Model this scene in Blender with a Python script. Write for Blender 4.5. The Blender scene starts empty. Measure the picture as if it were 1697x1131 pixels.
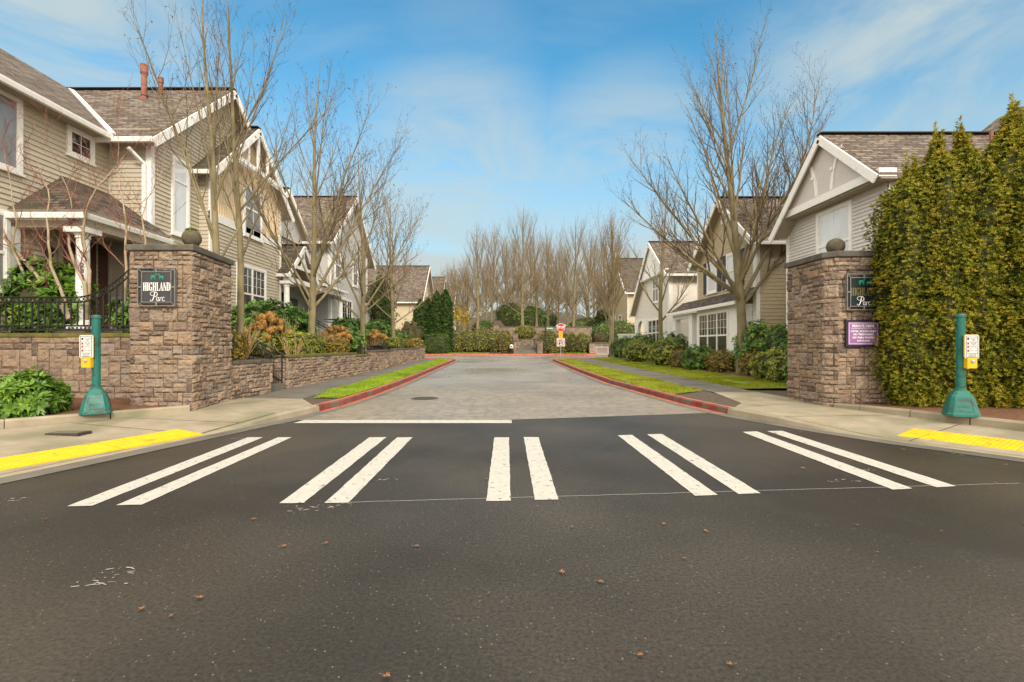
import bpy, math, random
import numpy as np
from mathutils import Vector, Matrix, noise

# ------------------------------------------------------------------ camera, sky, sun, exposure
SC = bpy.context.scene
COL = SC.collection
CAM_H = 1.5
cam = bpy.data.objects.new('camera', bpy.data.cameras.new('camera'))
COL.objects.link(cam)
cam.location = (0, 0, CAM_H)
cam.rotation_euler = (math.radians(90), 0, 0)
cam.data.sensor_width = 36.0
cam.data.lens = 800.0 / 1697.0 * 36.0
cam.data.shift_x = 16.5 / 1697.0
cam.data.shift_y = 7.5 / 1697.0
cam.data.clip_end = 3000.0
cam.data.clip_start = 0.05
SC.camera = cam

SUN_DIR = Vector((0.26, -0.82, 0.50)).normalized()          # towards the sun: behind the photographer
sun_el = math.asin(SUN_DIR.z)
sun_rot = math.atan2(SUN_DIR.x, SUN_DIR.y)
sun = bpy.data.objects.new('sun', bpy.data.lights.new('sun', 'SUN'))
COL.objects.link(sun)
sun.data.energy = 1.8
sun.data.angle = math.radians(13)
sun.data.color = (1.0, 0.91, 0.78)
sun.rotation_euler = (-SUN_DIR).to_track_quat('-Z', 'Y').to_euler()

world = bpy.data.worlds.new('World')
SC.world = world
world.use_nodes = True
def build_world():
    nt = world.node_tree
    nt.nodes.clear()
    N = lambda t: nt.nodes.new(t)
    L = nt.links.new
    out = N('ShaderNodeOutputWorld'); bg = N('ShaderNodeBackground')
    sky = N('ShaderNodeTexSky'); sky.sky_type = 'NISHITA'; sky.sun_disc = False
    sky.sun_elevation = sun_el; sky.sun_rotation = sun_rot
    sky.air_density = 1.0; sky.dust_density = 0.6; sky.ozone_density = 1.6
    bg.inputs['Strength'].default_value = 0.11
    tc = N('ShaderNodeTexCoord')
    sep = N('ShaderNodeSeparateXYZ'); L(tc.outputs['Generated'], sep.inputs[0])
    # project the direction on a flat cloud deck so that clouds thin out towards the zenith
    zc = N('ShaderNodeMath'); zc.operation = 'MAXIMUM'; zc.inputs[1].default_value = 0.0; L(sep.outputs['Z'], zc.inputs[0])
    za = N('ShaderNodeMath'); za.operation = 'ADD'; za.inputs[1].default_value = 0.16; L(zc.outputs[0], za.inputs[0])
    dx = N('ShaderNodeMath'); dx.operation = 'DIVIDE'; L(sep.outputs['X'], dx.inputs[0]); L(za.outputs[0], dx.inputs[1])
    dy = N('ShaderNodeMath'); dy.operation = 'DIVIDE'; L(sep.outputs['Y'], dy.inputs[0]); L(za.outputs[0], dy.inputs[1])
    cmb = N('ShaderNodeCombineXYZ'); L(dx.outputs[0], cmb.inputs[0]); L(dy.outputs[0], cmb.inputs[1])
    mp = N('ShaderNodeMapping'); mp.inputs['Location'].default_value = (7.3, 4.6, 0.0); mp.inputs['Scale'].default_value = (0.50, 0.95, 1.0)
    mp.inputs['Rotation'].default_value = (0, 0, math.radians(-14))
    L(cmb.outputs[0], mp.inputs['Vector'])
    n1 = N('ShaderNodeTexNoise'); n1.inputs['Scale'].default_value = 1.05; n1.inputs['Detail'].default_value = 8; n1.inputs['Roughness'].default_value = 0.56
    n1.inputs['Distortion'].default_value = 0.5
    L(mp.outputs[0], n1.inputs['Vector'])
    r1 = N('ShaderNodeMapRange'); r1.interpolation_type = 'SMOOTHSTEP'; r1.inputs['From Min'].default_value = 0.50; r1.inputs['From Max'].default_value = 0.80
    r1.inputs['To Max'].default_value = 0.62
    L(n1.outputs['Fac'], r1.inputs['Value'])
    # thin veil that thickens towards the horizon
    hz = N('ShaderNodeMapRange'); hz.interpolation_type = 'SMOOTHSTEP'; hz.inputs['From Min'].default_value = 0.52; hz.inputs['From Max'].default_value = 0.14
    hz.inputs['To Max'].default_value = 1.0
    L(sep.outputs['Z'], hz.inputs['Value'])
    nv = N('ShaderNodeMath'); nv.operation = 'MULTIPLY_ADD'; nv.inputs[1].default_value = 1.7; nv.inputs[2].default_value = 0.18
    L(n1.outputs['Fac'], nv.inputs[0])
    hm = N('ShaderNodeMath'); hm.operation = 'MULTIPLY'; hm.use_clamp = True; L(hz.outputs[0], hm.inputs[0]); L(nv.outputs[0], hm.inputs[1])
    mx = N('ShaderNodeMath'); mx.operation = 'MAXIMUM'; L(r1.outputs[0], mx.inputs[0]); L(hm.outputs[0], mx.inputs[1])
    # a few soft cloud banks
    nb = N('ShaderNodeTexNoise'); nb.inputs['Scale'].default_value = 2.6; nb.inputs['Detail'].default_value = 9; nb.inputs['Roughness'].default_value = 0.6; nb.inputs['Distortion'].default_value = 0.8
    mb_ = N('ShaderNodeMapping'); mb_.inputs['Scale'].default_value = (1.0, 1.0, 2.6); mb_.inputs['Rotation'].default_value = (0, math.radians(12), 0); L(tc.outputs['Generated'], mb_.inputs['Vector']); L(mb_.outputs[0], nb.inputs['Vector'])
    last = mx
    for d, r0, r1_, amt in (((1.05, 1, .50), .90, 1.0, 1.0), ((.78, 1, .44), .955, 1.0, .8), ((-.95, 1, .66), .955, 1.0, .9), ((-.80, 1, .52), .975, 1.0, .6), ((-.10, 1, .31), .955, .995, .8), ((.25, 1, .30), .96, .995, .7), ((-.08, 1, .60), .985, 1.0, .18)):
        v = Vector(d).normalized()
        dt = N('ShaderNodeVectorMath'); dt.operation = 'DOT_PRODUCT'; dt.inputs[1].default_value = v; L(tc.outputs['Generated'], dt.inputs[0])
        sm = N('ShaderNodeMapRange'); sm.interpolation_type = 'SMOOTHSTEP'; sm.inputs['From Min'].default_value = r0; sm.inputs['From Max'].default_value = r1_; sm.inputs['To Max'].default_value = amt; L(dt.outputs['Value'], sm.inputs['Value'])
        nn_ = N('ShaderNodeMapRange'); nn_.interpolation_type = 'SMOOTHSTEP'; nn_.inputs['From Min'].default_value = 0.24; nn_.inputs['From Max'].default_value = 0.66; L(nb.outputs['Fac'], nn_.inputs['Value'])
        mu = N('ShaderNodeMath'); mu.operation = 'MULTIPLY'; L(sm.outputs[0], mu.inputs[0]); L(nn_.outputs[0], mu.inputs[1])
        m2 = N('ShaderNodeMath'); m2.operation = 'MAXIMUM'; L(last.outputs[0], m2.inputs[0]); L(mu.outputs[0], m2.inputs[1]); last = m2
    mx = last
    # unseen cloud brightness overhead and behind the camera, added as fill light
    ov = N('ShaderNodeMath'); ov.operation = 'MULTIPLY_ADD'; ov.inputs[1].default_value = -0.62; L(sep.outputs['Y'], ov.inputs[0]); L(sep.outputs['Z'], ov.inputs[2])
    fill = N('ShaderNodeMapRange'); fill.interpolation_type = 'SMOOTHSTEP'; fill.inputs['From Min'].default_value = 0.12; fill.inputs['From Max'].default_value = 0.46; fill.inputs['To Max'].default_value = 0.95
    L(ov.outputs[0], fill.inputs['Value'])
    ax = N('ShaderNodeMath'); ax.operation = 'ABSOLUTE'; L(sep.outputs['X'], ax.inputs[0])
    sd = N('ShaderNodeMapRange'); sd.interpolation_type = 'SMOOTHSTEP'; sd.inputs['From Min'].default_value = 0.75; sd.inputs['From Max'].default_value = 0.93; sd.inputs['To Max'].default_value = 0.8  # added side fill beyond the frame edges, brightens the street-facing walls
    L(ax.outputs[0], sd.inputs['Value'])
    om = N('ShaderNodeMath'); om.operation = 'MAXIMUM'; L(fill.outputs[0], om.inputs[0]); L(sd.outputs[0], om.inputs[1]); fill = om
    tint = N('ShaderNodeMixRGB'); tint.blend_type = 'MULTIPLY'; tint.inputs[0].default_value = 1.0
    tint.inputs[2].default_value = (0.42, 1.0, 1.06, 1)
    L(sky.outputs[0], tint.inputs[1])
    mix = N('ShaderNodeMixRGB'); mix.inputs[2].default_value = (2.85, 3.32, 3.34, 1)
    L(mx.outputs[0], mix.inputs[0]); L(tint.outputs[0], mix.inputs[1])
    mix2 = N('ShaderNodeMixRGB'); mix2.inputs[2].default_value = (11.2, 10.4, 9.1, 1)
    L(fill.outputs[0], mix2.inputs[0]); L(mix.outputs[0], mix2.inputs[1]); mix = mix2
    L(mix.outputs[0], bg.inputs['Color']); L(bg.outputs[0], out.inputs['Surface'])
build_world()
SC.view_settings.view_transform = 'Standard'
SC.view_settings.look = 'None'
SC.view_settings.exposure = 0.90
SC.view_settings.gamma = 1.0

# ------------------------------------------------------------------ helpers
FPX, VX, VY = 800.0, 832.0, 573.0
def G(y):                                   # the street climbs gently away from the crossing
    return 0.012 * min(max(y - 10.0, 0.0), 50.0)
def P(px, py, y):                           # a pixel of the photograph at a known distance
    return Vector(((px - VX) / FPX * y, y, CAM_H - (py - VY) / FPX * y))
def PGr(px, py, dz=0.0):                    # the same on the ground
    y = 12.0
    for _ in range(40):
        y = (CAM_H - dz - G(y)) * FPX / (py - VY)
    return Vector(((px - VX) / FPX * y, y, G(y) + dz))
def lerp(a, b, t): return a + (b - a) * t
def sstep(a, b, x):
    t = min(max((x - a) / (b - a), 0.0), 1.0)
    return t * t * (3 - 2 * t)

ORG = {}
MATS = {}
def thing(name, label, cat, loc=(0, 0, 0), group=None):
    o = bpy.data.objects.new(name, None)
    COL.objects.link(o)
    o.location = loc
    o.empty_display_size = 0.2
    o['label'] = label; o['category'] = cat
    if group: o['group'] = group
    ORG[o.name] = Vector(loc)
    return o
def tag(o, label, cat, group=None, kind=None):
    o['label'] = label
    if cat: o['category'] = cat
    if group: o['group'] = group
    if kind: o['kind'] = kind
    return o
def finish(name, me, mats, parent=None, org=None):
    for m in mats: me.materials.append(MATS[m])
    o = bpy.data.objects.new(name, me)
    COL.objects.link(o)
    if parent is not None:
        o.parent = parent
        ORG[o.name] = ORG[parent.name]
    return o
def setstruct(o, label=None):
    o['kind'] = 'structure'
    if label: o['label'] = label
    return o
def copy_tree(o, parent=None):
    c = o.copy(); COL.objects.link(c)
    if parent is not None: c.parent = parent
    for ch in list(o.children): copy_tree(ch, c)
    return c

class MB:
    def __init__(s):
        s.v = []; s.f = []; s.m = []; s.t = []; s.uv = []
    def face(s, pts, m=0, t=0.5, uv=None):
        i = len(s.v)
        s.v.extend([tuple(p) for p in pts])
        s.f.append(tuple(range(i, i + len(pts)))); s.m.append(m); s.t.append(t); s.uv.append(uv)
    def grid(s, rows, m=0, t=0.5, closed=False, cap=False):
        i = len(s.v); n = len(rows[0])
        for r in rows: s.v.extend([tuple(p) for p in r])
        for a in range(len(rows) - 1):
            for b in range(n if closed else n - 1):
                b2 = (b + 1) % n
                s.f.append((i + a * n + b, i + a * n + b2, i + (a + 1) * n + b2, i + (a + 1) * n + b)); s.m.append(m); s.t.append(t); s.uv.append(None)
        if cap:
            s.f.append(tuple(i + (len(rows) - 1) * n + b for b in range(n))); s.m.append(m); s.t.append(t); s.uv.append(None)
            s.f.append(tuple(i + b for b in reversed(range(n)))); s.m.append(m); s.t.append(t); s.uv.append(None)
    def prism(s, a, b, m=0, t=0.5, mb=None):          # a: outline, b: matching outline
        n = len(a); i = len(s.v)
        s.v.extend([tuple(p) for p in a]); s.v.extend([tuple(p) for p in b])
        s.f.append(tuple(range(i, i + n))); s.f.append(tuple(range(i + 2 * n - 1, i + n - 1, -1)))
        s.m += [m, m if mb is None else mb]; s.t += [t, t]; s.uv += [None, None]
        for k in range(n):
            k2 = (k + 1) % n
            s.f.append((i + k2, i + k, i + n + k, i + n + k2)); s.m.append(m if mb is None else mb); s.t.append(t); s.uv.append(None)
    def box(s, a, b, m=0, t=0.5):
        x0, y0, z0 = a; x1, y1, z1 = b
        s.prism([(x0, y0, z1), (x1, y0, z1), (x1, y1, z1), (x0, y1, z1)], [(x0, y0, z0), (x1, y0, z0), (x1, y1, z0), (x0, y1, z0)], m, t)
    def obox(s, o, u, n, s0, s1, z0, z1, d0, d1, m=0, t=0.5):
        o = Vector(o); u = Vector(u); n = Vector(n); k = Vector((0, 0, 1))
        q = lambda a, z, d: o + u * a + k * z + n * d
        s.prism([q(s0, z0, d1), q(s1, z0, d1), q(s1, z1, d1), q(s0, z1, d1)], [q(s0, z0, d0), q(s1, z0, d0), q(s1, z1, d0), q(s0, z1, d0)], m, t)
    def beam(s, p0, p1, w, h, up=(0, 0, 1), m=0, t=0.5):   # w across, h along up
        p0 = Vector(p0); p1 = Vector(p1); d = (p1 - p0).normalized(); up = Vector(up)
        a = d.cross(up).normalized() * (w / 2); b = a.cross(d).normalized() * (h / 2)
        s.prism([p0 + a + b, p0 - a + b, p0 - a - b, p0 + a - b], [p1 + a + b, p1 - a + b, p1 - a - b, p1 + a - b], m, t)
    def tube(s, pts, rads, n=6, m=0, t=0.5, cap=False):
        rows = []; last = None
        pts = [Vector(p) for p in pts]
        for i, p in enumerate(pts):
            d = (pts[min(i + 1, len(pts) - 1)] - pts[max(i - 1, 0)])
            if d.length < 1e-9: d = Vector((0, 0, 1))
            d.normalize()
            if last is None:
                a = d.cross(Vector((0.31, 0.87, 0.13)) if abs(d.z) > 0.7 else Vector((0, 0, 1))).normalized()
            else:
                a = (last - d * last.dot(d)).normalized()
            last = a; b = d.cross(a)
            r = rads[i]
            rows.append([p + (a * math.cos(2 * math.pi * k / n) + b * math.sin(2 * math.pi * k / n)) * r for k in range(n)])
        s.grid(rows, m, t, closed=True, cap=cap)
    def lathe(s, c, prof, n=20, m=0, t=0.5, cap=True):
        c = Vector(c)
        rows = [[c + Vector((r * math.cos(2 * math.pi * k / n), r * math.sin(2 * math.pi * k / n), z)) for k in range(n)] for r, z in prof]
        s.grid(rows, m, t, closed=True, cap=cap)
    def ring(s, c, u, w, R, r, n=10, k=4, m=0):
        c = Vector(c); u = Vector(u); w = Vector(w); nn = u.cross(w)
        rows = []
        for a in range(n + 1):
            d = u * math.cos(2 * math.pi * a / n) + w * math.sin(2 * math.pi * a / n)
            rows.append([c + d * (R + r * math.cos(2 * math.pi * b / k + .78)) + nn * (r * math.sin(2 * math.pi * b / k + .78)) for b in range(k)])
        s.grid(rows, m, 0.5, closed=True)
    def slab(s, pts, th, m=0, mu=1):                      # a roof plane; pts[0]->pts[1] runs along the eave
        pts = [Vector(p) for p in pts]
        nn = (pts[1] - pts[0]).cross(pts[2] - pts[0]).normalized()
        if nn.z < 0: nn = -nn
        u = (pts[1] - pts[0]).normalized(); v = nn.cross(u)
        if v.z < 0: v = -v
        uv = [((p - pts[0]).dot(u) + pts[0].dot(u), (p - pts[0]).dot(v)) for p in pts]
        s.face(pts, m, 0.5, uv)
        low = [p - nn * th for p in pts]
        s.face(list(reversed(low)), mu)
        n = len(pts)
        for k in range(n):
            k2 = (k + 1) % n
            s.face([pts[k2], pts[k], low[k], low[k2]], mu)
    def build(s, name, mats, parent=None, smooth=False):
        me = bpy.data.meshes.new(name)
        off = ORG[parent.name] if parent is not None else Vector((0, 0, 0))
        vv = np.array(s.v, dtype=np.float64).reshape(-1, 3) - np.array(off)
        me.from_pydata(vv.tolist(), [], s.f)
        me.polygons.foreach_set('material_index', s.m)
        me.attributes.new('tint', 'FLOAT', 'FACE').data.foreach_set('value', s.t)
        if any(u is not None for u in s.uv):
            lay = me.uv_layers.new(name='UVMap'); k = 0; arr = []
            for f, u in zip(s.f, s.uv):
                for j in range(len(f)): arr.extend(u[j] if u is not None else (0.0, 0.0))
            lay.data.foreach_set('uv', arr)
        if smooth: me.polygons.foreach_set('use_smooth', [True] * len(s.f))
        me.update()
        if isinstance(mats, str): mats = [mats]
        return finish(name, me, mats, parent)

def np_mesh(name, V, Q, T, mats, parent=None, M=None, smooth=False):
    me = bpy.data.meshes.new(name)
    V = np.asarray(V, dtype=np.float32)
    if parent is not None: V = V - np.array(ORG[parent.name], dtype=np.float32)
    Q = np.asarray(Q, dtype=np.int32); k = Q.shape[1]
    me.vertices.add(len(V)); me.vertices.foreach_set('co', V.ravel())
    me.loops.add(Q.size); me.loops.foreach_set('vertex_index', Q.ravel())
    me.polygons.add(len(Q)); me.polygons.foreach_set('loop_start', np.arange(0, Q.size, k, dtype=np.int32))
    me.attributes.new('tint', 'FLOAT', 'FACE').data.foreach_set('value', np.asarray(T, dtype=np.float32))
    if M is not None: me.polygons.foreach_set('material_index', np.asarray(M, dtype=np.int32))
    if smooth: me.polygons.foreach_set('use_smooth', np.ones(len(Q), dtype=bool))
    me.update(calc_edges=True); me.validate()
    if isinstance(mats, str): mats = [mats]
    return finish(name, me, mats, parent)

# ------------------------------------------------------------------ materials
def C4(c): return (c[0], c[1], c[2], 1.0)
def pmat(name, cols, rough=0.7, scale=4.0, detail=5.0, var=1.0, bump=0.0, bscale=40.0, tint=False, spec=0.35, metal=0.0,
         stretch=(1, 1, 1), rough2=None, rscale=0.6, big=None, bigscale=0.5, bigrange=(0.45, 0.7), trans=0.0):
    m = bpy.data.materials.new(name); m.use_nodes = True; MATS[name] = m
    nt = m.node_tree; N = nt.nodes.new; L = nt.links.new
    b = nt.nodes['Principled BSDF']
    b.inputs['Roughness'].default_value = rough; b.inputs['Metallic'].default_value = metal
    b.inputs['Specular IOR Level'].default_value = spec
    tc = N('ShaderNodeTexCoord'); mp = N('ShaderNodeMapping'); mp.inputs['Scale'].default_value = stretch
    L(tc.outputs['Object'], mp.inputs['Vector'])
    ramp = N('ShaderNodeValToRGB'); els = ramp.color_ramp.elements
    n = len(cols)
    if n == 1: cols = [cols[0], cols[0]]; n = 2
    while len(els) < n: els.new(0.5)
    for i, c in enumerate(cols): els[i].position = i / (n - 1); els[i].color = C4(c)
    no = N('ShaderNodeTexNoise'); no.inputs['Scale'].default_value = scale; no.inputs['Detail'].default_value = detail; no.inputs['Roughness'].default_value = 0.6
    L(mp.outputs[0], no.inputs['Vector'])
    mr = N('ShaderNodeMapRange'); mr.inputs['From Min'].default_value = 0.5 - 0.22 / max(var, .01); mr.inputs['From Max'].default_value = 0.5 + 0.22 / max(var, .01)
    L(no.outputs['Fac'], mr.inputs['Value'])
    fac = mr.outputs[0]
    if tint:
        at = N('ShaderNodeAttribute'); at.attribute_name = 'tint'
        mm = N('ShaderNodeMath'); mm.operation = 'MULTIPLY_ADD'; mm.inputs[1].default_value = 0.30; L(fac, mm.inputs[0])
        ma = N('ShaderNodeMath'); ma.operation = 'MULTIPLY_ADD'; ma.inputs[1].default_value = 1.0; ma.inputs[2].default_value = -0.15
        L(at.outputs['Fac'], ma.inputs[0]); L(ma.outputs[0], mm.inputs[2]); fac = mm.outputs[0]
    L(fac, ramp.inputs[0])
    col = ramp.outputs[0]
    if big is not None:
        nb = N('ShaderNodeTexNoise'); nb.inputs['Scale'].default_value = bigscale; nb.inputs['Detail'].default_value = 4; L(tc.outputs['Object'], nb.inputs['Vector'])
        rb = N('ShaderNodeMapRange'); rb.interpolation_type = 'SMOOTHSTEP'; rb.inputs['From Min'].default_value = bigrange[0]; rb.inputs['From Max'].default_value = bigrange[1]; L(nb.outputs['Fac'], rb.inputs['Value'])
        mx = N('ShaderNodeMixRGB'); mx.inputs[2].default_value = C4(big); L(rb.outputs[0], mx.inputs[0]); L(col, mx.inputs[1]); col = mx.outputs[0]
    L(col, b.inputs['Base Color'])
    if rough2 is not None:
        nr = N('ShaderNodeTexNoise'); nr.inputs['Scale'].default_value = rscale; nr.inputs['Detail'].default_value = 4; L(tc.outputs['Object'], nr.inputs['Vector'])
        rr = N('ShaderNodeMapRange'); rr.inputs['From Min'].default_value = 0.35; rr.inputs['From Max'].default_value = 0.65
        rr.inputs['To Min'].default_value = rough; rr.inputs['To Max'].default_value = rough2; L(nr.outputs['Fac'], rr.inputs['Value']); L(rr.outputs[0], b.inputs['Roughness'])
    if bump:
        nb = N('ShaderNodeTexNoise'); nb.inputs['Scale'].default_value = bscale; nb.inputs['Detail'].default_value = 6; L(mp.outputs[0], nb.inputs['Vector'])
        bp = N('ShaderNodeBump'); bp.inputs['Strength'].default_value = bump; bp.inputs['Distance'].default_value = 0.02; L(nb.outputs['Fac'], bp.inputs['Height']); L(bp.outputs[0], b.inputs['Normal'])
    if trans:
        tr = N('ShaderNodeBsdfTranslucent'); L(col, tr.inputs['Color']); ms = N('ShaderNodeMixShader'); ms.inputs[0].default_value = trans
        L(b.outputs[0], ms.inputs[1]); L(tr.outputs[0], ms.inputs[2]); L(ms.outputs[0], nt.nodes['Material Output'].inputs['Surface'])
    return m

def asphalt(name, dark, light, speck, rough, rough2, wet, spec=0.5, stain=None):
    m = bpy.data.materials.new(name); m.use_nodes = True; MATS[name] = m
    nt = m.node_tree; N = nt.nodes.new; L = nt.links.new; b = nt.nodes['Principled BSDF']
    tc = N('ShaderNodeTexCoord')
    big = N('ShaderNodeTexNoise'); big.inputs['Scale'].default_value = 0.33; big.inputs['Detail'].default_value = 5; L(tc.outputs['Object'], big.inputs['Vector'])
    fine = N('ShaderNodeTexNoise'); fine.inputs['Scale'].default_value = 42; fine.inputs['Detail'].default_value = 6; fine.inputs['Roughness'].default_value = .75; L(tc.outputs['Object'], fine.inputs['Vector'])
    r = N('ShaderNodeValToRGB'); r.color_ramp.elements[0].position = .38; r.color_ramp.elements[1].position = .62
    r.color_ramp.elements[0].color = C4(dark); r.color_ramp.elements[1].color = C4(light); L(big.outputs['Fac'], r.inputs[0])
    fr = N('ShaderNodeMapRange'); fr.inputs['From Min'].default_value = .3; fr.inputs['From Max'].default_value = .7; fr.inputs['To Min'].default_value = .18; fr.inputs['To Max'].default_value = 1.82; L(fine.outputs['Fac'], fr.inputs['Value'])
    mu = N('ShaderNodeMixRGB'); mu.blend_type = 'MULTIPLY'; mu.inputs[0].default_value = 1; L(r.outputs[0], mu.inputs[1]); L(fr.outputs[0], mu.inputs[2])
    vo = N('ShaderNodeTexVoronoi'); vo.inputs['Scale'].default_value = 38; L(tc.outputs['Object'], vo.inputs['Vector'])
    sp = N('ShaderNodeMapRange'); sp.inputs['From Min'].default_value = .24; sp.inputs['From Max'].default_value = .10; L(vo.outputs['Distance'], sp.inputs['Value'])
    sx = N('ShaderNodeSeparateColor'); L(vo.outputs['Color'], sx.inputs[0])
    gt = N('ShaderNodeMath'); gt.operation = 'GREATER_THAN'; gt.inputs[1].default_value = .90; L(sx.outputs[0], gt.inputs[0])
    sm = N('ShaderNodeMath'); sm.operation = 'MULTIPLY'; L(sp.outputs[0], sm.inputs[0]); L(gt.outputs[0], sm.inputs[1])
    mx = N('ShaderNodeMixRGB'); mx.inputs[2].default_value = C4(speck); L(sm.outputs[0], mx.inputs[0]); L(mu.outputs[0], mx.inputs[1])
    if stain is not None:                                        # an old damp oil stain with its own outline
        sm_ = N('ShaderNodeMapping'); sm_.vector_type = 'TEXTURE'; sm_.inputs['Location'].default_value = (stain[0], stain[1], 0); sm_.inputs['Rotation'].default_value = (0, 0, stain[4]); sm_.inputs['Scale'].default_value = (stain[2], stain[3], 1)
        L(tc.outputs['Object'], sm_.inputs['Vector'])
        ln = N('ShaderNodeVectorMath'); ln.operation = 'LENGTH'; L(sm_.outputs[0], ln.inputs[0])
        nz = N('ShaderNodeTexNoise'); nz.inputs['Scale'].default_value = 1.6; nz.inputs['Detail'].default_value = 6; L(tc.outputs['Object'], nz.inputs['Vector'])
        ad = N('ShaderNodeMath'); ad.operation = 'MULTIPLY_ADD'; ad.inputs[1].default_value = 1.1; L(nz.outputs['Fac'], ad.inputs[0]); L(ln.outputs['Value'], ad.inputs[2])
        sr = N('ShaderNodeMapRange'); sr.interpolation_type = 'SMOOTHSTEP'; sr.inputs['From Min'].default_value = 1.45; sr.inputs['From Max'].default_value = .75; sr.inputs['To Max'].default_value = .72; L(ad.outputs[0], sr.inputs['Value'])
        mz = N('ShaderNodeMixRGB'); mz.inputs[2].default_value = (.016, .011, .006, 1); L(sr.outputs[0], mz.inputs[0]); L(mx.outputs[0], mz.inputs[1]); mx = mz
    L(mx.outputs[0], b.inputs['Base Color'])
    w = N('ShaderNodeTexNoise'); w.inputs['Scale'].default_value = wet; w.inputs['Detail'].default_value = 5; w.inputs['Distortion'].default_value = .6; L(tc.outputs['Object'], w.inputs['Vector'])
    wr = N('ShaderNodeMapRange'); wr.interpolation_type = 'SMOOTHSTEP'; wr.inputs['From Min'].default_value = .36; wr.inputs['From Max'].default_value = .64; wr.inputs['To Min'].default_value = rough; wr.inputs['To Max'].default_value = rough2
    L(w.outputs['Fac'], wr.inputs['Value']); L(wr.outputs[0], b.inputs['Roughness'])
    b.inputs['Specular IOR Level'].default_value = spec
    bp = N('ShaderNodeBump'); bp.inputs['Strength'].default_value = .55; bp.inputs['Distance'].default_value = .012; L(fine.outputs['Fac'], bp.inputs['Height']); L(bp.outputs[0], b.inputs['Normal'])
def tiles(name, c1, c2, mortar, w, h, msize, rough, bump, uvmode, spec=0.3, offset=0.5, wear=None, wscale=0.6):
    m = bpy.data.materials.new(name); m.use_nodes = True; MATS[name] = m
    nt = m.node_tree; N = nt.nodes.new; L = nt.links.new; b = nt.nodes['Principled BSDF']
    b.inputs['Roughness'].default_value = rough; b.inputs['Specular IOR Level'].default_value = spec
    tc = N('ShaderNodeTexCoord'); src = tc.outputs['UV' if uvmode else 'Object']
    br = N('ShaderNodeTexBrick'); br.offset = offset; br.inputs['Scale'].default_value = 1.0
    br.inputs['Brick Width'].default_value = w; br.inputs['Row Height'].default_value = h; br.inputs['Mortar Size'].default_value = msize
    br.inputs['Mortar Smooth'].default_value = .1; br.inputs['Bias'].default_value = 0.0
    br.inputs['Color1'].default_value = C4(c1); br.inputs['Color2'].default_value = C4(c2); br.inputs['Mortar'].default_value = C4(mortar)
    L(src, br.inputs['Vector'])
    no = N('ShaderNodeTexNoise'); no.inputs['Scale'].default_value = 5; no.inputs['Detail'].default_value = 6; L(src, no.inputs['Vector'])
    fr = N('ShaderNodeMapRange'); fr.inputs['From Min'].default_value = .3; fr.inputs['From Max'].default_value = .7; fr.inputs['To Min'].default_value = .72; fr.inputs['To Max'].default_value = 1.28; L(no.outputs['Fac'], fr.inputs['Value'])
    mu = N('ShaderNodeMixRGB'); mu.blend_type = 'MULTIPLY'; mu.inputs[0].default_value = 1; L(br.outputs['Color'], mu.inputs[1]); L(fr.outputs[0], mu.inputs[2])
    col = mu.outputs[0]
    if wear is not None:
        nb = N('ShaderNodeTexNoise'); nb.inputs['Scale'].default_value = wscale; nb.inputs['Detail'].default_value = 5; L(tc.outputs['Object'], nb.inputs['Vector'])
        rb = N('ShaderNodeMapRange'); rb.interpolation_type = 'SMOOTHSTEP'; rb.inputs['From Min'].default_value = .48; rb.inputs['From Max'].default_value = .68; rb.inputs['To Max'].default_value = .75; L(nb.outputs['Fac'], rb.inputs['Value'])
        mx = N('ShaderNodeMixRGB'); mx.inputs[2].default_value = C4(wear); L(rb.outputs[0], mx.inputs[0]); L(col, mx.inputs[1]); col = mx.outputs[0]
    L(col, b.inputs['Base Color'])
    if bump:
        ad = N('ShaderNodeMath'); ad.operation = 'MULTIPLY_ADD'; ad.inputs[1].default_value = -1.0; L(br.outputs['Fac'], ad.inputs[0]); L(no.outputs['Fac'], ad.inputs[2])
        bp = N('ShaderNodeBump'); bp.inputs['Strength'].default_value = bump; bp.inputs['Distance'].default_value = .015; L(ad.outputs[0], bp.inputs['Height']); L(bp.outputs[0], b.inputs['Normal'])

asphalt('asphalt_new', (.0175, .0138, .0092), (.047, .0385, .0275), (.19, .165, .13), .40, .70, .22, .42, (3.35, 3.95, 1.6, .42, math.radians(-46)))
asphalt('asphalt_old', (.190, .175, .148), (.262, .243, .208), (.33, .31, .27), .24, .46, .22, .6)
tiles('stamped_concrete', (.220, .186, .140), (.250, .214, .165), (.165, .138, .103), .72, .46, .010, .38, .25, False, .45, .5, (.165, .143, .112), .4)
tiles('shingles', (.080, .060, .047), (.215, .172, .134), (.036, .027, .021), .34, .145, .016, .85, .9, True, .2, .37)
tiles('shingles_dark', (.058, .044, .035), (.160, .128, .100), (.028, .022, .018), .34, .145, .016, .85, .9, True, .2, .37, (.085, .08, .05), .5)
pmat('paint_white', [(.74, .72, .68), (.84, .82, .78)], .55, 9, bump=.15, bscale=60, big=(.66, .62, .55), bigscale=2.2, bigrange=(.62, .80))
pmat('road_white', [(.40, .385, .335), (.50, .485, .43)], .6, 9, 8, var=.7, bump=.4, bscale=90, big=(.17, .15, .125), bigscale=16.0, bigrange=(.60, .70))
pmat('road_worn', [(.30, .28, .25), (.5, .48, .44)], .7, 30, 6)
pmat('concrete', [(.25, .208, .140), (.35, .297, .212)], .75, 3.0, 8, bump=.25, bscale=70, big=(.20, .182, .112), bigscale=.9, bigrange=(.45, .7))
pmat('concrete_grey', [(.115, .102, .082), (.165, .150, .124)], .6, 2.5, 8, bump=.25, bscale=70, big=(.085, .080, .060), bigscale=.8, bigrange=(.48, .72))
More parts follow.
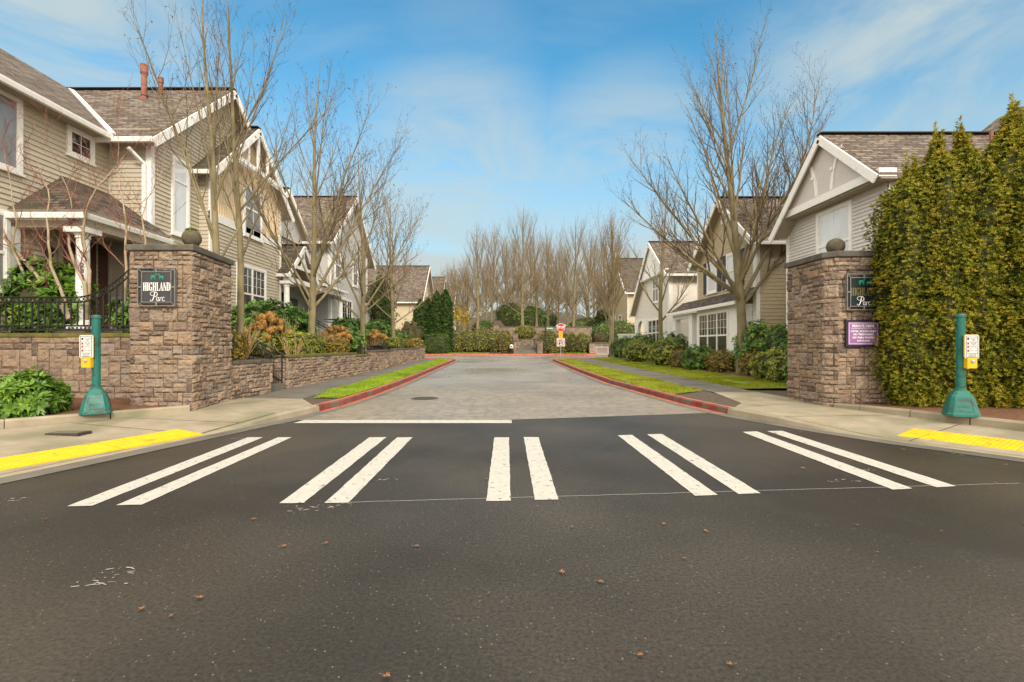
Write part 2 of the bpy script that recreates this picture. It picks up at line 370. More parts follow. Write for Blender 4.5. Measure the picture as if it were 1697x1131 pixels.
pmat('red_kerb', [(.36, .092, .045), (.50, .145, .080)], .6, 6, 8, bump=.3, bscale=60, big=(.22, .075, .055), bigscale=3.0, bigrange=(.52, .66))
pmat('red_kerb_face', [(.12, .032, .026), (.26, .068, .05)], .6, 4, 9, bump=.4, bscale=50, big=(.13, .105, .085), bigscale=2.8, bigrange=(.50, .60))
pmat('yellow_paint', [(.66, .40, .008), (.76, .48, .012)], .55, 6, bump=.1, bscale=40, big=(.36, .25, .03), bigscale=3.2, bigrange=(.58, .74))
pmat('soil', [(.055, .040, .028), (.125, .092, .064)], .9, 14, 8, bump=.9, bscale=30)
pmat('mulch', [(.09, .042, .022), (.22, .10, .048)], .9, 22, 8, bump=1.0, bscale=35)
pmat('turf', [(.13, .20, .012), (.22, .31, .022)], .85, 6, 6, bump=.8, bscale=80, big=(.17, .14, .045), bigscale=1.6, bigrange=(.52, .68))
pmat('grass_blade', [(.13, .21, .010), (.27, .40, .018), (.38, .46, .035)], .6, 1.2, 4, tint=True, trans=.25)
pmat('grass_blade_dry', [(.17, .19, .012), (.34, .36, .025), (.46, .42, .06)], .6, 1.2, 4, tint=True, trans=.25)
pmat('stone', [(.125, .092, .072), (.200, .142, .103), (.275, .190, .128), (.228, .180, .142), (.31, .222, .150), (.175, .130, .102)], .85, 7, 9, var=.9, bump=1.0, bscale=22, tint=True)
pmat('mortar', [(.115, .088, .068), (.20, .16, .125)], .9, 20, 5, bump=.5, bscale=60)
pmat('cap_stone', [(.058, .050, .040), (.125, .108, .088)], .75, 5, 8, bump=.5, bscale=30, big=(.11, .10, .04), bigscale=2.6, bigrange=(.56, .70))
pmat('moss', [(.22, .24, .012), (.40, .40, .03)], .95, 18, 6, bump=1.0, bscale=60)
pmat('cap_moss', [(.075, .062, .030), (.19, .165, .025)], .9, 4, 8, bump=.9, bscale=40)
pmat('ball_stone', [(.055, .043, .028), (.12, .098, .068)], .85, 6, 8, bump=.6, bscale=30, big=(.13, .115, .04), bigscale=3.5)
SID = dict(rough=.6, scale=1.6, detail=6, stretch=(1, 1, 4), bump=.06, bscale=60)
pmat('siding_beige', [(.445, .385, .292), (.51, .448, .348)], **SID)
pmat('siding_tan', [(.43, .345, .220), (.50, .410, .27)], **SID)
pmat('siding_grey', [(.50, .485, .46), (.58, .565, .54)], **SID)
pmat('siding_mauve', [(.54, .51, .49), (.61, .58, .555)], **SID)
pmat('siding_cream', [(.64, .59, .51), (.72, .675, .60)], **SID)
pmat('batten_tan', [(.66, .52, .345), (.72, .58, .40)], .6, 3, bump=.05)
pmat('panel_mauve', [(.52, .475, .445), (.58, .535, .505)], .65, 8, bump=.15)
pmat('soffit', [(.30, .24, .18), (.38, .31, .23)], .7, 5)
pmat('door_brown', [(.055, .026, .017), (.085, .040, .026)], .45, 6, stretch=(1, 1, .2))
pmat('door_grey', [(.09, .085, .09), (.13, .125, .13)], .5, 6)
pmat('shutter_dark', [(.025, .027, .034), (.045, .047, .055)], .5, 9)
pmat('pipe_rust', [(.21, .075, .050), (.31, .125, .085)], .7, 9, 7, big=(.13, .05, .035), bigscale=4)
pmat('iron', [(.018, .017, .016), (.042, .040, .036)], .5, 12, bump=.2, metal=.3)
pmat('green_metal', [(.006, .105, .082), (.010, .145, .115)], .38, 5, 5, bump=.05, spec=.5, big=(.022, .075, .058), bigscale=7, bigrange=(.54, .62), rough2=.6, rscale=6)
pmat('yellow_metal', [(.60, .33, .006), (.70, .40, .010)], .45, 6)
pmat('sign_white', [(.58, .57, .54), (.64, .63, .60)], .4, 6)
pmat('sign_black', [(.012, .012, .013), (.020, .020, .021)], .4, 6)
pmat('sign_board', [(.030, .030, .034), (.050, .050, .056)], .42, 3)
pmat('sign_board_green', [(.010, .016, .017), (.018, .026, .027)], .25, 3)
pmat('sign_frame', [(.15, .145, .14), (.24, .23, .22)], .5, 8, metal=.4)
pmat('sign_gold', [(.16, .125, .055), (.23, .18, .08)], .4, 6, metal=.3)
pmat('sign_green', [(.01, .24, .14), (.015, .30, .18)], .45, 5)
pmat('sign_purple', [(.22, .10, .26), (.30, .155, .33)], .35, 2.5)
pmat('sign_letter', [(.82, .80, .80)], .5)
pmat('sign_red', [(.52, .018, .022), (.60, .025, .03)], .4, 5)
pmat('sign_street', [(.008, .14, .10), (.01, .19, .13)], .4, 5)
pmat('galvanised', [(.33, .33, .32), (.45, .45, .44)], .45, 12, metal=.5)
pmat('cast_iron', [(.035, .028, .020), (.085, .068, .045)], .6, 25, bump=.6, bscale=60, metal=.3)
pmat('pvc_white', [(.62, .60, .56), (.74, .72, .68)], .5, 9)
pmat('bark', [(.115, .090, .050), (.20, .160, .090), (.265, .225, .125)], .9, 5, 8, bump=.9, bscale=18, stretch=(1, 1, .35), big=(.165, .135, .062), bigscale=2.0)
pmat('bark_grey', [(.10, .078, .058), (.185, .150, .115), (.30, .26, .21)], .9, 7, 8, bump=1.0, bscale=16, stretch=(1, 1, .4), big=(.08, .06, .045), bigscale=2.2)
pmat('bark_pale', [(.30, .23, .155), (.46, .37, .26)], .85, 6, 6, bump=.5, bscale=25, big=(.22, .185, .07), bigscale=3)
pmat('twig', [(.034, .019, .013), (.066, .038, .024), (.165, .128, .070)], .85, 3, 4, tint=True)
pmat('twig_red', [(.16, .055, .045), (.30, .14, .10)], .85, 3, 4, tint=True)
pmat('twig_far', [(.092, .054, .032), (.150, .098, .054), (.23, .175, .095)], .9, 1.5, 4, tint=True)
pmat('dry_leaf', [(.085, .036, .018), (.20, .090, .036), (.36, .20, .085)], .8, 9, 4, tint=True)
pmat('leaf_rhodo', [(.030, .070, .008), (.085, .185, .014), (.20, .33, .035)], .42, 4, 4, tint=True, spec=.45, trans=.12)
pmat('leaf_dark', [(.028, .068, .012), (.080, .170, .022), (.18, .31, .045)], .45, 4, 4, tint=True, spec=.4, trans=.1)
pmat('leaf_box', [(.070, .090, .014), (.215, .245, .034), (.38, .38, .060)], .55, 4, 4, tint=True, trans=.12)
pmat('leaf_olive', [(.085, .085, .012), (.235, .225, .028), (.40, .34, .05)], .55, 4, 4, tint=True, trans=.15)
pmat('leaf_bronze', [(.10, .075, .012), (.25, .165, .022), (.36, .25, .04)], .55, 4, 4, tint=True, trans=.12)
pmat('leaf_yellow', [(.25, .17, .01), (.48, .33, .015), (.55, .42, .03)], .55, 4, 4, tint=True, trans=.2)
pmat('leaf_burgundy', [(.05, .012, .012), (.13, .03, .022)], .5, 4, 4, tint=True)
pmat('leaf_thuja', [(.016, .027, .003), (.098, .122, .008), (.315, .305, .017), (.40, .28, .028)], .6, 1.0, 3, tint=True, trans=.18)
pmat('leaf_thuja_green', [(.012, .034, .008), (.040, .088, .012), (.085, .145, .018)], .6, 1.0, 3, tint=True, trans=.12)
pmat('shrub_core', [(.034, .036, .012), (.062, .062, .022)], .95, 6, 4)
pmat('hydrangea_dry', [(.17, .075, .018), (.40, .20, .046), (.55, .32, .09)], .85, 8, 4, tint=True, trans=.15)
pmat('stalk', [(.32, .20, .085), (.50, .35, .16)], .85, 8, 4, tint=True)
pmat('trim_arch', [(.72, .70, .66), (.80, .78, .74)], .6, 5)
pmat('stone_pink', [(.50, .36, .30), (.66, .54, .47)], .8, 9, 6, bump=.4)
pmat('dark_interior', [(.018, .015, .012)], .9)
pmat('lamp_glass', [(.5, .5, .45)], .3)
def glass(name, base, rough, spec=.8, tone2=None):
    m = pmat(name, [base] if tone2 is None else [base, tone2], rough, 1.7, 3, spec=spec, stretch=(2.0, 2.0, .5))
    m.node_tree.nodes['Principled BSDF'].inputs['Coat Weight'].default_value = .6
    m.node_tree.nodes['Principled BSDF'].inputs['Coat Roughness'].default_value = .02
glass('glass_dark', (.022, .022, .024), .06, .9, (.075, .068, .06))
glass('glass_sky_pale', (.60, .62, .64), .12, .9, (.74, .76, .78))  # pale base colour imitates bright sky mirrored in the pane
glass('glass_mid', (.16, .155, .15), .08, .9, (.30, .29, .28))

# ------------------------------------------------------------------ the ground
STAIRS = [(13.45, 14.35), (22.1, 22.95), (26.6, 27.45)]     # gaps in the left garden wall, along the street
def left_terrace(x):
    return lerp(1.0, 1.95, sstep(6.7, 10.6, -x))
def stair_z(x): return 0.17 + 0.175 * max(0.0, math.floor((-x - 6.45) / 0.32) + 1)
def T(x, y):
    z = G(y) - 0.06
    if x < -6.45 and 10.98 < y < 37.6:
        t = sstep(6.48, 6.62, -x) if y > 11.7 else sstep(7.72, 7.8, -x)
        h = left_terrace(x)
        if y < 12.4: h = lerp(1.70, h, sstep(11.0, 12.4, y)) if x < -7.6 else h
        for a, b in STAIRS:
            if a - .001 <= y <= b + .001 and x > -9.2: h = min(h, stair_z(x) - 0.25)
        z = lerp(z, G(y) * .6 + h, t)
    elif x < -6.2 and 5 < y <= 10.95:
        z = 0.20 * sstep(0.0, 0.25, planter_side(x, y))
    if x > 5.3:
        if y >= 11.0 and y < 37.6:
            z = G(y) - .06 + .16 * sstep(6.9, 7.15, x) + .22 * sstep(8.6, 10.2, x)
        elif y < 11.0:
            z = max(z, 0.26 * sstep(0.0, 0.25, planter_side_r(x, y)) - .06)
    if y > 50.1:
        g = G(y)
        z = g + .06 + 0.9 * sstep(50.8, 56.5, y)
        if -12 < x < 26:
            side = sstep(-9, -2.0, x) * (1 - sstep(12, 18, x) * .3)
            z += side * (1.75 * sstep(57.05, 57.35, y) + 0.5 * sstep(58, 66, y))
        if -1.5 < x < 0.6: z += 1.1 * sstep(53.0, 56.5, y) * sstep(-1.5, -.9, x)
        z += 1.2 * sstep(65, 100, y) + 7.5 * sstep(86, 145, y)
    return z
def planter_side(x, y):      # > 0 behind the kerb of the planting bed at the left
    return (y - (9.62 + (x + 6.3) * 1.02)) * 0.7
def planter_side_r(x, y):    # > 0 behind the kerb of the planting bed at the right
    return ((x - 7.2) * 2.8 + (y - 10.4) * 1.0) / 2.97
XS = [-900, -500, -250, -120, -70, -45, -30, -22, -17, -14, -12, -11, -10.2, -9.6, -9.2, -8.8] + [-6.45 - .32 * k for k in range(6, -1, -1)]
XS += [-7.72, -7.8, -8.3, -6.62, -6.5, -6.2, -5.5, -4.5, -3, -1.5, -.9, -.2, .6, 1.5, 3, 4.5, 5.5, 6.3, 6.9, 7.15, 7.4, 7.8, 8.2, 8.6, 9.2, 9.8, 10.2, 11, 12, 14, 16, 18, 22, 26, 34, 50, 80, 130, 260, 500, 900]
XS = sorted(set(round(x, 3) for x in XS))
YS = [-300, -100, -40, -10, 0, 4, 5, 6, 7, 7.5, 8, 8.5, 9, 9.5, 10, 10.4, 10.95, 10.99, 11.05, 11.7, 11.8, 12.4, 13.3, 15, 16.5, 18, 20, 21.5, 24, 25.5, 29, 31, 34, 36, 37.5, 37.7, 39, 45, 50, 50.12, 50.8, 52, 53, 54, 55, 56.5, 57.03, 57.36, 58, 60, 63, 66, 72, 80, 95, 110, 150, 250, 500, 900]
for a, b in STAIRS: YS += [a - .02, a, b, b + .02]
YS = sorted(set(round(y, 3) for y in YS))
def ground():
    mb = MB()
    mb.grid([[(x, y, T(x, y)) for x in XS] for y in YS])
    setstruct(mb.build('ground', 'soil'))
ground()

def sheet(name, pts, mat, z=0.0):
    mb = MB(); mb.face([(x, y, G(y) + z) for x, y in pts]); return setstruct(mb.build(name, mat))
def strip(name, a, b, mat, thick=0.0):      # two chains of (x, y, z above the street) joined by quads
    mb = MB(); A = [(x, y, G(y) + z) for x, y, z in a]; B = [(x, y, G(y) + z) for x, y, z in b]
    mb.grid([A, B])
    if thick:
        mb.grid([[(x, y, z - thick) for x, y, z in A], A]); mb.grid([B, [(x, y, z - thick) for x, y, z in B]])
        for i in (0, -1): mb.face([A[i], B[i], (B[i][0], B[i][1], B[i][2] - thick), (A[i][0], A[i][1], A[i][2] - thick)])
    return setstruct(mb.build(name, mat))
# asphalt: the street we stand on, the older street ahead and the cross street beyond it
mb = MB()
mb.grid([[(x, y, 0) for x in (-60, -20, -8, 0, 8, 20, 60)] for y in (-25, 0, 9.68)])
mb.face([(-4.6, 9.68, 0), (8, 9.68, 0), (5.6, 10.72, .0086), (4.9, 10.72, .0086)])
mb.face([(0, 9.68, 0.0), (4.9, 10.72, .0086), (0.1, 9.70, 0.0)])
setstruct(mb.build('road', 'asphalt_new'))
mb = MB()
mb.grid([[(x, y, G(y)) for x in (-4.2, 0, 4.9)] for y in (16.6, 24, 32, 38.4)])
setstruct(mb.build('road_ahead', 'asphalt_old'))
mb = MB(); mb.grid([[(x, y, G(y)) for x in (-60, -20, -4.2, 0, 4.9, 20, 60)] for y in (38.4, 44, 50.0)])
setstruct(mb.build('cross_street', 'asphalt_old'))
mb = MB()
mb.face([(-4.45, 9.68, .004), (0, 9.70, .004), (0, 16.6, .004 + G(16.6)), (-4.2, 16.6, .004 + G(16.6)), (-4.3, 10, .004)])
mb.face([(0, 9.70, .004), (4.9, 10.72, .004 + .0086), (4.9, 16.6, .004 + G(16.6)), (0, 16.6, .004 + G(16.6))])
setstruct(mb.build('concrete_apron', 'stamped_concrete'))
# crosswalk bars and stop line
BARS = [((110.6, 839.2), (153.5, 838), (436, 725), (411, 725)), ((192.4, 837.5), (235, 836.5), (483.5, 725), (461, 725)),
        ((463, 834), (502.8, 833.7), (640.7, 724.6), (612, 725)), ((538, 833.4), (577, 833.4), (683.6, 725), (658, 725)),
        ((805.5, 830.6), (846, 830), (843.5, 725), (819.3, 725)), ((886.4, 828.5), (925.6, 828), (892.2, 724.6), (868, 724.6)),
        ((1152, 821.8), (1189.6, 820.6), (1047.3, 720.8), (1023.8, 721.6)), ((1224.7, 819), (1260.9, 817.6), (1096.8, 719.3), (1072.5, 720)),
        ((1478.6, 811.3), (1512.7, 809.8), (1254, 715), (1229.7, 716)), ((1551, 807.4), (1585, 805.8), (1295.8, 714.1), (1271.4, 714.7))]
for q in BARS:
    mb = MB(); pts = [PGr(x, y, .005) for x, y in q]
    # slightly ragged paint edge
    out = []
    rnd = random.Random(int(q[0][0]))
    for a, b in zip(pts, pts[1:] + pts[:1]):
        n = max(2, int((b - a).length / .12))
        for k in range(n):
            p = a.lerp(b, k / n); out.append((p.x + rnd.uniform(-.004, .004), p.y + rnd.uniform(-.006, .006), .005))
    mb.face(out); setstruct(mb.build('crosswalk_marking', 'road_white'))
mb = MB(); mb.face([(-4.02, 9.28, .009), (.19, 9.28, .009), (.19, 9.67, .009), (-3.95, 9.67, .009)])
setstruct(mb.build('stop_line_marking', 'road_white'))
# faint scrapes of old paint
mb = MB(); rnd = random.Random(5)
for cx, cy in [(163, 966), (190, 948), (505, 841), (560, 838), (470, 703), (395, 727), (640, 795), (12, 828), (1350, 715), (1395, 719), (1440, 780), (1395, 797)]:
    c = PGr(cx, cy, .004)
    for k in range(12):
        p = c + Vector((rnd.gauss(0, .09), rnd.gauss(0, .04), 0)); w = rnd.uniform(.004, .028); h = rnd.uniform(.002, .005); a = rnd.uniform(-.5, .5)
        u = Vector((math.cos(a), math.sin(a), 0)) * w; v = Vector((-math.sin(a), math.cos(a), 0)) * h
        mb.face([p - u - v, p + u - v * .6, p + u * .8 + v, p - u * .9 + v])
setstruct(mb.build('worn_paint_marking', 'road_worn'))
# thin layout line that runs along the near edge of the bars
mb = MB()
a, b = PGr(560, 833, .003), PGr(1690, 801, .003); d = (b - a).normalized(); nn = Vector((-d.y, d.x, 0)) * .0035
pts = [a.lerp(b, k / 40) + Vector((0, random.Random(k).uniform(-.006, .006), 0)) for k in range(41)]
mb.grid([[p - nn for p in pts], [p + nn for p in pts]]); setstruct(mb.build('layout_line_marking', 'road_worn'))

# kerbs
def kerb(path, side, mats, w=.16, gut=.32, seg=True, stripe=0):
    # path: (x, y, height) along the foot of the kerb face; side: +1 when the pavement lies to the right (+x) of the path
    mb = MB(); rows = [[], [], [], [], [], []]; pan = []
    n = len(path)
    for i, (x, y, h) in enumerate(path):
        p0 = path[max(i - 1, 0)]; p1 = path[min(i + 1, n - 1)]
        d = Vector((p1[0] - p0[0], p1[1] - p0[1], 0)).normalized(); s = Vector((d.y, -d.x, 0)) * side
        c = Vector((x, y, G(y)))
        r = min(.03, h * .4)
        pan.append(c - s * gut + Vector((0, 0, .006))); rows[0].append(c - s * (stripe or gut) + Vector((0, 0, .0065))); rows[1].append(c + Vector((0, 0, .007)))
        rows[2].append(c + s * .015 + Vector((0, 0, max(h - r, .008)))); rows[3].append(c + s * (.015 + r) + Vector((0, 0, max(h, .010))))
        rows[4].append(c + s * w + Vector((0, 0, max(h, .010)))); rows[5].append(c + s * w + Vector((0, 0, -.05)))
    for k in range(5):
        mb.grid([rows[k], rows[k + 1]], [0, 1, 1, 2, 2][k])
    if stripe: mb.grid([pan, rows[0]], 3)
    return setstruct(mb.build('kerb', mats))
def dense(path, step=.7):
    out = []
    for a, b in zip(path, path[1:]):
        L = math.dist(a[:2], b[:2]); n = max(1, int(L / step))
        for k in range(n): out.append(tuple(lerp(a[i], b[i], k / n) for i in range(3)))
    return out + [path[-1]]
LK = [(-3.55, 36.6, .15), (-3.6, 30, .15), (-3.62, 20, .15), (-3.66, 16.5, .15), (-3.75, 14, .15), (-3.92, 12, .15), (-4.12, 10.9, .15)]
LK2 = [(-4.12, 10.9, .15), (-4.42, 9.7, .14), (-4.68, 8.9, .075), (-4.90, 8.1, .012), (-5.22, 7.0, .010), (-5.62, 5.6, .010), (-6.2, 4.0, .010), (-7.2, 2.0, .08), (-9.5, -1, .15), (-14, -4, .15)]
RK = [(3.85, 36.6, .15), (3.85, 24, .15), (3.95, 18, .15), (4.28, 14.6, .15), (4.58, 12, .15), (4.90, 10.5, .15)]
RK2 = [(4.90, 10.5, .15), (5.32, 9.3, .13), (5.75, 8.3, .045), (6.0, 7.8, .012), (6.15, 7.5, .012), (6.95, 6.35, .010), (8.1, 5.3, .010), (9.6, 4.2, .010), (12, 2.8, .10), (18, 0, .15), (30, -3, .15)]
def arc(cx, cy, r, a0, a1, n=8): return [(cx + r * math.cos(math.radians(lerp(a0, a1, k / n))), cy + r * math.sin(math.radians(lerp(a0, a1, k / n))), .15) for k in range(n + 1)]
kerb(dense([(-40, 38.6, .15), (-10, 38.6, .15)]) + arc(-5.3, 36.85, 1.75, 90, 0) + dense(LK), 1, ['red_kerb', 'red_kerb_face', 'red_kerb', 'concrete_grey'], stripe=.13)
kerb(dense(LK2, .3), 1, ['concrete_grey', 'concrete', 'concrete'])
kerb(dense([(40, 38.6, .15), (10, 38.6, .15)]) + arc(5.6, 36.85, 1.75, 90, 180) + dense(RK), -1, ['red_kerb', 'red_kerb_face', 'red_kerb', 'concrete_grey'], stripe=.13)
kerb(dense(RK2, .3), -1, ['concrete_grey', 'concrete', 'concrete'])
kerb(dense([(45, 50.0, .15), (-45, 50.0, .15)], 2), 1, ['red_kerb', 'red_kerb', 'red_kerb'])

# pavements
W = .16
strip('sidewalk', [(-4.86, 36.9, .149), (-4.9, 30, .149), (-4.92, 20, .149), (-4.95, 14, .149), (-4.98, 12.05, .149)],
      [(-6.6, 36.9, .16), (-6.6, 30, .16), (-6.6, 20, .16), (-6.6, 14, .16), (-6.6, 12.05, .16)], 'concrete_grey')
strip('sidewalk', [(-4.12 - W, 10.9, .15), (-4.42 - W, 9.7, .14), (-4.68 - W, 8.9, .075), (-4.92 - W, 8.1, .014), (-5.22 - W, 7.0, .014), (-5.62 - W, 5.6, .014), (-6.2 - W, 4.0, .014), (-7.2 - W, 2.0, .08)],
      [(-6.75, 12.05, .165), (-6.45, 10.2, .17), (-6.5, 9.5, .17), (-7.2, 8.72, .16), (-8.1, 7.78, .15), (-8.9, 6.9, .14), (-9.8, 5.9, .14), (-11.5, 4.0, .14)], 'concrete')
mb = MB(); mb.face([(-4.98, 12.05, .149 + G(12.05)), (-6.75, 12.05, .165 + G(12.05)), (-4.12 - W, 10.9, .15 + G(10.9))]); setstruct(mb.build('sidewalk', 'concrete'))
strip('sidewalk', [(5.46, 36.9, .149), (5.46, 28, .149), (5.5, 22, .149), (5.72, 16, .149), (5.95, 13.6, .149)],
      [(6.95, 36.9, .151), (6.95, 28, .151), (7.0, 22, .151), (7.12, 16, .151), (7.2, 13.6, .151)], 'concrete_grey')
strip('sidewalk', [(5.95, 13.6, .149), (5.55, 11.2, .15), (4.90 + W, 10.5, .15), (5.32 + W, 9.3, .13), (5.75 + W, 8.3, .045), (6.0 + W, 7.8, .014), (6.15 + W, 7.5, .014), (6.95 + W, 6.35, .014), (8.1 + W, 5.3, .014), (9.6 + W, 4.2, .014)],
      [(7.2, 13.6, .151), (7.25, 12.2, .16), (7.12, 10.6, .17), (7.30, 10.05, .17), (7.62, 9.2, .16), (7.92, 8.35, .15), (8.1, 7.9, .145), (8.3, 7.4, .14), (9.0, 6.4, .14), (10.5, 5.1, .14)], 'concrete')
# tooled joints in the pavement
mb = MB()
def joint(p, q, w=.012):
    p = Vector(p); q = Vector(q); d = (q - p).normalized(); s = Vector((-d.y, d.x, 0)) * w / 2; up = Vector((0, 0, .0035))
    mb.face([p - s + up, q - s + up, q + s + up, p + s + up])
for y in np.arange(13.4, 36, 1.55):
    joint((-4.93, y, .149 + G(y)), (-6.2, y, .158 + G(y))); joint((5.55 if y > 20 else 5.95, y, .149 + G(y)), (6.95, y, .151 + G(y)))
joint((-4.84, 8.9, .077), (-7.0, 8.95, .163)); joint((-4.58, 9.7, .142), (-4.84, 8.9, .077)); joint((-5.1, 8.1, .017), (-4.84, 8.9, .077))
joint((-5.1, 8.1, .017), (-7.5, 8.38, .158)); joint((-4.28, 10.9, .162), (-6.5, 11.0, .181))
joint((6.33, 7.5, .017), (7.92, 8.32, .153)); joint((5.48, 9.3, .132), (7.58, 9.3, .163)); joint((5.1, 10.5, .157), (7.1, 11.2, .178))
setstruct(mb.build('pavement_joint_marking', 'cast_iron'))
# tactile paving
def tactile(c, label):
    mb = MB(); a, b, c2, d = [Vector(p) for p in c]
    mb.prism([p + Vector((0, 0, .012)) for p in (a, b, c2, d)], [p - Vector((0, 0, .01)) for p in (a, b, c2, d)])
    nu = int((b - a).length / .06); nv = int((d - a).length / .06)
    for i in range(nu):
        for j in range(nv):
            u = (i + .5) / nu; v = (j + .5) / nv
            p = a.lerp(b, u).lerp(d.lerp(c2, u), v) + Vector((0, 0, .012)); r = .013
            mb.prism([p + Vector((x * r * .7, y * r * .7, .005)) for x, y in ((-1, -1), (1, -1), (1, 1), (-1, 1))], [p + Vector((x * r, y * r, 0)) for x, y in ((-1, -1), (1, -1), (1, 1), (-1, 1))])
    o = mb.build('tactile_paving', 'yellow_paint'); tag(o, label, 'tactile paving', 'yellow tactile paving of the two kerb ramps')
def zl(t): return lerp(.018, .075, t)
L0, L1, L2 = Vector((-4.98, 8.06, 0)), Vector((-5.42, 6.9, 0)), Vector((-5.96, 5.62, 0)); L3 = Vector((-6.55, 4.2, 0))
s = Vector((-.60, .26, 0))
for k, (a, b) in enumerate(((L0, L1), (L1, L2), (L2, L3))):
    a2 = a.lerp(b, .006); b2 = a.lerp(b, .994)
    tactile([a2 + Vector((0, 0, .018)), b2 + Vector((0, 0, .018)), b2 + s + Vector((0, 0, .050)), a2 + s + Vector((0, 0, .050))],
            ['yellow tactile paving panel nearest the left crosswalk bar', 'yellow tactile paving panel in the middle of the left ramp', 'yellow tactile paving panel at the outer end of the left ramp'][k])
R0, R1, R2 = Vector((6.42, 7.86, 0)), Vector((7.16, 6.72, 0)), Vector((8.2, 5.55, 0)); s = Vector((.56, .34, 0))
for k, (a, b) in enumerate(((R0, R1), (R1, R2))):
    a2 = a.lerp(b, .006); b2 = a.lerp(b, .994)
    tactile([a2 + Vector((0, 0, .026)), b2 + Vector((0, 0, .026)), b2 + s + Vector((0, 0, .082)), a2 + s + Vector((0, 0, .082))],
            ['yellow tactile paving panel at the inner end of the right ramp', 'yellow tactile paving panel of the right ramp cut by the picture edge'][k])
# low kerbs that hold the planting beds
def bedkerb(pts, label):
    mb = MB(); pts = [Vector(p) for p in pts]
    for a, b in zip(pts, pts[1:]):
        L = (b - a).length; n = max(1, round(L / 1.9))
        for k in range(n):
            p = a.lerp(b, k / n + (.008 / L)); q = a.lerp(b, (k + 1) / n - (.008 / L))
            d = (q - p).normalized(); s = Vector((-d.y, d.x, 0)) * .08
            prof = [(-1, -.16), (-1, .03), (-.7, .06), (.7, .06), (1, .03), (1, -.16)]
            mb.prism([p + s * x + Vector((0, 0, z)) for x, z in prof], [q + s * x + Vector((0, 0, z)) for x, z in prof])
    tag(mb.build('bed_kerb', 'concrete'), label, 'kerb')
bedkerb([(-6.34, 9.78, .235), (-7.2, 8.86, .235), (-8.15, 7.9, .235), (-8.9, 7.05, .23), (-10.2, 5.6, .22)], 'pale concrete kerb edging the planting bed below the iron fence')
bedkerb([(7.20, 10.42, .20), (7.42, 9.95, .215), (7.74, 9.1, .23), (8.04, 8.25, .235), (8.5, 7.2, .23), (9.2, 6.2, .22), (10.8, 4.9, .2)], 'pale concrete kerb edging the planting bed of the tall conifers')
# mulch in the beds
def bed(pts, mat, name='mulch', amp=.03):
    mb = MB(); rnd = random.Random(3)
    A, B = pts
    rows = []
    for j in range(9):
        row = []
        for i in range(25):
            t = i / 24 * (len(A) - 1); k = min(int(t), len(A) - 2); f = t - k
            p = Vector(A[k]).lerp(Vector(A[k + 1]), f).lerp(Vector(B[k]).lerp(Vector(B[k + 1]), f), j / 8)
            row.append(p + Vector((0, 0, amp * noise.noise(p * 3.1))))
        rows.append(row)
    mb.grid(rows); o = mb.build(name, mat); o['kind'] = 'structure'; return o
bed(([(-6.5, 9.85, .24), (-7.3, 9.0, .25), (-8.2, 8.0, .25), (-9.6, 6.5, .25)], [(-7.6, 10.95, .30), (-8.4, 10.95, .31), (-9.6, 10.95, .32), (-14, 10.95, .32)]), 'mulch')
bed(([(7.28, 10.4, .21), (7.82, 9.15, .24), (8.12, 8.3, .25), (9.2, 6.4, .25)], [(7.6, 12.6, .27), (10, 12.8, .30), (13, 12.8, .30), (16, 12, .30)]), 'mulch')
bed(([(4.95, 10.40, .145), (4.72, 12.0, .160), (4.55, 14.5, .18)], [(5.62, 11.2, .155), (5.8, 12.4, .17), (6.0, 14.5, .19)]), 'soil', 'planting_soil', .008)
bed(([(-4.15, 10.82, .148), (-3.98, 12.0, .166), (-3.80, 13.6, .182)], [(-4.65, 11.4, .158), (-5.02, 12.2, .168), (-5.0, 13.6, .182)]), 'soil', 'planting_soil', .006)
bed(([(9.9, 13.4, .26), (9.15, 17, .30), (8.65, 21.5, .34), (8.7, 28, .42), (8.75, 36.5, .52)], [(12, 13.4, .50), (11.5, 17, .55), (11, 21.5, .6), (11, 28, .65), (10.9, 36.5, .75)]), 'soil', 'planting_soil', .04)

# lawns: a turf sheet with blades standing in it
def blades(name, A, B, n, mat, h=(.03, .065), seed=1, parent=None):
    rg = np.random.default_rng(seed)
    A = np.array(A, float); B = np.array(B, float)
    seg = np.linalg.norm(A[1:] - A[:-1], axis=1) * .5 * (np.linalg.norm(B[1:] - A[1:], axis=1) + np.linalg.norm(B[:-1] - A[:-1], axis=1)) * (1.0 / np.maximum(6, (A[1:, 1] + A[:-1, 1]) / 2 - 4)) ** .8
    k = rg.choice(len(seg), n, p=seg / seg.sum()); f = rg.random(n)[:, None]; v = rg.random(n)[:, None]
    p = (A[k] * (1 - f) + A[k + 1] * f) * (1 - v) + (B[k] * (1 - f) + B[k + 1] * f) * v
    hh = rg.uniform(h[0], h[1], n)[:, None]; a = rg.uniform(0, 2 * np.pi, n); w = rg.uniform(.004, .009, n)[:, None]
    u = np.stack([np.cos(a), np.sin(a), 0 * a], 1) * w; l = np.stack([np.cos(a * 1.7), np.sin(a * 1.7), 0 * a], 1) * hh * .55
    pat0 = np.array([noise.noise(Vector((x * 1.7, y * 1.7, 3))) for x, y in p[:, :2]]); hh = hh * np.clip(1.0 + pat0[:, None] * 1.3, .15, 1.6)
    up = np.array([0, 0, 1.0])
    V = np.stack([p - u, p + u, p + u * .3 + l + up * hh, p - u * .3 + l + up * hh], 1).reshape(-1, 3)
    Q = np.arange(4 * n).reshape(-1, 4)
    pat = np.array([noise.noise(Vector((x, y, 0)) * .9) for x, y in p[:, :2]])
    o = np_mesh(name, V, Q, np.clip(.5 + pat * .5 + rg.normal(0, .2, n), 0, 1), mat)
    o['kind'] = 'stuff'; return o
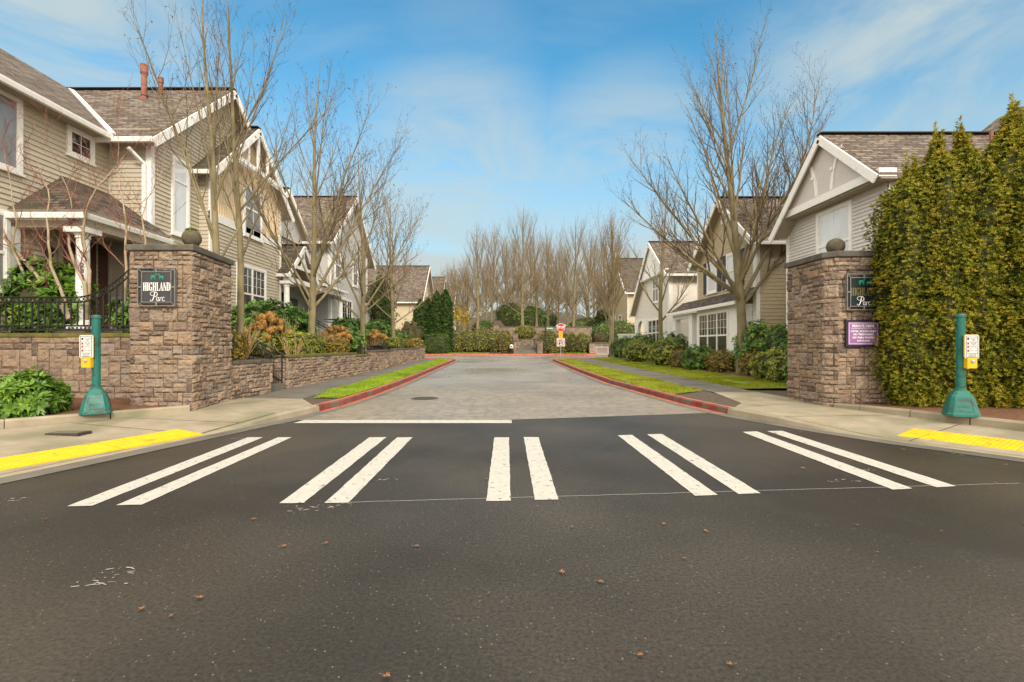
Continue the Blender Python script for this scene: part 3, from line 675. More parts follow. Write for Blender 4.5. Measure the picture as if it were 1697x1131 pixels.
def lawn(A, B, mat, n, seed, label):
    A = [(x, y, G(y) + z) for x, y, z in A]; B = [(x, y, G(y) + z) for x, y, z in B]
    A2 = dense(A, .5); B2 = []
    for x, y, z in A2:
        for k in range(len(A) - 1):
            if min(A[k][1], A[k + 1][1]) - 1e-6 <= y <= max(A[k][1], A[k + 1][1]) + 1e-6:
                f = (y - A[k][1]) / (A[k + 1][1] - A[k][1]); B2.append(tuple(lerp(B[k][i], B[k + 1][i], f) for i in range(3))); break
    mb = MB(); rows = []
    for j in range(7):
        rows.append([(lerp(a[0], b[0], j / 6), lerp(a[1], b[1], j / 6), lerp(a[2], b[2], j / 6) + .02 * math.sin(math.pi * j / 6) + .012 * noise.noise(Vector((a[0] * 2 + j, a[1] * 2, 0)))) for a, b in zip(A2, B2)])
    mb.grid(rows); o = mb.build('turf', 'turf'); o['kind'] = 'structure'
    b = blades('grass', A2, B2, n, mat, seed=seed); tag(b, label, 'grass', kind='stuff')
lawn([(-3.75, 36.5, .15), (-3.79, 28, .15), (-3.8, 20, .15), (-3.84, 16, .15), (-3.98, 13.6, .15), (-4.10, 12.1, .155)],
     [(-4.86, 36.5, .15), (-4.88, 28, .15), (-4.9, 20, .15), (-4.93, 16, .15), (-4.95, 13.6, .15), (-4.7, 12.1, .155)], 'grass_blade', 30000, 1, 'bright green grass verge between the left kerb and sidewalk')
lawn([(4.02, 36.5, .15), (4.02, 28, .15), (4.06, 20, .15), (4.4, 14.8, .15), (4.62, 13.0, .15)],
     [(5.44, 36.5, .15), (5.44, 28, .15), (5.5, 22, .15), (5.76, 16, .15), (5.72, 13.8, .15)], 'grass_blade_dry', 30000, 2, 'yellowish grass verge between the right kerb and sidewalk')
lawn([(6.98, 38, .15), (6.97, 28, .15), (7.02, 22, .15), (7.14, 16, .15), (7.2, 14.5, .15)],
     [(8.9, 38, .19), (8.75, 28, .20), (8.65, 21.5, .22), (9.2, 17, .20), (10.0, 14.2, .18)], 'grass_blade_dry', 42000, 3, 'yellowish lawn between the right sidewalk and the shrubs')
lawn([(.5, 50.9, .16), (-6.8, 50.9, .16)][::-1] if False else [(-6.6, 50.3, .16), (-6.4, 51.6, .2)], [(-1.4, 50.3, .16), (-1.4, 51.6, .2)], 'grass_blade', 4000, 4, 'thin grass strip in front of the clipped hedge beyond the cross street')
lawn([(5.0, 50.3, .16), (5.0, 51.6, .2)], [(9.0, 50.3, .16), (9.0, 51.6, .2)], 'grass_blade', 3500, 5, 'thin grass strip behind the street name post')
lawn([(-3.3, 57.6, 1.6), (-3.3, 62, 2.4)], [(-.6, 57.6, 2.55), (-.6, 62, 3.0)], 'grass_blade', 2500, 6, 'small bright green bank behind the clipped hedge')

# ------------------------------------------------------------------ masonry
def ashlar(mb, o, u, n, L, H, seed, cell=.115, maxw=5, maxh=3, d=(.016, .056), zbase=None, m=0):
    """irregular squared rubble on one face of a wall; mortar plane lies at depth 0"""
    rnd = random.Random(seed); o = Vector(o); u = Vector(u); n = Vector(n); k = Vector((0, 0, 1))
    nx = max(1, round(L / cell)); nz = max(1, round(H / cell)); cx = L / nx; cz = H / nz
    used = [[False] * nx for _ in range(nz)]
    for j in range(nz):
        i = 0
        while i < nx:
            if used[j][i]: i += 1; continue
            w = rnd.choice([1, 2, 2, 3, 3, 4, maxw]); h = rnd.choice([1, 1, 1, 1, 2, 2, 2, maxh])
            if h >= 2 and w > 4: w = 3
            ww = 0
            while ww < w and i + ww < nx and not used[j][i + ww]: ww += 1
            w = ww; hh = 1
            while hh < h and j + hh < nz and not any(used[j + hh][i + q] for q in range(w)): hh += 1
            h = hh
            for b in range(h):
                for a in range(w): used[j + b][i + a] = True
            g = .006; s0 = i * cx + g; s1 = (i + w) * cx - g; z0 = j * cz + g; z1 = (j + h) * cz - g
            D = rnd.uniform(*d); tint = min(max(rnd.gauss(.5, .28), 0), 1)
            na = 2 + 2 * w; nb = 2 + 2 * h; q0 = rnd.uniform(-50, 50)
            rows = []; tx = rnd.uniform(-.02, .02); tz = rnd.uniform(-.02, .02)
            for b in range(nb + 1):
                row = []
                for a in range(na + 1):
                    s = lerp(s0, s1, a / na); z = lerp(z0, z1, b / nb); edge = a in (0, na) or b in (0, nb)
                    if edge:
                        dep = D * .42 + rnd.uniform(-.006, .006); s += rnd.uniform(-.004, .004); z += rnd.uniform(-.004, .004)
                    else:
                        dep = D + .030 * noise.noise(Vector((s * 9 + q0, z * 13, q0))) + .018 * noise.noise(Vector((s * 24 + q0, z * 30, 1))) + rnd.uniform(-.005, .005) + tx * (a / na - .5) + tz * (b / nb - .5); s += rnd.uniform(-.012, .012); z += rnd.uniform(-.01, .01)
                    row.append(o + u * s + k * z + n * dep)
                rows.append(row)
            mb.grid(rows, m, tint)
            ringp = rows[0] + [r[-1] for r in rows[1:]] + list(reversed(rows[-1][:-1])) + [r[0] for r in reversed(rows[1:-1])]
            back = [p - n * ((p - o).dot(n) + .004) for p in ringp]
            mb.grid([ringp + ringp[:1], back + back[:1]], m, tint)
            i += w
def stone_block(poly, z0, z1, faces, seed, parent, name='stonework', cell=.092):
    """poly: footprint counter-clockwise; faces: indices of sides that show stones"""
    mb = MB(); n = len(poly); e = 0.0
    mb.prism([(x, y, z1) for x, y in poly], [(x, y, z0) for x, y in poly], 1)
    for f in faces:
        a = Vector((*poly[f], z0)); b = Vector((*poly[(f + 1) % n], z0)); d = (b - a); L = d.length; d.normalize()
        nn = Vector((d.y, -d.x, 0))
        ashlar(mb, a - d * .02 + nn * .002, d, nn, L + .04, z1 - z0, seed + f * 17, cell)
    return mb.build(name, ['stone', 'mortar'], parent)
def slab_cap(poly, z, th, over, parent, mat='cap_stone', name='cap'):
    mb = MB(); c = Vector((sum(p[0] for p in poly) / len(poly), sum(p[1] for p in poly) / len(poly)))
    n = len(poly); out = []
    for i in range(n):
        p = Vector(poly[i]); a = Vector(poly[i - 1]); b = Vector(poly[(i + 1) % n])
        d1 = (p - a).normalized(); d2 = (b - p).normalized(); n1 = Vector((d1.y, -d1.x)); n2 = Vector((d2.y, -d2.x))
        m = (n1 + n2).normalized(); out.append(p + m * (over / max(.3, m.dot(n1))))
    ring = lambda off, zz: [(c.x + (p.x - c.x) * off, c.y + (p.y - c.y) * off, zz) for p in out]
    rows = [ring(.93, z), ring(.99, z + .004), ring(1.0, z + .02), ring(1.0, z + th - .025), ring(.985, z + th), ring(.5, z + th + .012)]
    mb.grid(rows, 0, closed=True, cap=True)
    return mb.build(name, mat, parent)

def wall_run(name, label, segs, loc, group='stone garden walls along the left sidewalk', cell=.092):
    t = thing(name, label, 'stone wall', loc, group)
    for k, (poly, z0, z1, faces, seed, mat) in enumerate(segs):
        stone_block(poly, z0, z1, faces, seed, t, cell=cell); slab_cap(poly, z1, .085, .045, t, mat)
    return t
wall_run('stone_wall', 'long brown stone wall carrying the iron fence', [([(-13, 10.9), (-7.55, 10.9), (-7.55, 11.25), (-13, 11.25)], .15, 1.69, [0], 11, 'cap_moss')], (-9.5, 10.9, .2), cell=.135)
def street_wall(x0, x1, y0, y1, z0, z1, seed, mat='cap_stone', faces=(1, 0, 2)):   # front faces the street (+x)
    return ([(x0 - .32, y0), (x0, y0), (x1, y1), (x1 - .32, y1)], z0, z1, list(faces), seed, mat)
wall_run('stone_wall', 'short low stone wall joining the left gate pillar to the first steps', [street_wall(-6.60, -6.42, 11.7, 13.38, .1, 1.03, 31)], (-6.5, 12.5, .15))
t = wall_run('stone_wall', 'long stepped stone wall right of the first steps with mossy cap', [street_wall(-6.40, -6.13, 14.42, 20.2, .1, 1.13, 41, 'cap_moss'), street_wall(-6.13, -6.05, 20.2, 22.02, .1, 1.02, 43, 'cap_moss')], (-6.25, 18, .2))
wall_run('stone_wall', 'short stone wall standing between the second and third steps', [street_wall(-6.05, -5.97, 23.0, 26.5, .15, 1.18, 51)], (-6.0, 24.7, .25))
wall_run('stone_wall', 'farthest stone wall beside the left sidewalk, ending near the cross street', [street_wall(-5.97, -5.80, 27.5, 33.6, .2, 1.24, 61), street_wall(-5.80, -5.72, 33.7, 35.6, .2, 1.32, 63)], (-5.85, 31, .3))
# returns beside the steps
for (y, seed) in ((13.38, 71), (14.42, 73), (22.02, 75), (23.0, 77), (26.5, 79), (27.5, 81)): pass
def steps(name, label, y0, y1, n, loc, x0=-6.45, run=.32, rise=.175):
    t = thing(name, label, 'steps', loc, 'concrete steps up to the left houses')
    for k in range(n):
        mb = MB(); xa = x0 - run * k; zt = G(y0) + .17 + rise * (k + 1)
        mb.box((xa - (run + .25 if k < n - 1 else 3.2), y0 + .012, zt - rise - .1), (xa, y1 - .012, zt)); mb.build('step', 'concrete_grey', t)
    for y in (y0, y1):
        s = 1 if y == y0 else -1
        mb = MB(); poly = [(-8.8, min(y, y - s * .3)), (-6.47, min(y, y - s * .3)), (-6.47, max(y, y - s * .3)), (-8.8, max(y, y - s * .3))]
        stone_block(poly, 0.1, 1.03 if y < 14 else 1.08, [2 if y == y0 else 0], int(y * 10), t, 'side_wall')
    return t
steps('steps', 'concrete steps right of the left gate pillar with iron handrail', 13.45, 14.35, 5, (-6.5, 13.9, .15))
steps('steps', 'concrete steps in the second gap of the left stone walls', 22.1, 22.95, 5, (-6.5, 22.5, .2))
steps('steps', 'concrete steps in the farthest gap of the left stone walls', 26.6, 27.45, 5, (-6.5, 27, .3))
# handrails
def rail(label, y, x0=-6.5, z0=.3, n=11, dx=-.24, slope=.55, hgt=.95, tail=0.7):
    t = thing('handrail', label, 'handrail', (x0, y, z0), 'iron handrails of the steps')
    mb = MB(); top0 = Vector((x0, y, z0 + hgt)); d = Vector((dx * n, 0, -dx * n * slope))
    top1 = top0 + d; end = top1 + Vector((-tail, 0, 0))
    mb.tube([top0 + Vector((.10, 0, -.10)), top0 + Vector((.05, 0, -.01)), top0, top1, end], [.024] * 5, 6); mb.build('top_rail', 'iron', t)
    mb = MB(); low0 = top0 - Vector((0, 0, hgt - .16)); mb.tube([low0, low0 + d, low0 + d + Vector((-tail, 0, 0))], [.017] * 3, 5); mb.build('bottom_rail', 'iron', t)
    mb = MB(); mid = top0 - Vector((0, 0, .14)); mb.tube([mid, mid + d, mid + d + Vector((-tail, 0, 0))], [.017] * 3, 5); mb.build('middle_rail', 'iron', t)
    for k in range(n + 1):
        p = top0 + d * (k / n); mb = MB(); post = k in (0, n)
        mb.tube([p - Vector((0, 0, hgt if post else hgt - .16)), p], [.022 if post else .012] * 2, 5); mb.build('post' if post else 'baluster', 'iron', t)
    return t
rail('black iron handrail on the near side of the first steps', 13.55)
rail('black iron handrail on the far side of the first steps', 14.25)
rail('black iron handrail on the near side of the second steps', 22.2, z0=.5)
rail('black iron handrail on the far side of the second steps', 22.85, z0=.5)
rail('black iron handrail on the near side of the third steps', 26.7, z0=.55)
rail('black iron handrail on the far side of the third steps', 27.35, z0=.55)

# gate pillars
def pillar(label, poly, z0, z1, faces, seed, ball, moss, loc):
    t = thing('gate_pillar', label, 'gate pillar', loc, 'stone gate pillars')
    stone_block(poly, z0, z1, faces, seed, t, cell=.098); slab_cap(poly, z1, .13, .075, t)
    mb = MB(); c = Vector(ball); R = .188
    rows = []
    for j in range(15):
        a = -math.pi / 2 + math.pi * j / 14
        rows.append([c + Vector((math.cos(a) * math.cos(b * .2617994), math.cos(a) * math.sin(b * .2617994), math.sin(a))) * (R * (1 + .03 * noise.noise(Vector((math.cos(a) * math.cos(b * .2618), math.cos(a) * math.sin(b * .2618), math.sin(a))) * 4))) for b in range(24)])
    mb.grid(rows, 0, closed=True)
    mb.lathe(c - Vector((0, 0, R + .01)), [(.14, 0), (.15, .02), (.13, .05)], 18, 0)
    b = mb.build('stone_ball', 'ball_stone', t, smooth=True)
    if moss:
        mb = MB()
        rnd = random.Random(9)
        for _ in range(420):
            a = rnd.uniform(0, 6.283); e = rnd.gauss(0, .30)
            d = Vector((math.sin(e) * math.cos(a), math.sin(e) * math.sin(a), abs(math.cos(e)))); p = c + d * (R + rnd.uniform(0, .02)); q = d.cross(Vector((rnd.random(), rnd.random(), rnd.random()))).normalized() * .014; w = d.cross(q).normalized() * .014
            mb.face([p - q - w, p + q - w, p + q * .5 + w + d * .02, p - q * .5 + w + d * .02])
        mb.build('moss_patch', 'moss', b)
    return t
pillar('left square stone gate pillar with moss on its round ball', [(-7.62, 9.92), (-6.38, 9.92), (-6.58, 11.68), (-7.62, 11.68)], .05, 3.44, [0, 1, 3], 101, (-6.62, 10.3, 3.785), True, (-7.0, 10.8, .15))
pillar('right stone gate pillar partly swallowed by the tall conifers', [(7.30, 10.48), (8.5, 10.48), (8.5, 12.0), (7.12, 12.0), (7.12, 10.66)], .05, 3.42, [0, 3, 4], 131, (7.60, 11.0, 3.755), False, (7.8, 11.2, .15))

# writing
FONT_CACHE = {}
def text(name, body, size, pos, u, n, mat, parent, sx=1.0, bold=0.0, align='CENTER', shear=0.0, th=.002, space=1.0):
    cu = bpy.data.curves.new('text', 'FONT'); cu.body = body; cu.size = size; cu.align_x = align; cu.align_y = 'CENTER'
    cu.extrude = th; cu.offset = bold; cu.shear = shear; cu.space_character = space; cu.resolution_u = 2
    tmp = bpy.data.objects.new('text', cu); COL.objects.link(tmp)
    bpy.context.view_layer.update()
    me = bpy.data.meshes.new_from_object(tmp.evaluated_get(bpy.context.evaluated_depsgraph_get()))
    bpy.data.objects.remove(tmp)
    u = Vector(u).normalized(); n = Vector(n).normalized(); v = n.cross(u); pos = Vector(pos) - ORG[parent.name]
    M = Matrix(((u.x * sx, v.x, n.x, pos.x), (u.y * sx, v.y, n.y, pos.y), (u.z * sx, v.z, n.z, pos.z), (0, 0, 0, 1)))
    me.transform(M); me.materials.clear()
    me.attributes.new('tint', 'FLOAT', 'FACE')
    return finish(name, me, [mat], parent)
def glyphs(name, strokes, o, u, v, n, mat, parent, th=.003):
    mb = MB(); o = Vector(o); u = Vector(u); v = Vector(v); n = Vector(n)
    for poly in strokes:
        a = [o + u * x + v * y + n * th for x, y in poly]; b = [o + u * x + v * y for x, y in poly]; mb.prism(a, b)
    return mb.build(name, mat, parent)
R_ = lambda x0, y0, x1, y1: [(x0, y0), (x1, y0), (x1, y1), (x0, y1)]
def serif_letter(ch):
    s = []
    foot = lambda x0, x1: [R_(x0, 0, x1, .05), R_(x0, .95, x1, 1)]
    if ch == 'H': s = [R_(.07, .05, .22, .95), R_(.44, .05, .59, .95), R_(.22, .47, .44, .54)] + foot(0, .29) + foot(.37, .66)
    if ch == 'I': s = [R_(.07, .05, .22, .95)] + foot(0, .29)
    if ch == 'L': s = [R_(.07, .05, .22, .95)] + foot(0, .29) + [R_(.29, 0, .52, .05), [(.46, .05), (.52, .05), (.52, .33)]]
    if ch == 'G':
        s = [R_(.02, .22, .17, .78), [(.02, .22), (.17, .22), (.26, .06), (.24, 0), (.12, .05)], [(.02, .78), (.12, .95), (.24, 1), (.26, .94), (.17, .78)], R_(.24, .94, .40, 1), R_(.24, 0, .40, .06), [(.40, .94), (.40, 1), (.53, 1), (.53, .70), (.49, .70)], R_(.40, .03, .53, .46), R_(.32, .42, .60, .47)]
    if ch == 'A': s = [[(.03, .03), (.08, .03), (.30, 1), (.26, 1)], [(.38, .03), (.55, .03), (.36, 1), (.26, 1)], R_(.13, .30, .42, .35), R_(-.02, 0, .16, .045), R_(.32, 0, .62, .045)]
    if ch == 'N': s = [R_(.08, .05, .13, .95), R_(.53, .05, .58, .95), [(.03, 1), (.20, 1), (.58, 0), (.44, 0)], R_(0, 0, .21, .05), R_(.44, .95, .66, 1)]
    if ch == 'D': s = [R_(.07, .05, .22, .95), R_(0, 0, .36, .05), R_(0, .95, .36, 1), [(.36, 0), (.56, .18), (.42, .18), (.32, .05)], R_(.42, .18, .57, .82), [(.36, 1), (.32, .95), (.42, .82), (.57, .82)]]
    w = {'H': .70, 'I': .33, 'L': .56, 'G': .64, 'A': .62, 'N': .68, 'D': .62}[ch]
    return s, w
def word_serif(word, size):
    out = []; x = 0
    for ch in word:
        s, w = serif_letter(ch)
        out += [[((px + x) * size, py * size) for px, py in poly] for poly in s]; x += w
    W_ = x * size
    return [[(px - W_ / 2, py) for px, py in poly] for poly in out], W_
def ribbon(pts, w):
    out = []
    for i in range(len(pts) - 1):
        (x0, y0), (x1, y1) = pts[i], pts[i + 1]; L = math.hypot(x1 - x0, y1 - y0) or 1; w0 = w[i] if isinstance(w, list) else w; w1 = w[i + 1] if isinstance(w, list) else w
        nx, ny = -(y1 - y0) / L, (x1 - x0) / L
        out.append([(x0 - nx * w0, y0 - ny * w0), (x1 - nx * w1, y1 - ny * w1), (x1 + nx * w1, y1 + ny * w1), (x0 + nx * w0, y0 + ny * w0)])
    return out
def script_word(s):
    circ = lambda cx, cy, rx, ry, a0, a1, n=12: [(cx + rx * math.cos(math.radians(lerp(a0, a1, k / n))), cy + ry * math.sin(math.radians(lerp(a0, a1, k / n)))) for k in range(n + 1)]
    st = []
    st += ribbon([(.42, .92), (.36, .62), (.28, .30), (.18, .06), (.06, .0), (-.04, .06), (-.02, .16)], [.028, .045, .045, .03, .02, .02, .02])      # stem of the capital
    st += ribbon(circ(.42, .69, .25, .24, 115, -115, 14) + [(.28, .50)], .030)
    st += ribbon(circ(.24, .74, .30, .20, 70, 285, 14), .018)
    st += ribbon(circ(.70, .20, .11, .19, 60, 360, 12), .024) + ribbon([(.81, .38), (.78, .18), (.82, .03), (.90, .10)], .026)                        # a
    st += ribbon([(.96, .38), (.92, .02)], .028) + ribbon([(.94, .20), (1.0, .34), (1.08, .38), (1.12, .33)], .022)                                   # r
    st += ribbon(circ(1.30, .20, .13, .19, 50, 320, 12), .024)                                                                                       # c
    return [[((x - .62) * s, y * s) for x, y in p] for p in st]
def deer(s, flip, antlers):
    p = [[(0, .32), (.10, .40), (.42, .40), (.50, .34), (.46, .22), (.06, .22)], [(.02, .36), (-.02, .30), (-.03, .22), (.01, .30)],
         [(.02, 0), (.06, 0), (.09, .25), (.03, .28)], [(.11, 0), (.14, 0), (.15, .24), (.09, .25)], [(.36, 0), (.39, 0), (.41, .25), (.35, .25)], [(.44, 0), (.47, 0), (.48, .28), (.42, .25)],
         [(.38, .36), (.48, .30), (.56, .60), (.48, .62)], [(.46, .66), (.47, .58), (.64, .52), (.66, .56), (.56, .66)], [(.47, .64), (.42, .70), (.50, .68)]]
    if antlers: p += ribbon([(.52, .66), (.48, .80), (.54, .98)], .014) + ribbon([(.56, .66), (.62, .80), (.60, .98)], .014) + ribbon([(.49, .78), (.42, .88)], .012) + ribbon([(.61, .78), (.68, .86)], .012)
    return [[((-x if flip else x) * s, y * s) for x, y in q] for q in p]
def gate_sign(label, o, u, n, w, h, board, lettering, right):
    """o: lower left corner on the pillar face"""
    t = thing('gate_sign', label, 'sign', o, 'square dark signs on the gate pillars')
    o = Vector(o); u = Vector(u); n = Vector(n); v = Vector((0, 0, 1))
    mb = MB(); mb.obox(o, u, n, .05, w - .05, .05, h - .05, .02, .052); b = mb.build('board', board, t)
    mb = MB()
    fr = .016
    for a in (0, .075):
        for s0, s1, z0, z1 in ((a, w - a, a, a + fr), (a, w - a, h - a - fr, h - a), (a, a + fr, a + fr, h - a - fr), (w - a - fr, w - a, a + fr, h - a - fr)):
            mb.obox(o, u, n, s0, s1, z0, z1, .018, .082 if a == 0 else .07)
    for c in ((0, 0, 1, 1), (w, 0, -1, 1), (0, h, 1, -1), (w, h, -1, -1)):
        p = o + u * c[0] + v * c[1] + n * .066; q = p + u * (c[2] * .085) + v * (c[3] * .085); mb.beam(p, q, .012, .02, n)
    for c in ((w / 2, .005, 0, 1), (w / 2, h - .005, 0, -1), (.005, h / 2, 1, 0), (w - .005, h / 2, -1, 0)):
        p = o + u * c[0] + v * c[1] + n * .064; q = p + u * (c[2] * .08) + v * (c[3] * .08); mb.beam(p, q, .03, .024, n)
    for s0, s1 in ((.12, .16), (w - .16, w - .12)): mb.obox(o, u, n, s0, s1, .2, h - .2, -.01, .02)
    mb.build('frame', 'sign_frame', t)
    st, W_ = word_serif('HIGHLAND', .165); k = (w - .20) / W_
    glyphs('lettering', [[(x * k, y) for x, y in q] for q in st], o + u * (w / 2) + v * (h * .405) + n * .0525, u, v, n, lettering, b)
    glyphs('lettering', script_word(.20), o + u * (w / 2 - .0) + v * (h * .135) + n * .0525, u, v, n, 'sign_letter', b)
    dy = h * .70
    if right:
        glyphs('emblem', [[(x - .10, y) for x, y in q] for q in deer(.24, False, True)] , o + u * (w * .50) + v * dy + n * .0525, u, v, n, 'sign_green', b)
        glyphs('emblem', [[(x + .05, y) for x, y in q] for q in deer(.17, False, False)], o + u * (w * .52) + v * dy + n * .0545, u, v, n, 'sign_green', b)
    else:
        glyphs('emblem', [[(x - .125, y) for x, y in q] for q in deer(.20, False, True)], o + u * (w * .5) + v * dy + n * .0525, u, v, n, 'sign_green', b)
        glyphs('emblem', [[(x + .135, y) for x, y in q] for q in deer(.18, True, False)], o + u * (w * .5) + v * dy + n * .0525, u, v, n, 'sign_green', b)
    return t
gate_sign('dark sign with white HIGHLAND lettering on the left gate pillar', (-7.40, 9.87, 2.30), (1, 0, 0), (0, -1, 0), .76, .78, 'sign_board', 'sign_letter', False)
gate_sign('black sign with dull gold HIGHLAND lettering on the right gate pillar', (7.40, 10.43, 2.26), (1, 0, 0), (0, -1, 0), .74, .78, 'sign_board_green', 'sign_gold', True)
def purple_sign():
    o = Vector((7.40, 10.42, 1.47)); u = Vector((1, 0, 0)); n = Vector((0, -1, 0)); v = Vector((0, 0, 1)); w = .745; h = .58
    t = thing('notice_sign', 'purple private drive notice below the black sign on the right pillar', 'sign', o)
    mb = MB(); mb.obox(o, u, n, 0, w, 0, h, -.01, .03); mb.build('frame', 'sign_black', t)
    mb = MB(); mb.obox(o, u, n, .045, w - .045, .045, h - .045, .028, .036); b = mb.build('board', 'sign_purple', t)
    mb = MB(); a = .065
    for s0, s1, z0, z1 in ((a, w - a, a, a + .006), (a, w - a, h - a - .006, h - a), (a, a + .006, a + .006, h - a - .006), (w - a - .006, w - a, a + .006, h - a - .006), (.11, w - .11, .392, .398)): mb.obox(o, u, n, s0, s1, z0, z1, .0365, .038)
    mb.build('border', 'sign_letter', b)
    for body, z, size, sx, bold in (('PRIVATE DRIVE', .445, .085, .86, .001), ('LOCAL ACCESS ONLY', .335, .056, .98, .001), ('NO TRESPASSING', .267, .056, .98, .001), ('NO THRU TRAFFIC', .199, .056, .98, .001), ('RCW 9A.52.080', .132, .042, .95, .0008)):
        text('lettering', body, size, o + u * (w / 2) + v * z + n * .038, u, n, 'sign_letter', b, sx, bold)
purple_sign()

# push button posts
def button_post(label, base, rot, plate_dx):
    c = Vector(base); t = thing('push_button_post', label, 'crossing post', base, 'green push button posts at the crosswalk')
    mb = MB()
    def octo(hw, z, cut=.28):
        k = hw * (1 - cut); pts = [(hw, -k), (hw, k), (k, hw), (-k, hw), (-hw, k), (-hw, -k), (-k, -hw), (k, -hw)]
        return [c + Vector((x * math.cos(rot) - y * math.sin(rot), x * math.sin(rot) + y * math.cos(rot), z)) for x, y in pts]
    mb.grid([octo(.222, 0), octo(.220, .035), octo(.208, .05), octo(.150, .33), octo(.140, .345), octo(.082, .43), octo(.076, .435)], 0, closed=True, cap=True)
    for a in range(4):                                       # raised panels on the flared sides
        ang = rot + a * math.pi / 2; n0 = Vector((math.cos(ang), math.sin(ang), 0)); u0 = Vector((-n0.y, n0.x, 0))
        q = lambda s, z, d: c + u0 * (s * .8 * lerp(1.0, .70, (z - .05) / .28)) + n0 * (lerp(.208, .150, (z - .05) / .28) + d) + Vector((0, 0, z))
        for s0, s1, z0, z1 in ((-.165, .165, .085, .095), (-.165, .165, .285, .295), (-.165, -.150, .095, .285), (.150, .165, .095, .285)):
            mb.prism([q(s0, z0, .006), q(s1, z0, .006), q(s1, z1, .006), q(s0, z1, .006)], [q(s0, z0, -.004), q(s1, z0, -.004), q(s1, z1, -.004), q(s0, z1, -.004)])
    b = mb.build('base', 'green_metal', t)
    for a in (2, 3):
        ang = rot + a * math.pi / 2; n0 = Vector((math.cos(ang), math.sin(ang), 0))
        if n0.y < -.3:
            text('raised_lettering', 'pelco', .062, c + n0 * .184 + Vector((0, 0, .175)), (-n0.y, n0.x, 0), (n0 + Vector((0, 0, .22))).normalized(), 'green_metal', b, 1.2, .001, th=.004)
    mb = MB(); mb.lathe(c, [(.084, .43), (.082, .46), (.068, .465), (.061, .47), (.060, 1.2), (.060, 1.70)], 24)
    for k in range(16):
        a = k / 16 * 6.2832; p = c + Vector((math.cos(a) * .060, math.sin(a) * .060, 0)); mb.tube([p + Vector((0, 0, .48)), p + Vector((0, 0, 1.68))], [.005, .005], 5)
    mb.build('pole', 'green_metal', t)
    mb = MB(); mb.lathe(c, [(.062, 1.70), (.074, 1.705), (.075, 1.74), (.070, 1.76), (.04, 1.768), (.001, 1.77)], 24); mb.build('pole_cap', 'green_metal', t)
    # instruction plate and button housing
    n = Vector((-c.x * .008, -1, 0)).normalized(); u = Vector((-n.y, n.x, 0)); o = c + u * plate_dx + n * .085; v = Vector((0, 0, 1))
    def rr(w, h, r, z, d):
        pts = []
        for cx, cy, a0 in ((w / 2 - r, -h / 2 + r, -90), (w / 2 - r, h / 2 - r, 0), (-w / 2 + r, h / 2 - r, 90), (-w / 2 + r, -h / 2 + r, 180)):
            for k in range(4): a = math.radians(a0 + 30 * k); pts.append(o + u * (cx + r * math.cos(a)) + v * (z + cy + r * math.sin(a)) + n * d)
        return pts
    zc = 1.195
    mb = MB(); mb.prism(rr(.238, .416, .03, zc, .028), rr(.238, .416, .03, zc, .012)); mb.obox(o, u, n, -.085 if plate_dx > 0 else -.07, .07 if plate_dx > 0 else .085, zc - .37, zc - .19, -.03, .05)
    mb.obox(o, u, n, -.05, .05, zc - .1, zc + .1, -.1, -.01)
    h = mb.build('button_housing', 'yellow_metal', t)
    mb = MB(); mb.lathe((0, 0, 0), [(.032, 0), (.032, .012), (.024, .02), (.001, .022)], 14)
    R = Matrix((u, v, n)).transposed()
    mb.v = [tuple(o + v * (zc - .25) + n * .05 + R @ Vector(p) + u * (.0)) for p in mb.v]; mb.build('button', 'galvanised', h)
    mb = MB(); mb.prism(rr(.228, .405, .03, zc, .034), rr(.228, .405, .03, zc, .029)); pl = mb.build('sign_plate', 'sign_white', t)
    mb = MB(); w2, h2 = .198, .375
    for s0, s1, z0, z1 in ((-w2 / 2, w2 / 2, -h2 / 2, -h2 / 2 + .008), (-w2 / 2, w2 / 2, h2 / 2 - .008, h2 / 2), (-w2 / 2, -w2 / 2 + .008, -h2 / 2 + .008, h2 / 2 - .008), (w2 / 2 - .008, w2 / 2, -h2 / 2 + .008, h2 / 2 - .008), (-w2 / 2 + .008, w2 / 2 - .008, .093, .097), (-w2 / 2 + .008, w2 / 2 - .008, -.040, -.036), (-w2 / 2 + .008, w2 / 2 - .008, -.108, -.104)):
        mb.obox(o + v * zc, u, n, s0, s1, z0, z1, .0345, .036)
    mb.obox(o + v * zc, u, n, -.078, -.048, .118, .158, .0345, .0365)
    mb.build('border', 'sign_black', pl)
    mb = MB()
    for z in (.055, .0, -.072): mb.obox(o + v * zc, u, n, -.078, -.046, z - .018, z + .020, .0345, .0365)
    mb.build('pictogram', 'sign_red', pl)
    for body, z, size in (('START CROSSING', .150, .0165), ('Watch for', .130, .0155), ('vehicles', .112, .0155), ("DON'T START", .072, .0165), ('Finish crossing', .053, .0145), ('if started', .036, .0145), ('TIME REMAINING', .012, .0140), ('To finish crossing', -.008, .0135), ("DON'T CROSS", -.072, .0175), ('TO CROSS STREET', -.124, .019), ('PUSH BUTTON', -.147, .0205)):
        text('lettering', body, size, o + v * (zc + z) + n * .0345 + u * (.026 if z > -.11 else 0), u, n, 'sign_black', pl, 1.0, .0004, th=.001)
    mb = MB(); p0 = o + v * (zc - .168) + n * .036
    mb.prism([p0 + u * -.06 + v * .004, p0 + u * .06 + v * .004, p0 + u * .06 - v * .004, p0 + u * -.06 - v * .004][::-1], [p0 + u * -.06 + v * .004 - n * .002, p0 + u * .06 + v * .004 - n * .002, p0 + u * .06 - v * .004 - n * .002, p0 + u * -.06 - v * .004 - n * .002][::-1])
    mb.build('arrow_bar', 'sign_black', pl)
button_post('green push button post in front of the brown stone wall', (-7.33, 8.72, .285), math.radians(33), -.085)
button_post('green push button post in front of the tall conifers', (7.98, 8.40, .285), math.radians(-28), .085)

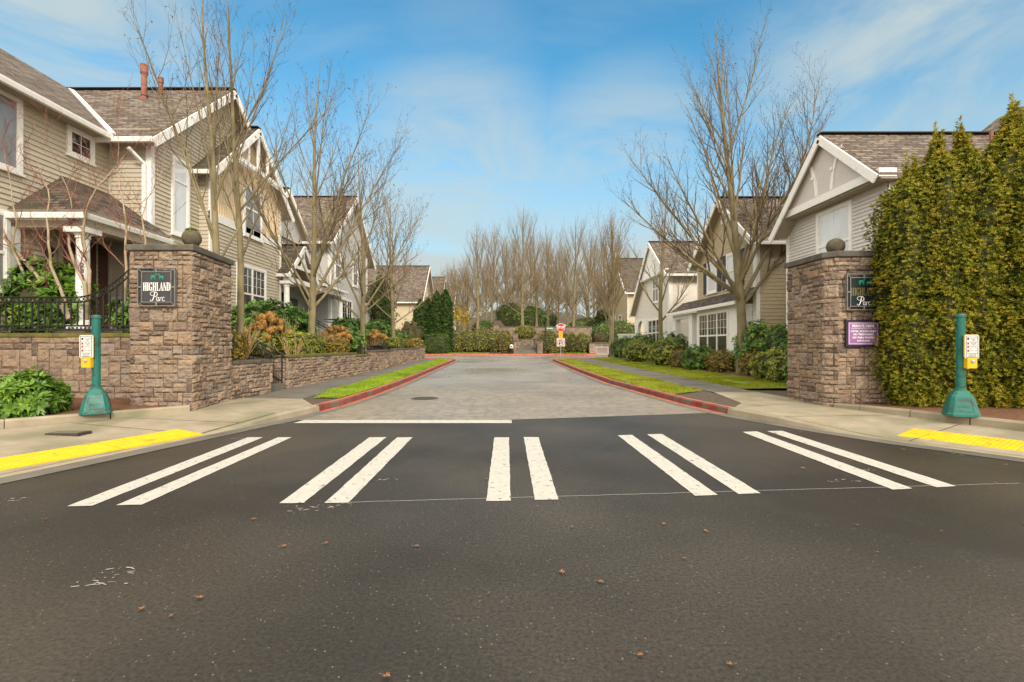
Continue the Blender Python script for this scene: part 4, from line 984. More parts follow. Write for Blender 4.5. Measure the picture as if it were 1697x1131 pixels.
# iron fence on the left wall
def iron_fence():
    t = thing('iron_fence', 'black iron fence on the stone wall, its top rail sweeping up to the pillar', 'fence', (-9.5, 11.0, 1.8))
    y = 11.0; zb = 1.81
    def top(x):
        if x < -9.75: return 2.60
        f = (x + 9.75) / 1.55; return 2.60 + .98 * f ** 2.0
    xs = [-13 + .1 * k for k in range(int((-8.15 + 13) / .1) + 1)]
    mb = MB()
    for off in (0.0, -.115): mb.tube([(x, y, top(x) + off - (.05 * max(0, (x + 9.75) / 1.55) if off else 0)) for x in xs], [.017] * len(xs), 4)
    mb.build('top_rail', 'iron', t)
    mb = MB()
    for z in (zb + .04, zb + .145): mb.box((-13, y - .016, z - .014), (-8.1, y + .016, z + .014))
    mb.build('bottom_rail', 'iron', t)
    mb = MB(); x = -12.9
    while x < -8.15:
        e = .02; sl = Vector((1, 0, (top(x + e) - top(x - e)) / (2 * e))).normalized(); w = Vector((-sl.z, 0, sl.x))
        mb.ring(Vector((x, y, top(x) - .058 - .024 * max(0, (x + 9.75) / 1.55))), sl, w, .043, .008, 10)
        x += .092 / max(1, 1 / max(sl.x, .3)) if x < -9.75 else .092 * sl.x
    x = -12.95
    while x < -8.15: mb.ring((x, y, zb + .0925), (1, 0, 0), (0, 0, 1), .040, .008, 10); x += .092
    mb.build('scrollwork', 'iron', t)
    for k in range(33):
        x = -12.93 + k * .148
        if x > -8.18: break
        mb = MB(); mb.box((x - .015, y - .009, zb + .155), (x + .015, y + .009, top(x) - .11 - .05 * max(0, (x + 9.75) / 1.55))); mb.build('picket', 'iron', t)
iron_fence()

# traffic signs at the far end
def stop_sign():
    b = Vector((4.66, 38.3, .47)); t = thing('stop_sign', 'red octagonal stop sign above a no U-turn plate on a thin post', 'sign', b)
    mb = MB(); mb.tube([b, b + Vector((0, 0, 2.75))], [.03, .03], 8); mb.build('post', 'galvanised', t)
    n = Vector((0, -1, 0)); u = Vector((1, 0, 0)); v = Vector((0, 0, 1)); zc = 2.46
    octg = lambda r, d: [b + u * (r * math.cos(math.radians(22.5 + 45 * k))) + v * (zc + r * math.sin(math.radians(22.5 + 45 * k))) + n * d for k in range(8)]
    mb = MB(); mb.prism(octg(.345, .045), octg(.345, .038)); pl = mb.build('sign_plate', 'sign_white', t)
    mb = MB(); mb.prism(octg(.312, .049), octg(.312, .046)); rd = mb.build('sign_face', 'sign_red', pl)
    text('lettering', 'STOP', .27, b + v * zc + n * .050, u, n, 'sign_letter', pl, .85, .006)
    mb = MB(); mb.obox(b, u, n, -.165, .165, 1.62, 2.12, .034, .040); yp = mb.build('yellow_plate', 'yellow_metal', t)
    text('lettering', '4', .12, b + v * 1.86 + n * .041, u, n, 'sign_black', yp, 1, .002) if False else None
    mb = MB(); mb.obox(b, u, n, -.03, .03, 1.84, 1.88, .0405, .043); mb.build('marking', 'sign_black', yp)
    mb = MB(); mb.obox(b, u, n, -.325, .325, .96, 1.61, .034, .040); up = mb.build('turn_plate', 'sign_white', t)
    c = b + v * 1.285 + n * .046
    st = ribbon([(-.10, -.10), (-.10, .06), (-.07, .12), (0, .145), (.07, .12), (.10, .06), (.10, -.14)], .032) + [[(-.20, -.06), (-.10, -.20), (0, -.06)]]
    glyphs('arrow', st, c - n * .005, u, v, n, 'sign_black', up, .004)
    mb = MB()
    for k in range(24):
        a0 = k / 24 * 6.2832; a1 = (k + 1) / 24 * 6.2832; q = lambda r, a, d: c + u * (r * math.cos(a)) + v * (r * math.sin(a)) + n * d
        mb.prism([q(.245, a0, .004), q(.285, a0, .004), q(.285, a1, .004), q(.245, a1, .004)], [q(.245, a0, -.005), q(.285, a0, -.005), q(.285, a1, -.005), q(.245, a1, -.005)])
    mb.beam(c + u * -.18 + v * .18 + n * .001, c + u * .18 - v * .18 + n * .001, .035, .006, n)
    mb.build('prohibition_ring', 'sign_red', up)
stop_sign()
def street_name():
    b = Vector((4.56, 50.6, .62)); t = thing('street_name_post', 'dark post with a small green street name blade before the round shrubs', 'street sign', b)
    mb = MB(); mb.tube([b, b + Vector((0, 0, 2.95))], [.07, .06], 8); mb.lathe(b, [(.12, 0), (.12, .25), (.08, .3)], 10); mb.lathe(b + Vector((0, 0, 2.95)), [(.08, 0), (.08, .08), (.001, .16)], 10); mb.build('post', 'iron', t)
    mb = MB(); mb.box(b + Vector((.06, -.015, 2.56)), b + Vector((.86, .015, 2.82))); nb = mb.build('name_blade', 'sign_street', t)
    mb = MB()
    rnd = random.Random(2)
    for k in range(9): mb.box(b + Vector((.14 + k * .072, -.019, 2.64)), b + Vector((.14 + k * .072 + .045, -.0155, 2.64 + rnd.uniform(.06, .11))))
    mb.build('lettering', 'sign_letter', nb)
street_name()
def lamp_post():
    b = Vector((-5.75, 52.6, .7)); t = thing('street_lamp', 'dark lantern street lamp beside the green columnar conifers', 'street lamp', b)
    mb = MB(); mb.lathe(b, [(.16, 0), (.16, .4), (.09, .55), (.06, .7), (.055, 3.7), (.10, 3.75), (.10, 3.85), (.05, 3.9)], 10); mb.build('pole', 'iron', t)
    mb = MB(); mb.lathe(b, [(.10, 3.9), (.17, 4.35)], 6); l = mb.build('lantern', 'lamp_glass', t)
    mb = MB(); mb.lathe(b, [(.22, 4.35), (.14, 4.5), (.05, 4.6), (.001, 4.72)], 6); mb.build('lantern_roof', 'iron', l)
lamp_post()

# small fixtures on the ground
def manhole():
    c = PGr(704, 660.5, .006); mb = MB()
    mb.lathe(c, [(.001, .004), (.30, .004), (.30, -.003), (.325, -.003), (.325, .006), (.375, .006), (.38, -.006)], 32, cap=False)
    for r in (.07, .13, .19, .25):
        for k in range(int(r * 60)):
            a = k / int(r * 60) * 6.2832 + r; p = c + Vector((r * math.cos(a), r * math.sin(a), .004)); mb.prism([p + Vector((x, y, .006)) for x, y in ((-.012, -.012), (.012, -.012), (.012, .012), (-.012, .012))], [p + Vector((x, y, 0)) for x, y in ((-.015, -.015), (.015, -.015), (.015, .015), (-.015, .015))])
    tag(mb.build('manhole_cover', 'cast_iron'), 'round dark iron manhole cover in the stamped concrete', 'manhole cover')
manhole()
def valve_box():
    c = Vector(PGr(114, 718, .11)); mb = MB(); c.z = .112
    mb.box(c + Vector((-.26, -.13, -.03)), c + Vector((.26, .13, .012)), 0); t = thing('valve_box', 'small rectangular meter box lid set in the left sidewalk', 'box lid', c); mb.build('surround', 'cast_iron', t)
    mb = MB(); mb.box(c + Vector((-.21, -.095, .008)), c + Vector((.21, .095, .018))); mb.build('lid', 'concrete_grey', t)
valve_box()
mb = MB(); c = Vector((-8.05, 9.35, .30)); mb.tube([c + Vector((0, 0, -.1)), c + Vector((0, 0, .10)), c + Vector((.03, -.03, .17)), c + Vector((.10, -.08, .19)), c + Vector((.16, -.12, .15))], [.045, .045, .05, .05, .052], 12, cap=True)
tag(mb.build('drain_pipe', 'pvc_white'), 'short white plastic pipe elbow sticking out of the mulch', 'pipe')
def crate():
    b = Vector((9.05, 43.6, .66)); t = thing('planter_crate', 'pale pinkish open crate tilted on the lawn by a tree', 'crate', b)
    mb = MB(); S = lambda hw, z: [b + Vector((x * hw * 1.25 + z * -.18, y * hw * .8, z)) for x, y in ((-1, -1), (1, -1), (1, 1), (-1, 1))]
    for zz, hh in ((.0, .16), (.62, .74)): mb.grid([S(.40 + zz * .1, zz), S(.40 + hh * .1, hh)], 0, closed=True, cap=True)
    for x, y in ((-1, -1), (1, -1), (1, 1), (-1, 1)): mb.beam(b + Vector((x * .47, y * .29, .1)), b + Vector((x * .56 - .12, y * .34, .68)), .13, .10)
    mb.build('frame', 'pvc_white', t)
    mb = MB(); mb.grid([S(.36, .12), S(.42, .62)], 0, closed=True); mb.build('side_panel', 'stone_pink', t)
crate()
mb = MB(); b = Vector((1.0, 50.75, .66)); t = thing('waste_dispenser', 'small white round topped box on a post left of the far steps', 'dispenser', b)
mb.tube([b, b + Vector((0, 0, .55))], [.04, .04], 6); mb.build('post', 'iron', t)
mb = MB(); mb.lathe(b + Vector((0, 0, .5)), [(.001, 0), (.17, .02), (.20, .14), (.19, .34), (.12, .44), (.001, .47)], 14); bx = mb.build('box', 'sign_white', t, smooth=True)
mb = MB(); mb.box(b + Vector((-.09, -.225, .70)), b + Vector((.09, -.175, .80))); mb.build('slot', 'sign_black', bx)

# far steps, piers and retaining walls of the park
def far_steps():
    t = thing('park_steps', 'stone steps between two short piers beyond the cross street', 'steps', (2.75, 51.2, .6))
    for k in range(5):
        mb = MB(); mb.box((1.75, 51.4 + .42 * k, .5), (3.75, 56.2, .60 + .19 * (k + 1))); mb.build('step', 'concrete_grey', t)
    mb = MB(); stone_block([(1.5, 53.8), (4.0, 53.8), (4.0, 54.1), (1.5, 54.1)], .6, 2.15, [0], 301, t, 'back_wall'); slab_cap([(1.5, 53.8), (4.0, 53.8), (4.0, 54.1), (1.5, 54.1)], 2.15, .09, .05, t)
    for x, lab in ((1.28, 'left'), (3.78, 'right')):
        p = [(x, 51.1), (x + .5, 51.1), (x + .5, 51.6), (x, 51.6)]; stone_block(p, .5, 1.9, [0, 1, 3], 310 + int(x * 7), t, 'pier'); slab_cap(p, 1.9, .1, .06, t)
        p = [(x - .05, 53.3), (x + .45, 53.3), (x + .45, 53.75), (x - .05, 53.75)]; stone_block(p, .6, 2.75, [0, 1, 3], 330 + int(x * 7), t, 'pier'); slab_cap(p, 2.75, .1, .06, t)
far_steps()
def far_wall(label, poly, z0, z1, faces, seed, loc, cell=.2):
    t = thing('stone_wall', label, 'stone wall', loc, 'stone retaining walls of the park'); stone_block(poly, z0, z1, faces, seed, t, cell=cell); slab_cap(poly, z1, .12, .06, t)
far_wall('long dark stone retaining wall behind the far steps', [(-.4, 57.0), (10.6, 57.0), (10.6, 57.5), (-.4, 57.5)], 1.0, 3.62, [0], 351, (5, 57, 1.4))
far_wall('square stone end pier at the left of the far retaining wall', [(-1.0, 56.8), (-.41, 56.8), (-.41, 57.5), (-1.0, 57.5)], .9, 3.85, [0, 1, 3], 357, (-.7, 57, 1.4))
far_wall('low stone wall beneath the burgundy shrub beyond the cross street', [(9.3, 51.2), (13.5, 51.2), (13.5, 51.6), (9.3, 51.6)], .4, 1.7, [0, 3], 361, (11, 51.4, .6))

# ------------------------------------------------------------------ houses
UY = Vector((0, 1, 0)); UX = Vector((1, 0, 0)); UZ = Vector((0, 0, 1))
def span(poly, z):
    lo, hi = None, None
    for (s0, z0), (s1, z1) in zip(poly, poly[1:] + poly[:1]):
        if (z0 - z) * (z1 - z) <= 0 and z0 != z1:
            s = s0 + (s1 - s0) * (z - z0) / (z1 - z0)
            lo = s if lo is None else min(lo, s); hi = s if hi is None else max(hi, s)
    return (lo, hi) if lo is not None and hi - lo > .01 else None
def clap(name, t, o, u, n, poly, mat, exp=.13, dep=.028, shingle=0.0):
    mb = MB(); o = Vector(o); u = Vector(u); n = Vector(n)
    z = min(p[1] for p in poly); zt = max(p[1] for p in poly); rnd = random.Random(int(abs(o.x * 7 + o.y * 13)) + 1)
    while z < zt - .01:
        z1 = min(z + exp, zt); a = span(poly, z + .0015); b = span(poly, z1 - .0015)
        if a:
            if not b: b = (sum(a) / 2, sum(a) / 2 + .011)
            q = lambda s, zz, d: o + u * s + UZ * zz + n * d
            cuts = [0.0, 1.0]
            if shingle:
                s = a[0] + rnd.uniform(.05, shingle); cuts = [0.0]
                while s < a[1] - .06: cuts.append((s - a[0]) / (a[1] - a[0])); s += shingle * rnd.uniform(.6, 1.3)
                cuts.append(1.0)
            for c0, c1 in zip(cuts, cuts[1:]):
                g = .003 if shingle else 0; dd = dep + (rnd.uniform(-.003, .004) if shingle else 0)
                s0 = lerp(a[0], a[1], c0) + g; s1 = lerp(a[0], a[1], c1) - g; r0 = lerp(b[0], b[1], c0) + g; r1 = lerp(b[0], b[1], c1) - g
                mb.face([q(s0, z, dd), q(s1, z, dd), q(r1, z1, .003), q(r0, z1, .003)], 0, rnd.random()); mb.face([q(s0, z, .002), q(s1, z, .002), q(s1, z, dd), q(s0, z, dd)])
            if shingle: mb.face([q(a[0], z, -.002), q(a[1], z, -.002), q(b[1], z1, -.002), q(b[0], z1, -.002)])
        z += exp
    return mb.build(name, mat, t)
def flat(name, t, o, u, n, poly, mat, batten=0.0, dep=.004, thick=.05):
    mb = MB(); o = Vector(o); u = Vector(u); n = Vector(n); q = lambda s, z, d: o + u * s + UZ * z + n * d
    mb.prism([q(s, z, dep) for s, z in poly], [q(s, z, dep - thick) for s, z in poly])
    if batten:
        s = min(p[0] for p in poly) + batten * .5; top = max(p[0] for p in poly)
        z0 = min(p[1] for p in poly)
        while s < top:
            zs = []
            for (a0, b0), (a1, b1) in zip(poly, poly[1:] + poly[:1]):
                if (a0 - s) * (a1 - s) <= 0 and a0 != a1: zs.append(b0 + (b1 - b0) * (s - a0) / (a1 - a0))
            if len(zs) >= 2 and max(zs) - min(zs) > .1: mb.obox(o, u, n, s - .016, s + .016, min(zs) + .01, max(zs) - .01, dep - .002, dep + .018)
            s += batten
    return mb.build(name, mat, t)
def board(name, t, o, u, n, s0, s1, z0, z1, d1=.035, mat='paint_white', d0=-.02):
    mb = MB(); mb.obox(o, u, n, s0, s1, z0, z1, d0, d1); return mb.build(name, mat, t)
def window(t, o, u, n, w, h, cols=1, sash=((0, .5, 1, 1), (.5, 1, 3, 3)), gl='glass_dark', trim=.10, name='window', arch=False, d=.0):
    """o: lower left corner of the opening on the wall plane; cols: mulled units side by side"""
    o = Vector(o) + Vector(n) * d; u = Vector(u); n = Vector(n)
    mb = MB()
    mb.obox(o, u, n, -trim, 0, -trim, h + trim, .0, .068); mb.obox(o, u, n, w, w + trim, -trim, h + trim, .0, .068)
    mb.obox(o, u, n, 0, w, h, h + trim, .0, .068); mb.obox(o, u, n, -.0, w, -trim * .8, 0, .0, .068)
    mb.obox(o, u, n, -trim - .03, w + trim + .03, -trim * .8 - .05, -trim * .8, .0, .095)
    f = mb.build(name, 'paint_white', t)
    mb = MB(); cw = w / cols
    for c in range(cols):
        a = c * cw; b = a + cw
        if c: mb.obox(o, u, n, a - .045, a + .045, 0, h, .036, .064)
        a += .0; fr = .035
        for z0, z1, nx, ny in sash:
            z0 *= h; z1 *= h
            mb.obox(o, u, n, a, b, z0, z0 + fr, .035, .056); mb.obox(o, u, n, a, b, z1 - fr, z1, .035, .056)
            mb.obox(o, u, n, a, a + fr, z0 + fr, z1 - fr, .035, .056); mb.obox(o, u, n, b - fr, b, z0 + fr, z1 - fr, .035, .056)
            for k in range(1, nx): s = lerp(a, b, k / nx); mb.obox(o, u, n, s - .007, s + .007, z0 + fr, z1 - fr, .035, .046)
            for k in range(1, ny): z = lerp(z0, z1, k / ny); mb.obox(o, u, n, a + fr, b - fr, z - .007, z + .007, .0352, .045)
    mb.build('sash', 'paint_white', f)
    mb = MB(); mb.obox(o, u, n, 0, w, 0, h, .0, .034); mb.build('pane', gl, f)
    return f
def roof_ab(t, X0, X1, eA, rid, eB, roof='shingles', th=.14, rake=True, gut=True, rake_w=.24, name='roof', sideA=True, sideB=True, white='paint_white', rakeA=True, rakeB=True):
    """gable roof with its ridge along x from the front edge X0 back to X1; eA, rid, eB = (y, z)"""
    mb = MB(); r0 = (X0, rid[0], rid[1]); r1 = (X1, rid[0], rid[1])
    if sideA: mb.slab([(X0, eA[0], eA[1]), (X1, eA[0], eA[1]), r1, r0], th)
    if sideB: mb.slab([(X0, eB[0], eB[1]), (X1, eB[0], eB[1]), r1, r0], th)
    mb.beam(Vector(r0) + Vector((0, 0, .02)), Vector(r1) + Vector((0, 0, .02)), .26, .035, m=0)
    r = mb.build(name, [roof, 'soffit'], t)
    sx = 1 if X0 > X1 else -1
    if rake:
        mb = MB()
        for (ey, ez), on in ((eA, rakeA and sideA), (eB, rakeB and sideB)):
            if not on: continue
            p0 = Vector((X0 + sx * .025, ey, ez - th * .5 - rake_w * .40)); p1 = Vector((X0 + sx * .025, rid[0], rid[1] - th * .5 - rake_w * .40))
            mb.beam(p0, p1, .05, rake_w, UZ)
        mb.build('rake_board', white, r)
    if gut:
        mb = MB()
        for (ey, ez), on in ((eA, sideA), (eB, sideB)):
            if not on: continue
            s = -1 if ey < rid[0] else 1
            y0, z0 = ey + s * .05, ez - .10
            prof = [(-.055, -.07), (.045, -.07), (.065, .02), (.065, .06), (.05, .06), (.045, -.05), (-.05, -.05), (-.055, .06)]
            mb.prism([(X0 + sx * .04, y0 + s * a, z0 + b) for a, b in prof], [(X1, y0 + s * a, z0 + b) for a, b in prof])
        mb.build('gutter', white, r)
    return r
def column(t, x, y, z0, z1, r=.14, name='column'):
    mb = MB(); c = Vector((x, y, 0))
    mb.box((x - r * 1.5, y - r * 1.5, z0), (x + r * 1.5, y + r * 1.5, z0 + .10))
    mb.lathe(c, [(r * 1.25, z0 + .10), (r * 1.25, z0 + .16), (r, z0 + .22), (r, z0 + 1.0), (r * .88, z1 - .28), (r * .88, z1 - .26), (r * 1.1, z1 - .24), (r * 1.0, z1 - .20), (r * 1.35, z1 - .13)], 20)
    mb.box((x - r * 1.75, y - r * 1.75, z1 - .13), (x + r * 1.75, y + r * 1.75, z1 - .003))
    return mb.build(name, 'paint_white', t)
def downspout(t, pts, r=.04):
    mb = MB()
    for a, b in zip(pts, pts[1:]): mb.beam(a, b, r * 2, r * 1.6, UY if abs(Vector(b).z - Vector(a).z) > .4 else UZ)
    mb.build('downspout', 'paint_white', t)

def house_a():
    t = thing('house', 'large beige lap sided house with porch column and two rusty roof pipes', 'house', (-12, 15, 1.5))
    S = 'siding_beige'
    clap('side_wall', t, (-11.69, 6.0, 0), UY, UX, [(0, 0.0), (8.34, 0.0), (8.34, 7.80), (0, 7.80)], S)
    clap('front_wall', t, (-11.69, 14.34, 0), UX, -UY, [(0, 1.3), (1.25, 1.3), (1.25, 7.95), (0, 7.95)], S)
    clap('gable_wall', t, (-10.44, 14.34, 0), UY, UX, [(0, 1.3), (7.8, 1.3), (7.8, 7.5), (3.78, 10.9), (0, 7.72)], S)
    clap('bay_wall', t, (-10.08, 16.62, 0), UY, UX, [(0, 1.3), (5.34, 1.3), (5.34, 5.86), (0, 5.86)], S)
    clap('bay_side_wall', t, (-10.44, 16.62, 0), UX, -UY, [(0, 1.3), (.36, 1.3), (.36, 7.6), (0, 7.6)], S)
    flat('bay_gable_panel', t, (-10.08, 16.62, 0), UY, UX, [(0, 6.16), (5.34, 6.16), (5.34, 7.65), (2.70, 9.98), (0, 7.72)], 'batten_tan', .15)
    board('bay_band', t, (-10.08, 16.62, 0), UY, UX, -.02, 5.36, 5.86, 6.16, .04)
    for o, u, n, z1 in (((-10.44, 14.34, 0), UY, UX, 7.80), ((-10.08, 16.62, 0), UY, UX, 7.72)):
        board('corner_board', t, o, u, n, -.02, .13, 1.3, z1, .032)
    board('corner_board', t, (-10.44, 14.34, 0), UX, -UY, -.12, .03, 1.3, 7.80, .032)
    board('corner_board', t, (-10.08, 21.96, 0), UY, UX, -.13, .02, 1.3, 7.9, .032)
    board('corner_board', t, (-11.69, 14.34, 0), UX, -UY, .02, .09, 1.3, 7.6, .03, S)
    # roofs
    r = roof_ab(t, -10.02, -16.3, (13.86, 7.50), (18.12, 11.1), (22.38, 7.50))
    mb = MB()
    mb.slab([(-11.22, 5.0, 7.56), (-11.22, 13.86, 7.56), (-16.2, 18.12, 11.1), (-16.2, 5.0, 11.1)], .14)
    mb.slab([(-21.2, 5.0, 7.56), (-21.2, 18.1, 7.56), (-16.2, 18.12, 11.1), (-16.2, 5.0, 11.1)], .14)
    w = mb.build('wing_roof', ['shingles', 'soffit'], t)
    mb = MB(); prof = [(-.055, -.17), (.045, -.17), (.065, -.08), (.065, -.04), (-.055, -.04)]
    mb.prism([(-11.17 + a, 5.0, 7.56 + b) for a, b in prof], [(-11.17 + a, 13.80, 7.56 + b) for a, b in prof]); mb.build('gutter', 'paint_white', w)
    mb = MB(); a = Vector((-11.20, 13.88, 7.60)); b = Vector((-16.2, 18.12, 11.14)); mb.beam(a, b, .16, .05, UZ); mb.build('valley_flashing', 'pvc_white', w)
    mb = MB(); mb.box((-11.69, 6.0, 7.44), (-11.18, 14.30, 7.47)); mb.box((-11.6, 13.9, 7.42), (-10.06, 14.32, 7.445)); mb.build('soffit', 'soffit', t)
    mb = MB(); mb.beam((-13.45, 9.8, 9.25), (-13.2, 10.05, 9.12), .35, .14); mb.build('roof_vent', 'shutter_dark', t)
    # bay roof with its open truss
    br = roof_ab(t, -9.66, -10.5, (16.13, 7.40), (19.22, 10.16), (22.31, 7.40), 'shingles_dark')
    mb = MB(); X = -9.70
    mb.beam((X, 17.55, 8.42), (X, 20.89, 8.42), .07, .17); mb.beam((X, 19.22, 8.5), (X, 19.22, 9.85), .07, .15, UY)
    for s in (-1, 1): mb.beam((X, 19.22 + s * .75, 8.5), (X, 19.22 + s * .75, 9.25), .07, .13, UY); mb.beam((X - .02, 19.22 + s * 1.75, 8.30), (X - .02, 19.22 + s * .35, 8.36), .06, .12)
    mb.build('gable_truss', 'paint_white', br)
    # windows
    window(t, (-11.69, 10.22, 5.72), UY, UX, 1.40, 1.66, 1, ((0, 1, 1, 1),), 'glass_mid', name='large_window')
    window(t, (-11.69, 13.03, 6.73), UY, UX, .66, .60, 1, ((0, 1, 2, 2),), name='small_window')
    window(t, (-11.69, 9.6, 2.85), UY, UX, 1.72, 1.72, 1, ((0, .48, 1, 1), (.48, 1, 1, 1)), 'glass_mid', name='porch_window')
    window(t, (-10.44, 15.30, 5.12), UY, UX, .66, 2.30, 1, ((0, .72, 1, 1), (.72, 1, 1, 1)), 'glass_sky_pale', name='tall_window')
    window(t, (-10.08, 18.86, 5.90), UY, UX, 1.24, 1.78, 1, ((0, .58, 2, 1), (.58, 1, 2, 1)), 'glass_mid', name='bay_window', d=.006)
    window(t, (-10.08, 18.38, 2.72), UY, UX, 2.05, 1.86, 2, ((0, .44, 1, 1), (.44, 1, 3, 3)), 'glass_dark', name='double_window')
    # porch
    mb = MB(); mb.slab([(-11.69, 11.38, 4.72), (-9.84, 11.38, 4.72), (-11.69, 12.84, 6.02)], .10)
    mb.slab([(-9.84, 11.38, 4.72), (-9.84, 14.33, 4.72), (-11.69, 14.33, 6.02), (-11.69, 12.84, 6.02)], .10)
    pr = mb.build('porch_roof', ['shingles_dark', 'soffit'], t)
    mb = MB(); mb.prism([(-11.69, 11.33 - a, 4.66 + b) for a, b in prof], [(-9.78, 11.33 - a, 4.66 + b) for a, b in prof]); mb.prism([(-9.79 + a, 11.28, 4.66 + b) for a, b in prof], [(-9.79 + a, 14.3, 4.66 + b) for a, b in prof]); mb.build('gutter', 'paint_white', pr)
    mb = MB(); mb.box((-11.66, 11.55, 4.33), (-9.98, 11.80, 4.60)); mb.box((-10.26, 11.80, 4.33), (-9.98, 14.3, 4.60)); mb.build('porch_beam', 'siding_beige', t)
    mb = MB(); mb.box((-11.66, 11.80, 4.50), (-10.0, 14.3, 4.53)); mb.build('porch_ceiling', 'soffit', t)
    column(t, -10.14, 11.68, 1.9, 4.33, .145)
    board('corner_board', t, (-11.69, 11.42, 0), UY, UX, 0, .24, 1.5, 4.33, .06)
    mb = MB(); mb.box((-11.7, 11.45, 1.2), (-9.9, 14.3, 1.9)); mb.build('porch_floor', 'concrete_grey', t)
    d = board('door', t, (-11.69, 12.80, 0), UY, UX, 0, 1.05, 1.9, 4.42, .05, 'door_brown')
    mb = MB(); o = Vector((-11.69, 12.80, 0))
    for s0, s1, z0, z1 in ((.12, .46, 2.1, 2.9), (.58, .92, 2.1, 2.9), (.12, .46, 3.05, 4.15), (.58, .92, 3.05, 4.15)): mb.obox(o, UY, UX, s0, s1, z0, z1, .049, .062)
    mb.build('door_panel', 'door_brown', d)
    board('door_frame', t, (-11.69, 12.80, 0), UY, UX, -.14, -.005, 1.9, 4.5, .06, 'siding_beige')
    board('side_panel', t, (-11.69, 13.95, 0), UY, UX, 0, .30, 1.9, 4.42, .055, 'door_brown')
    mb = MB(); c = Vector((-11.58, 12.35, 3.85)); mb.lathe(c, [(.03, -.22), (.06, -.17), (.09, .10), (.11, .11), (.02, .22)], 8); mb.build('wall_lantern', 'iron', t)
    mb = MB(); mb.obox((-11.69, 12.02, 0), UY, UX, 0, .62, 3.05, 3.35, .01, .09); mb.build('letter_box', 'cast_iron', t)
    for k, ch in enumerate('23215'): text('house_number', ch, .145, (-10.14 + .085, 11.68 - .112, 3.42 - k * .135), (1, .62, 0), (.62, -1, 0), 'sign_black', t, 1, .002, th=.004)
    downspout(t, [(-10.72, 13.84, 7.42), (-10.72, 13.84, 7.18), (-10.56, 14.24, 6.86), (-10.56, 14.24, 1.6)], .045)
    # roof pipes
    for x, y, z, h, r in ((-12.72, 17.16, 10.2, 1.28, .092), (-12.27, 17.36, 10.35, .78, .066)):
        mb = MB(); c = Vector((x, y, z)); mb.lathe(c, [(r * 1.9, -.2), (r * 1.5, .08), (r, .10), (r, h * .75), (r * 1.02, h * .76), (r * 1.35, h * .77), (r * 1.38, h), (r * 1.2, h + .01), (r * .9, h - .05)], 18)
        for zz in (.16, h * .73): mb.lathe(c, [(r, zz), (r * 1.28, zz + .01), (r * 1.28, zz + .04), (r, zz + .05)], 18, cap=False)
        mb.build('roof_pipe', 'pipe_rust', t)
    mb = MB(); mb.obox((-10.08, 16.95, 0), UY, UX, 0, .16, 4.55, 4.72, .0, .14); mb.build('outlet_box', 'pvc_white', t)
    # rear mass so that nothing behind the roof planes is open
    mb = MB(); mb.box((-21, 5.9, 0.0), (-11.75, 22, 7.3)); mb.build('rear_wall', S, t)
    mb = MB(); mb.box((-12, 14.6, 1.0), (-10.6, 22, 7.3)); mb.build('rear_wall', S, t)
    mb = MB(); mb.box((-10.5, 16.7, 1.0), (-10.15, 21.9, 7.3)); mb.build('rear_wall', S, t)
house_a()

def porch_gable(t, X0, X1, ya, yb, ze, zr, z0, roof='shingles_dark', cols=(True, True), truss=True):
    yc = (ya + yb) / 2; r = roof_ab(t, X0, X1, (ya, ze), (yc, zr), (yb, ze), roof, .10, rake_w=.20, name='porch_roof')
    mb = MB(); X = X0 - .04
    if truss:
        mb.beam((X, ya + .5, ze + .42), (X, yb - .5, ze + .42), .07, .15); mb.beam((X, yc, ze + .42), (X, yc, zr - .2), .07, .12, UY)
        for s in (-1, 1): mb.beam((X, yc + s * .33, ze + .46), (X, yc, ze + 1.0 if zr - ze > 1.1 else zr - .25), .06, .09)
        mb.build('gable_truss', 'paint_white', r)
    mb = MB(); mb.box((X0 - .35, ya + .2, ze - .32), (X0 - .12, yb - .2, ze - .1)); mb.build('porch_beam', 'paint_white', t)
    for on, y in zip(cols, (ya + .35, yb - .35)):
        if on: column(t, X0 - .24, y, z0, ze - .32, .13)
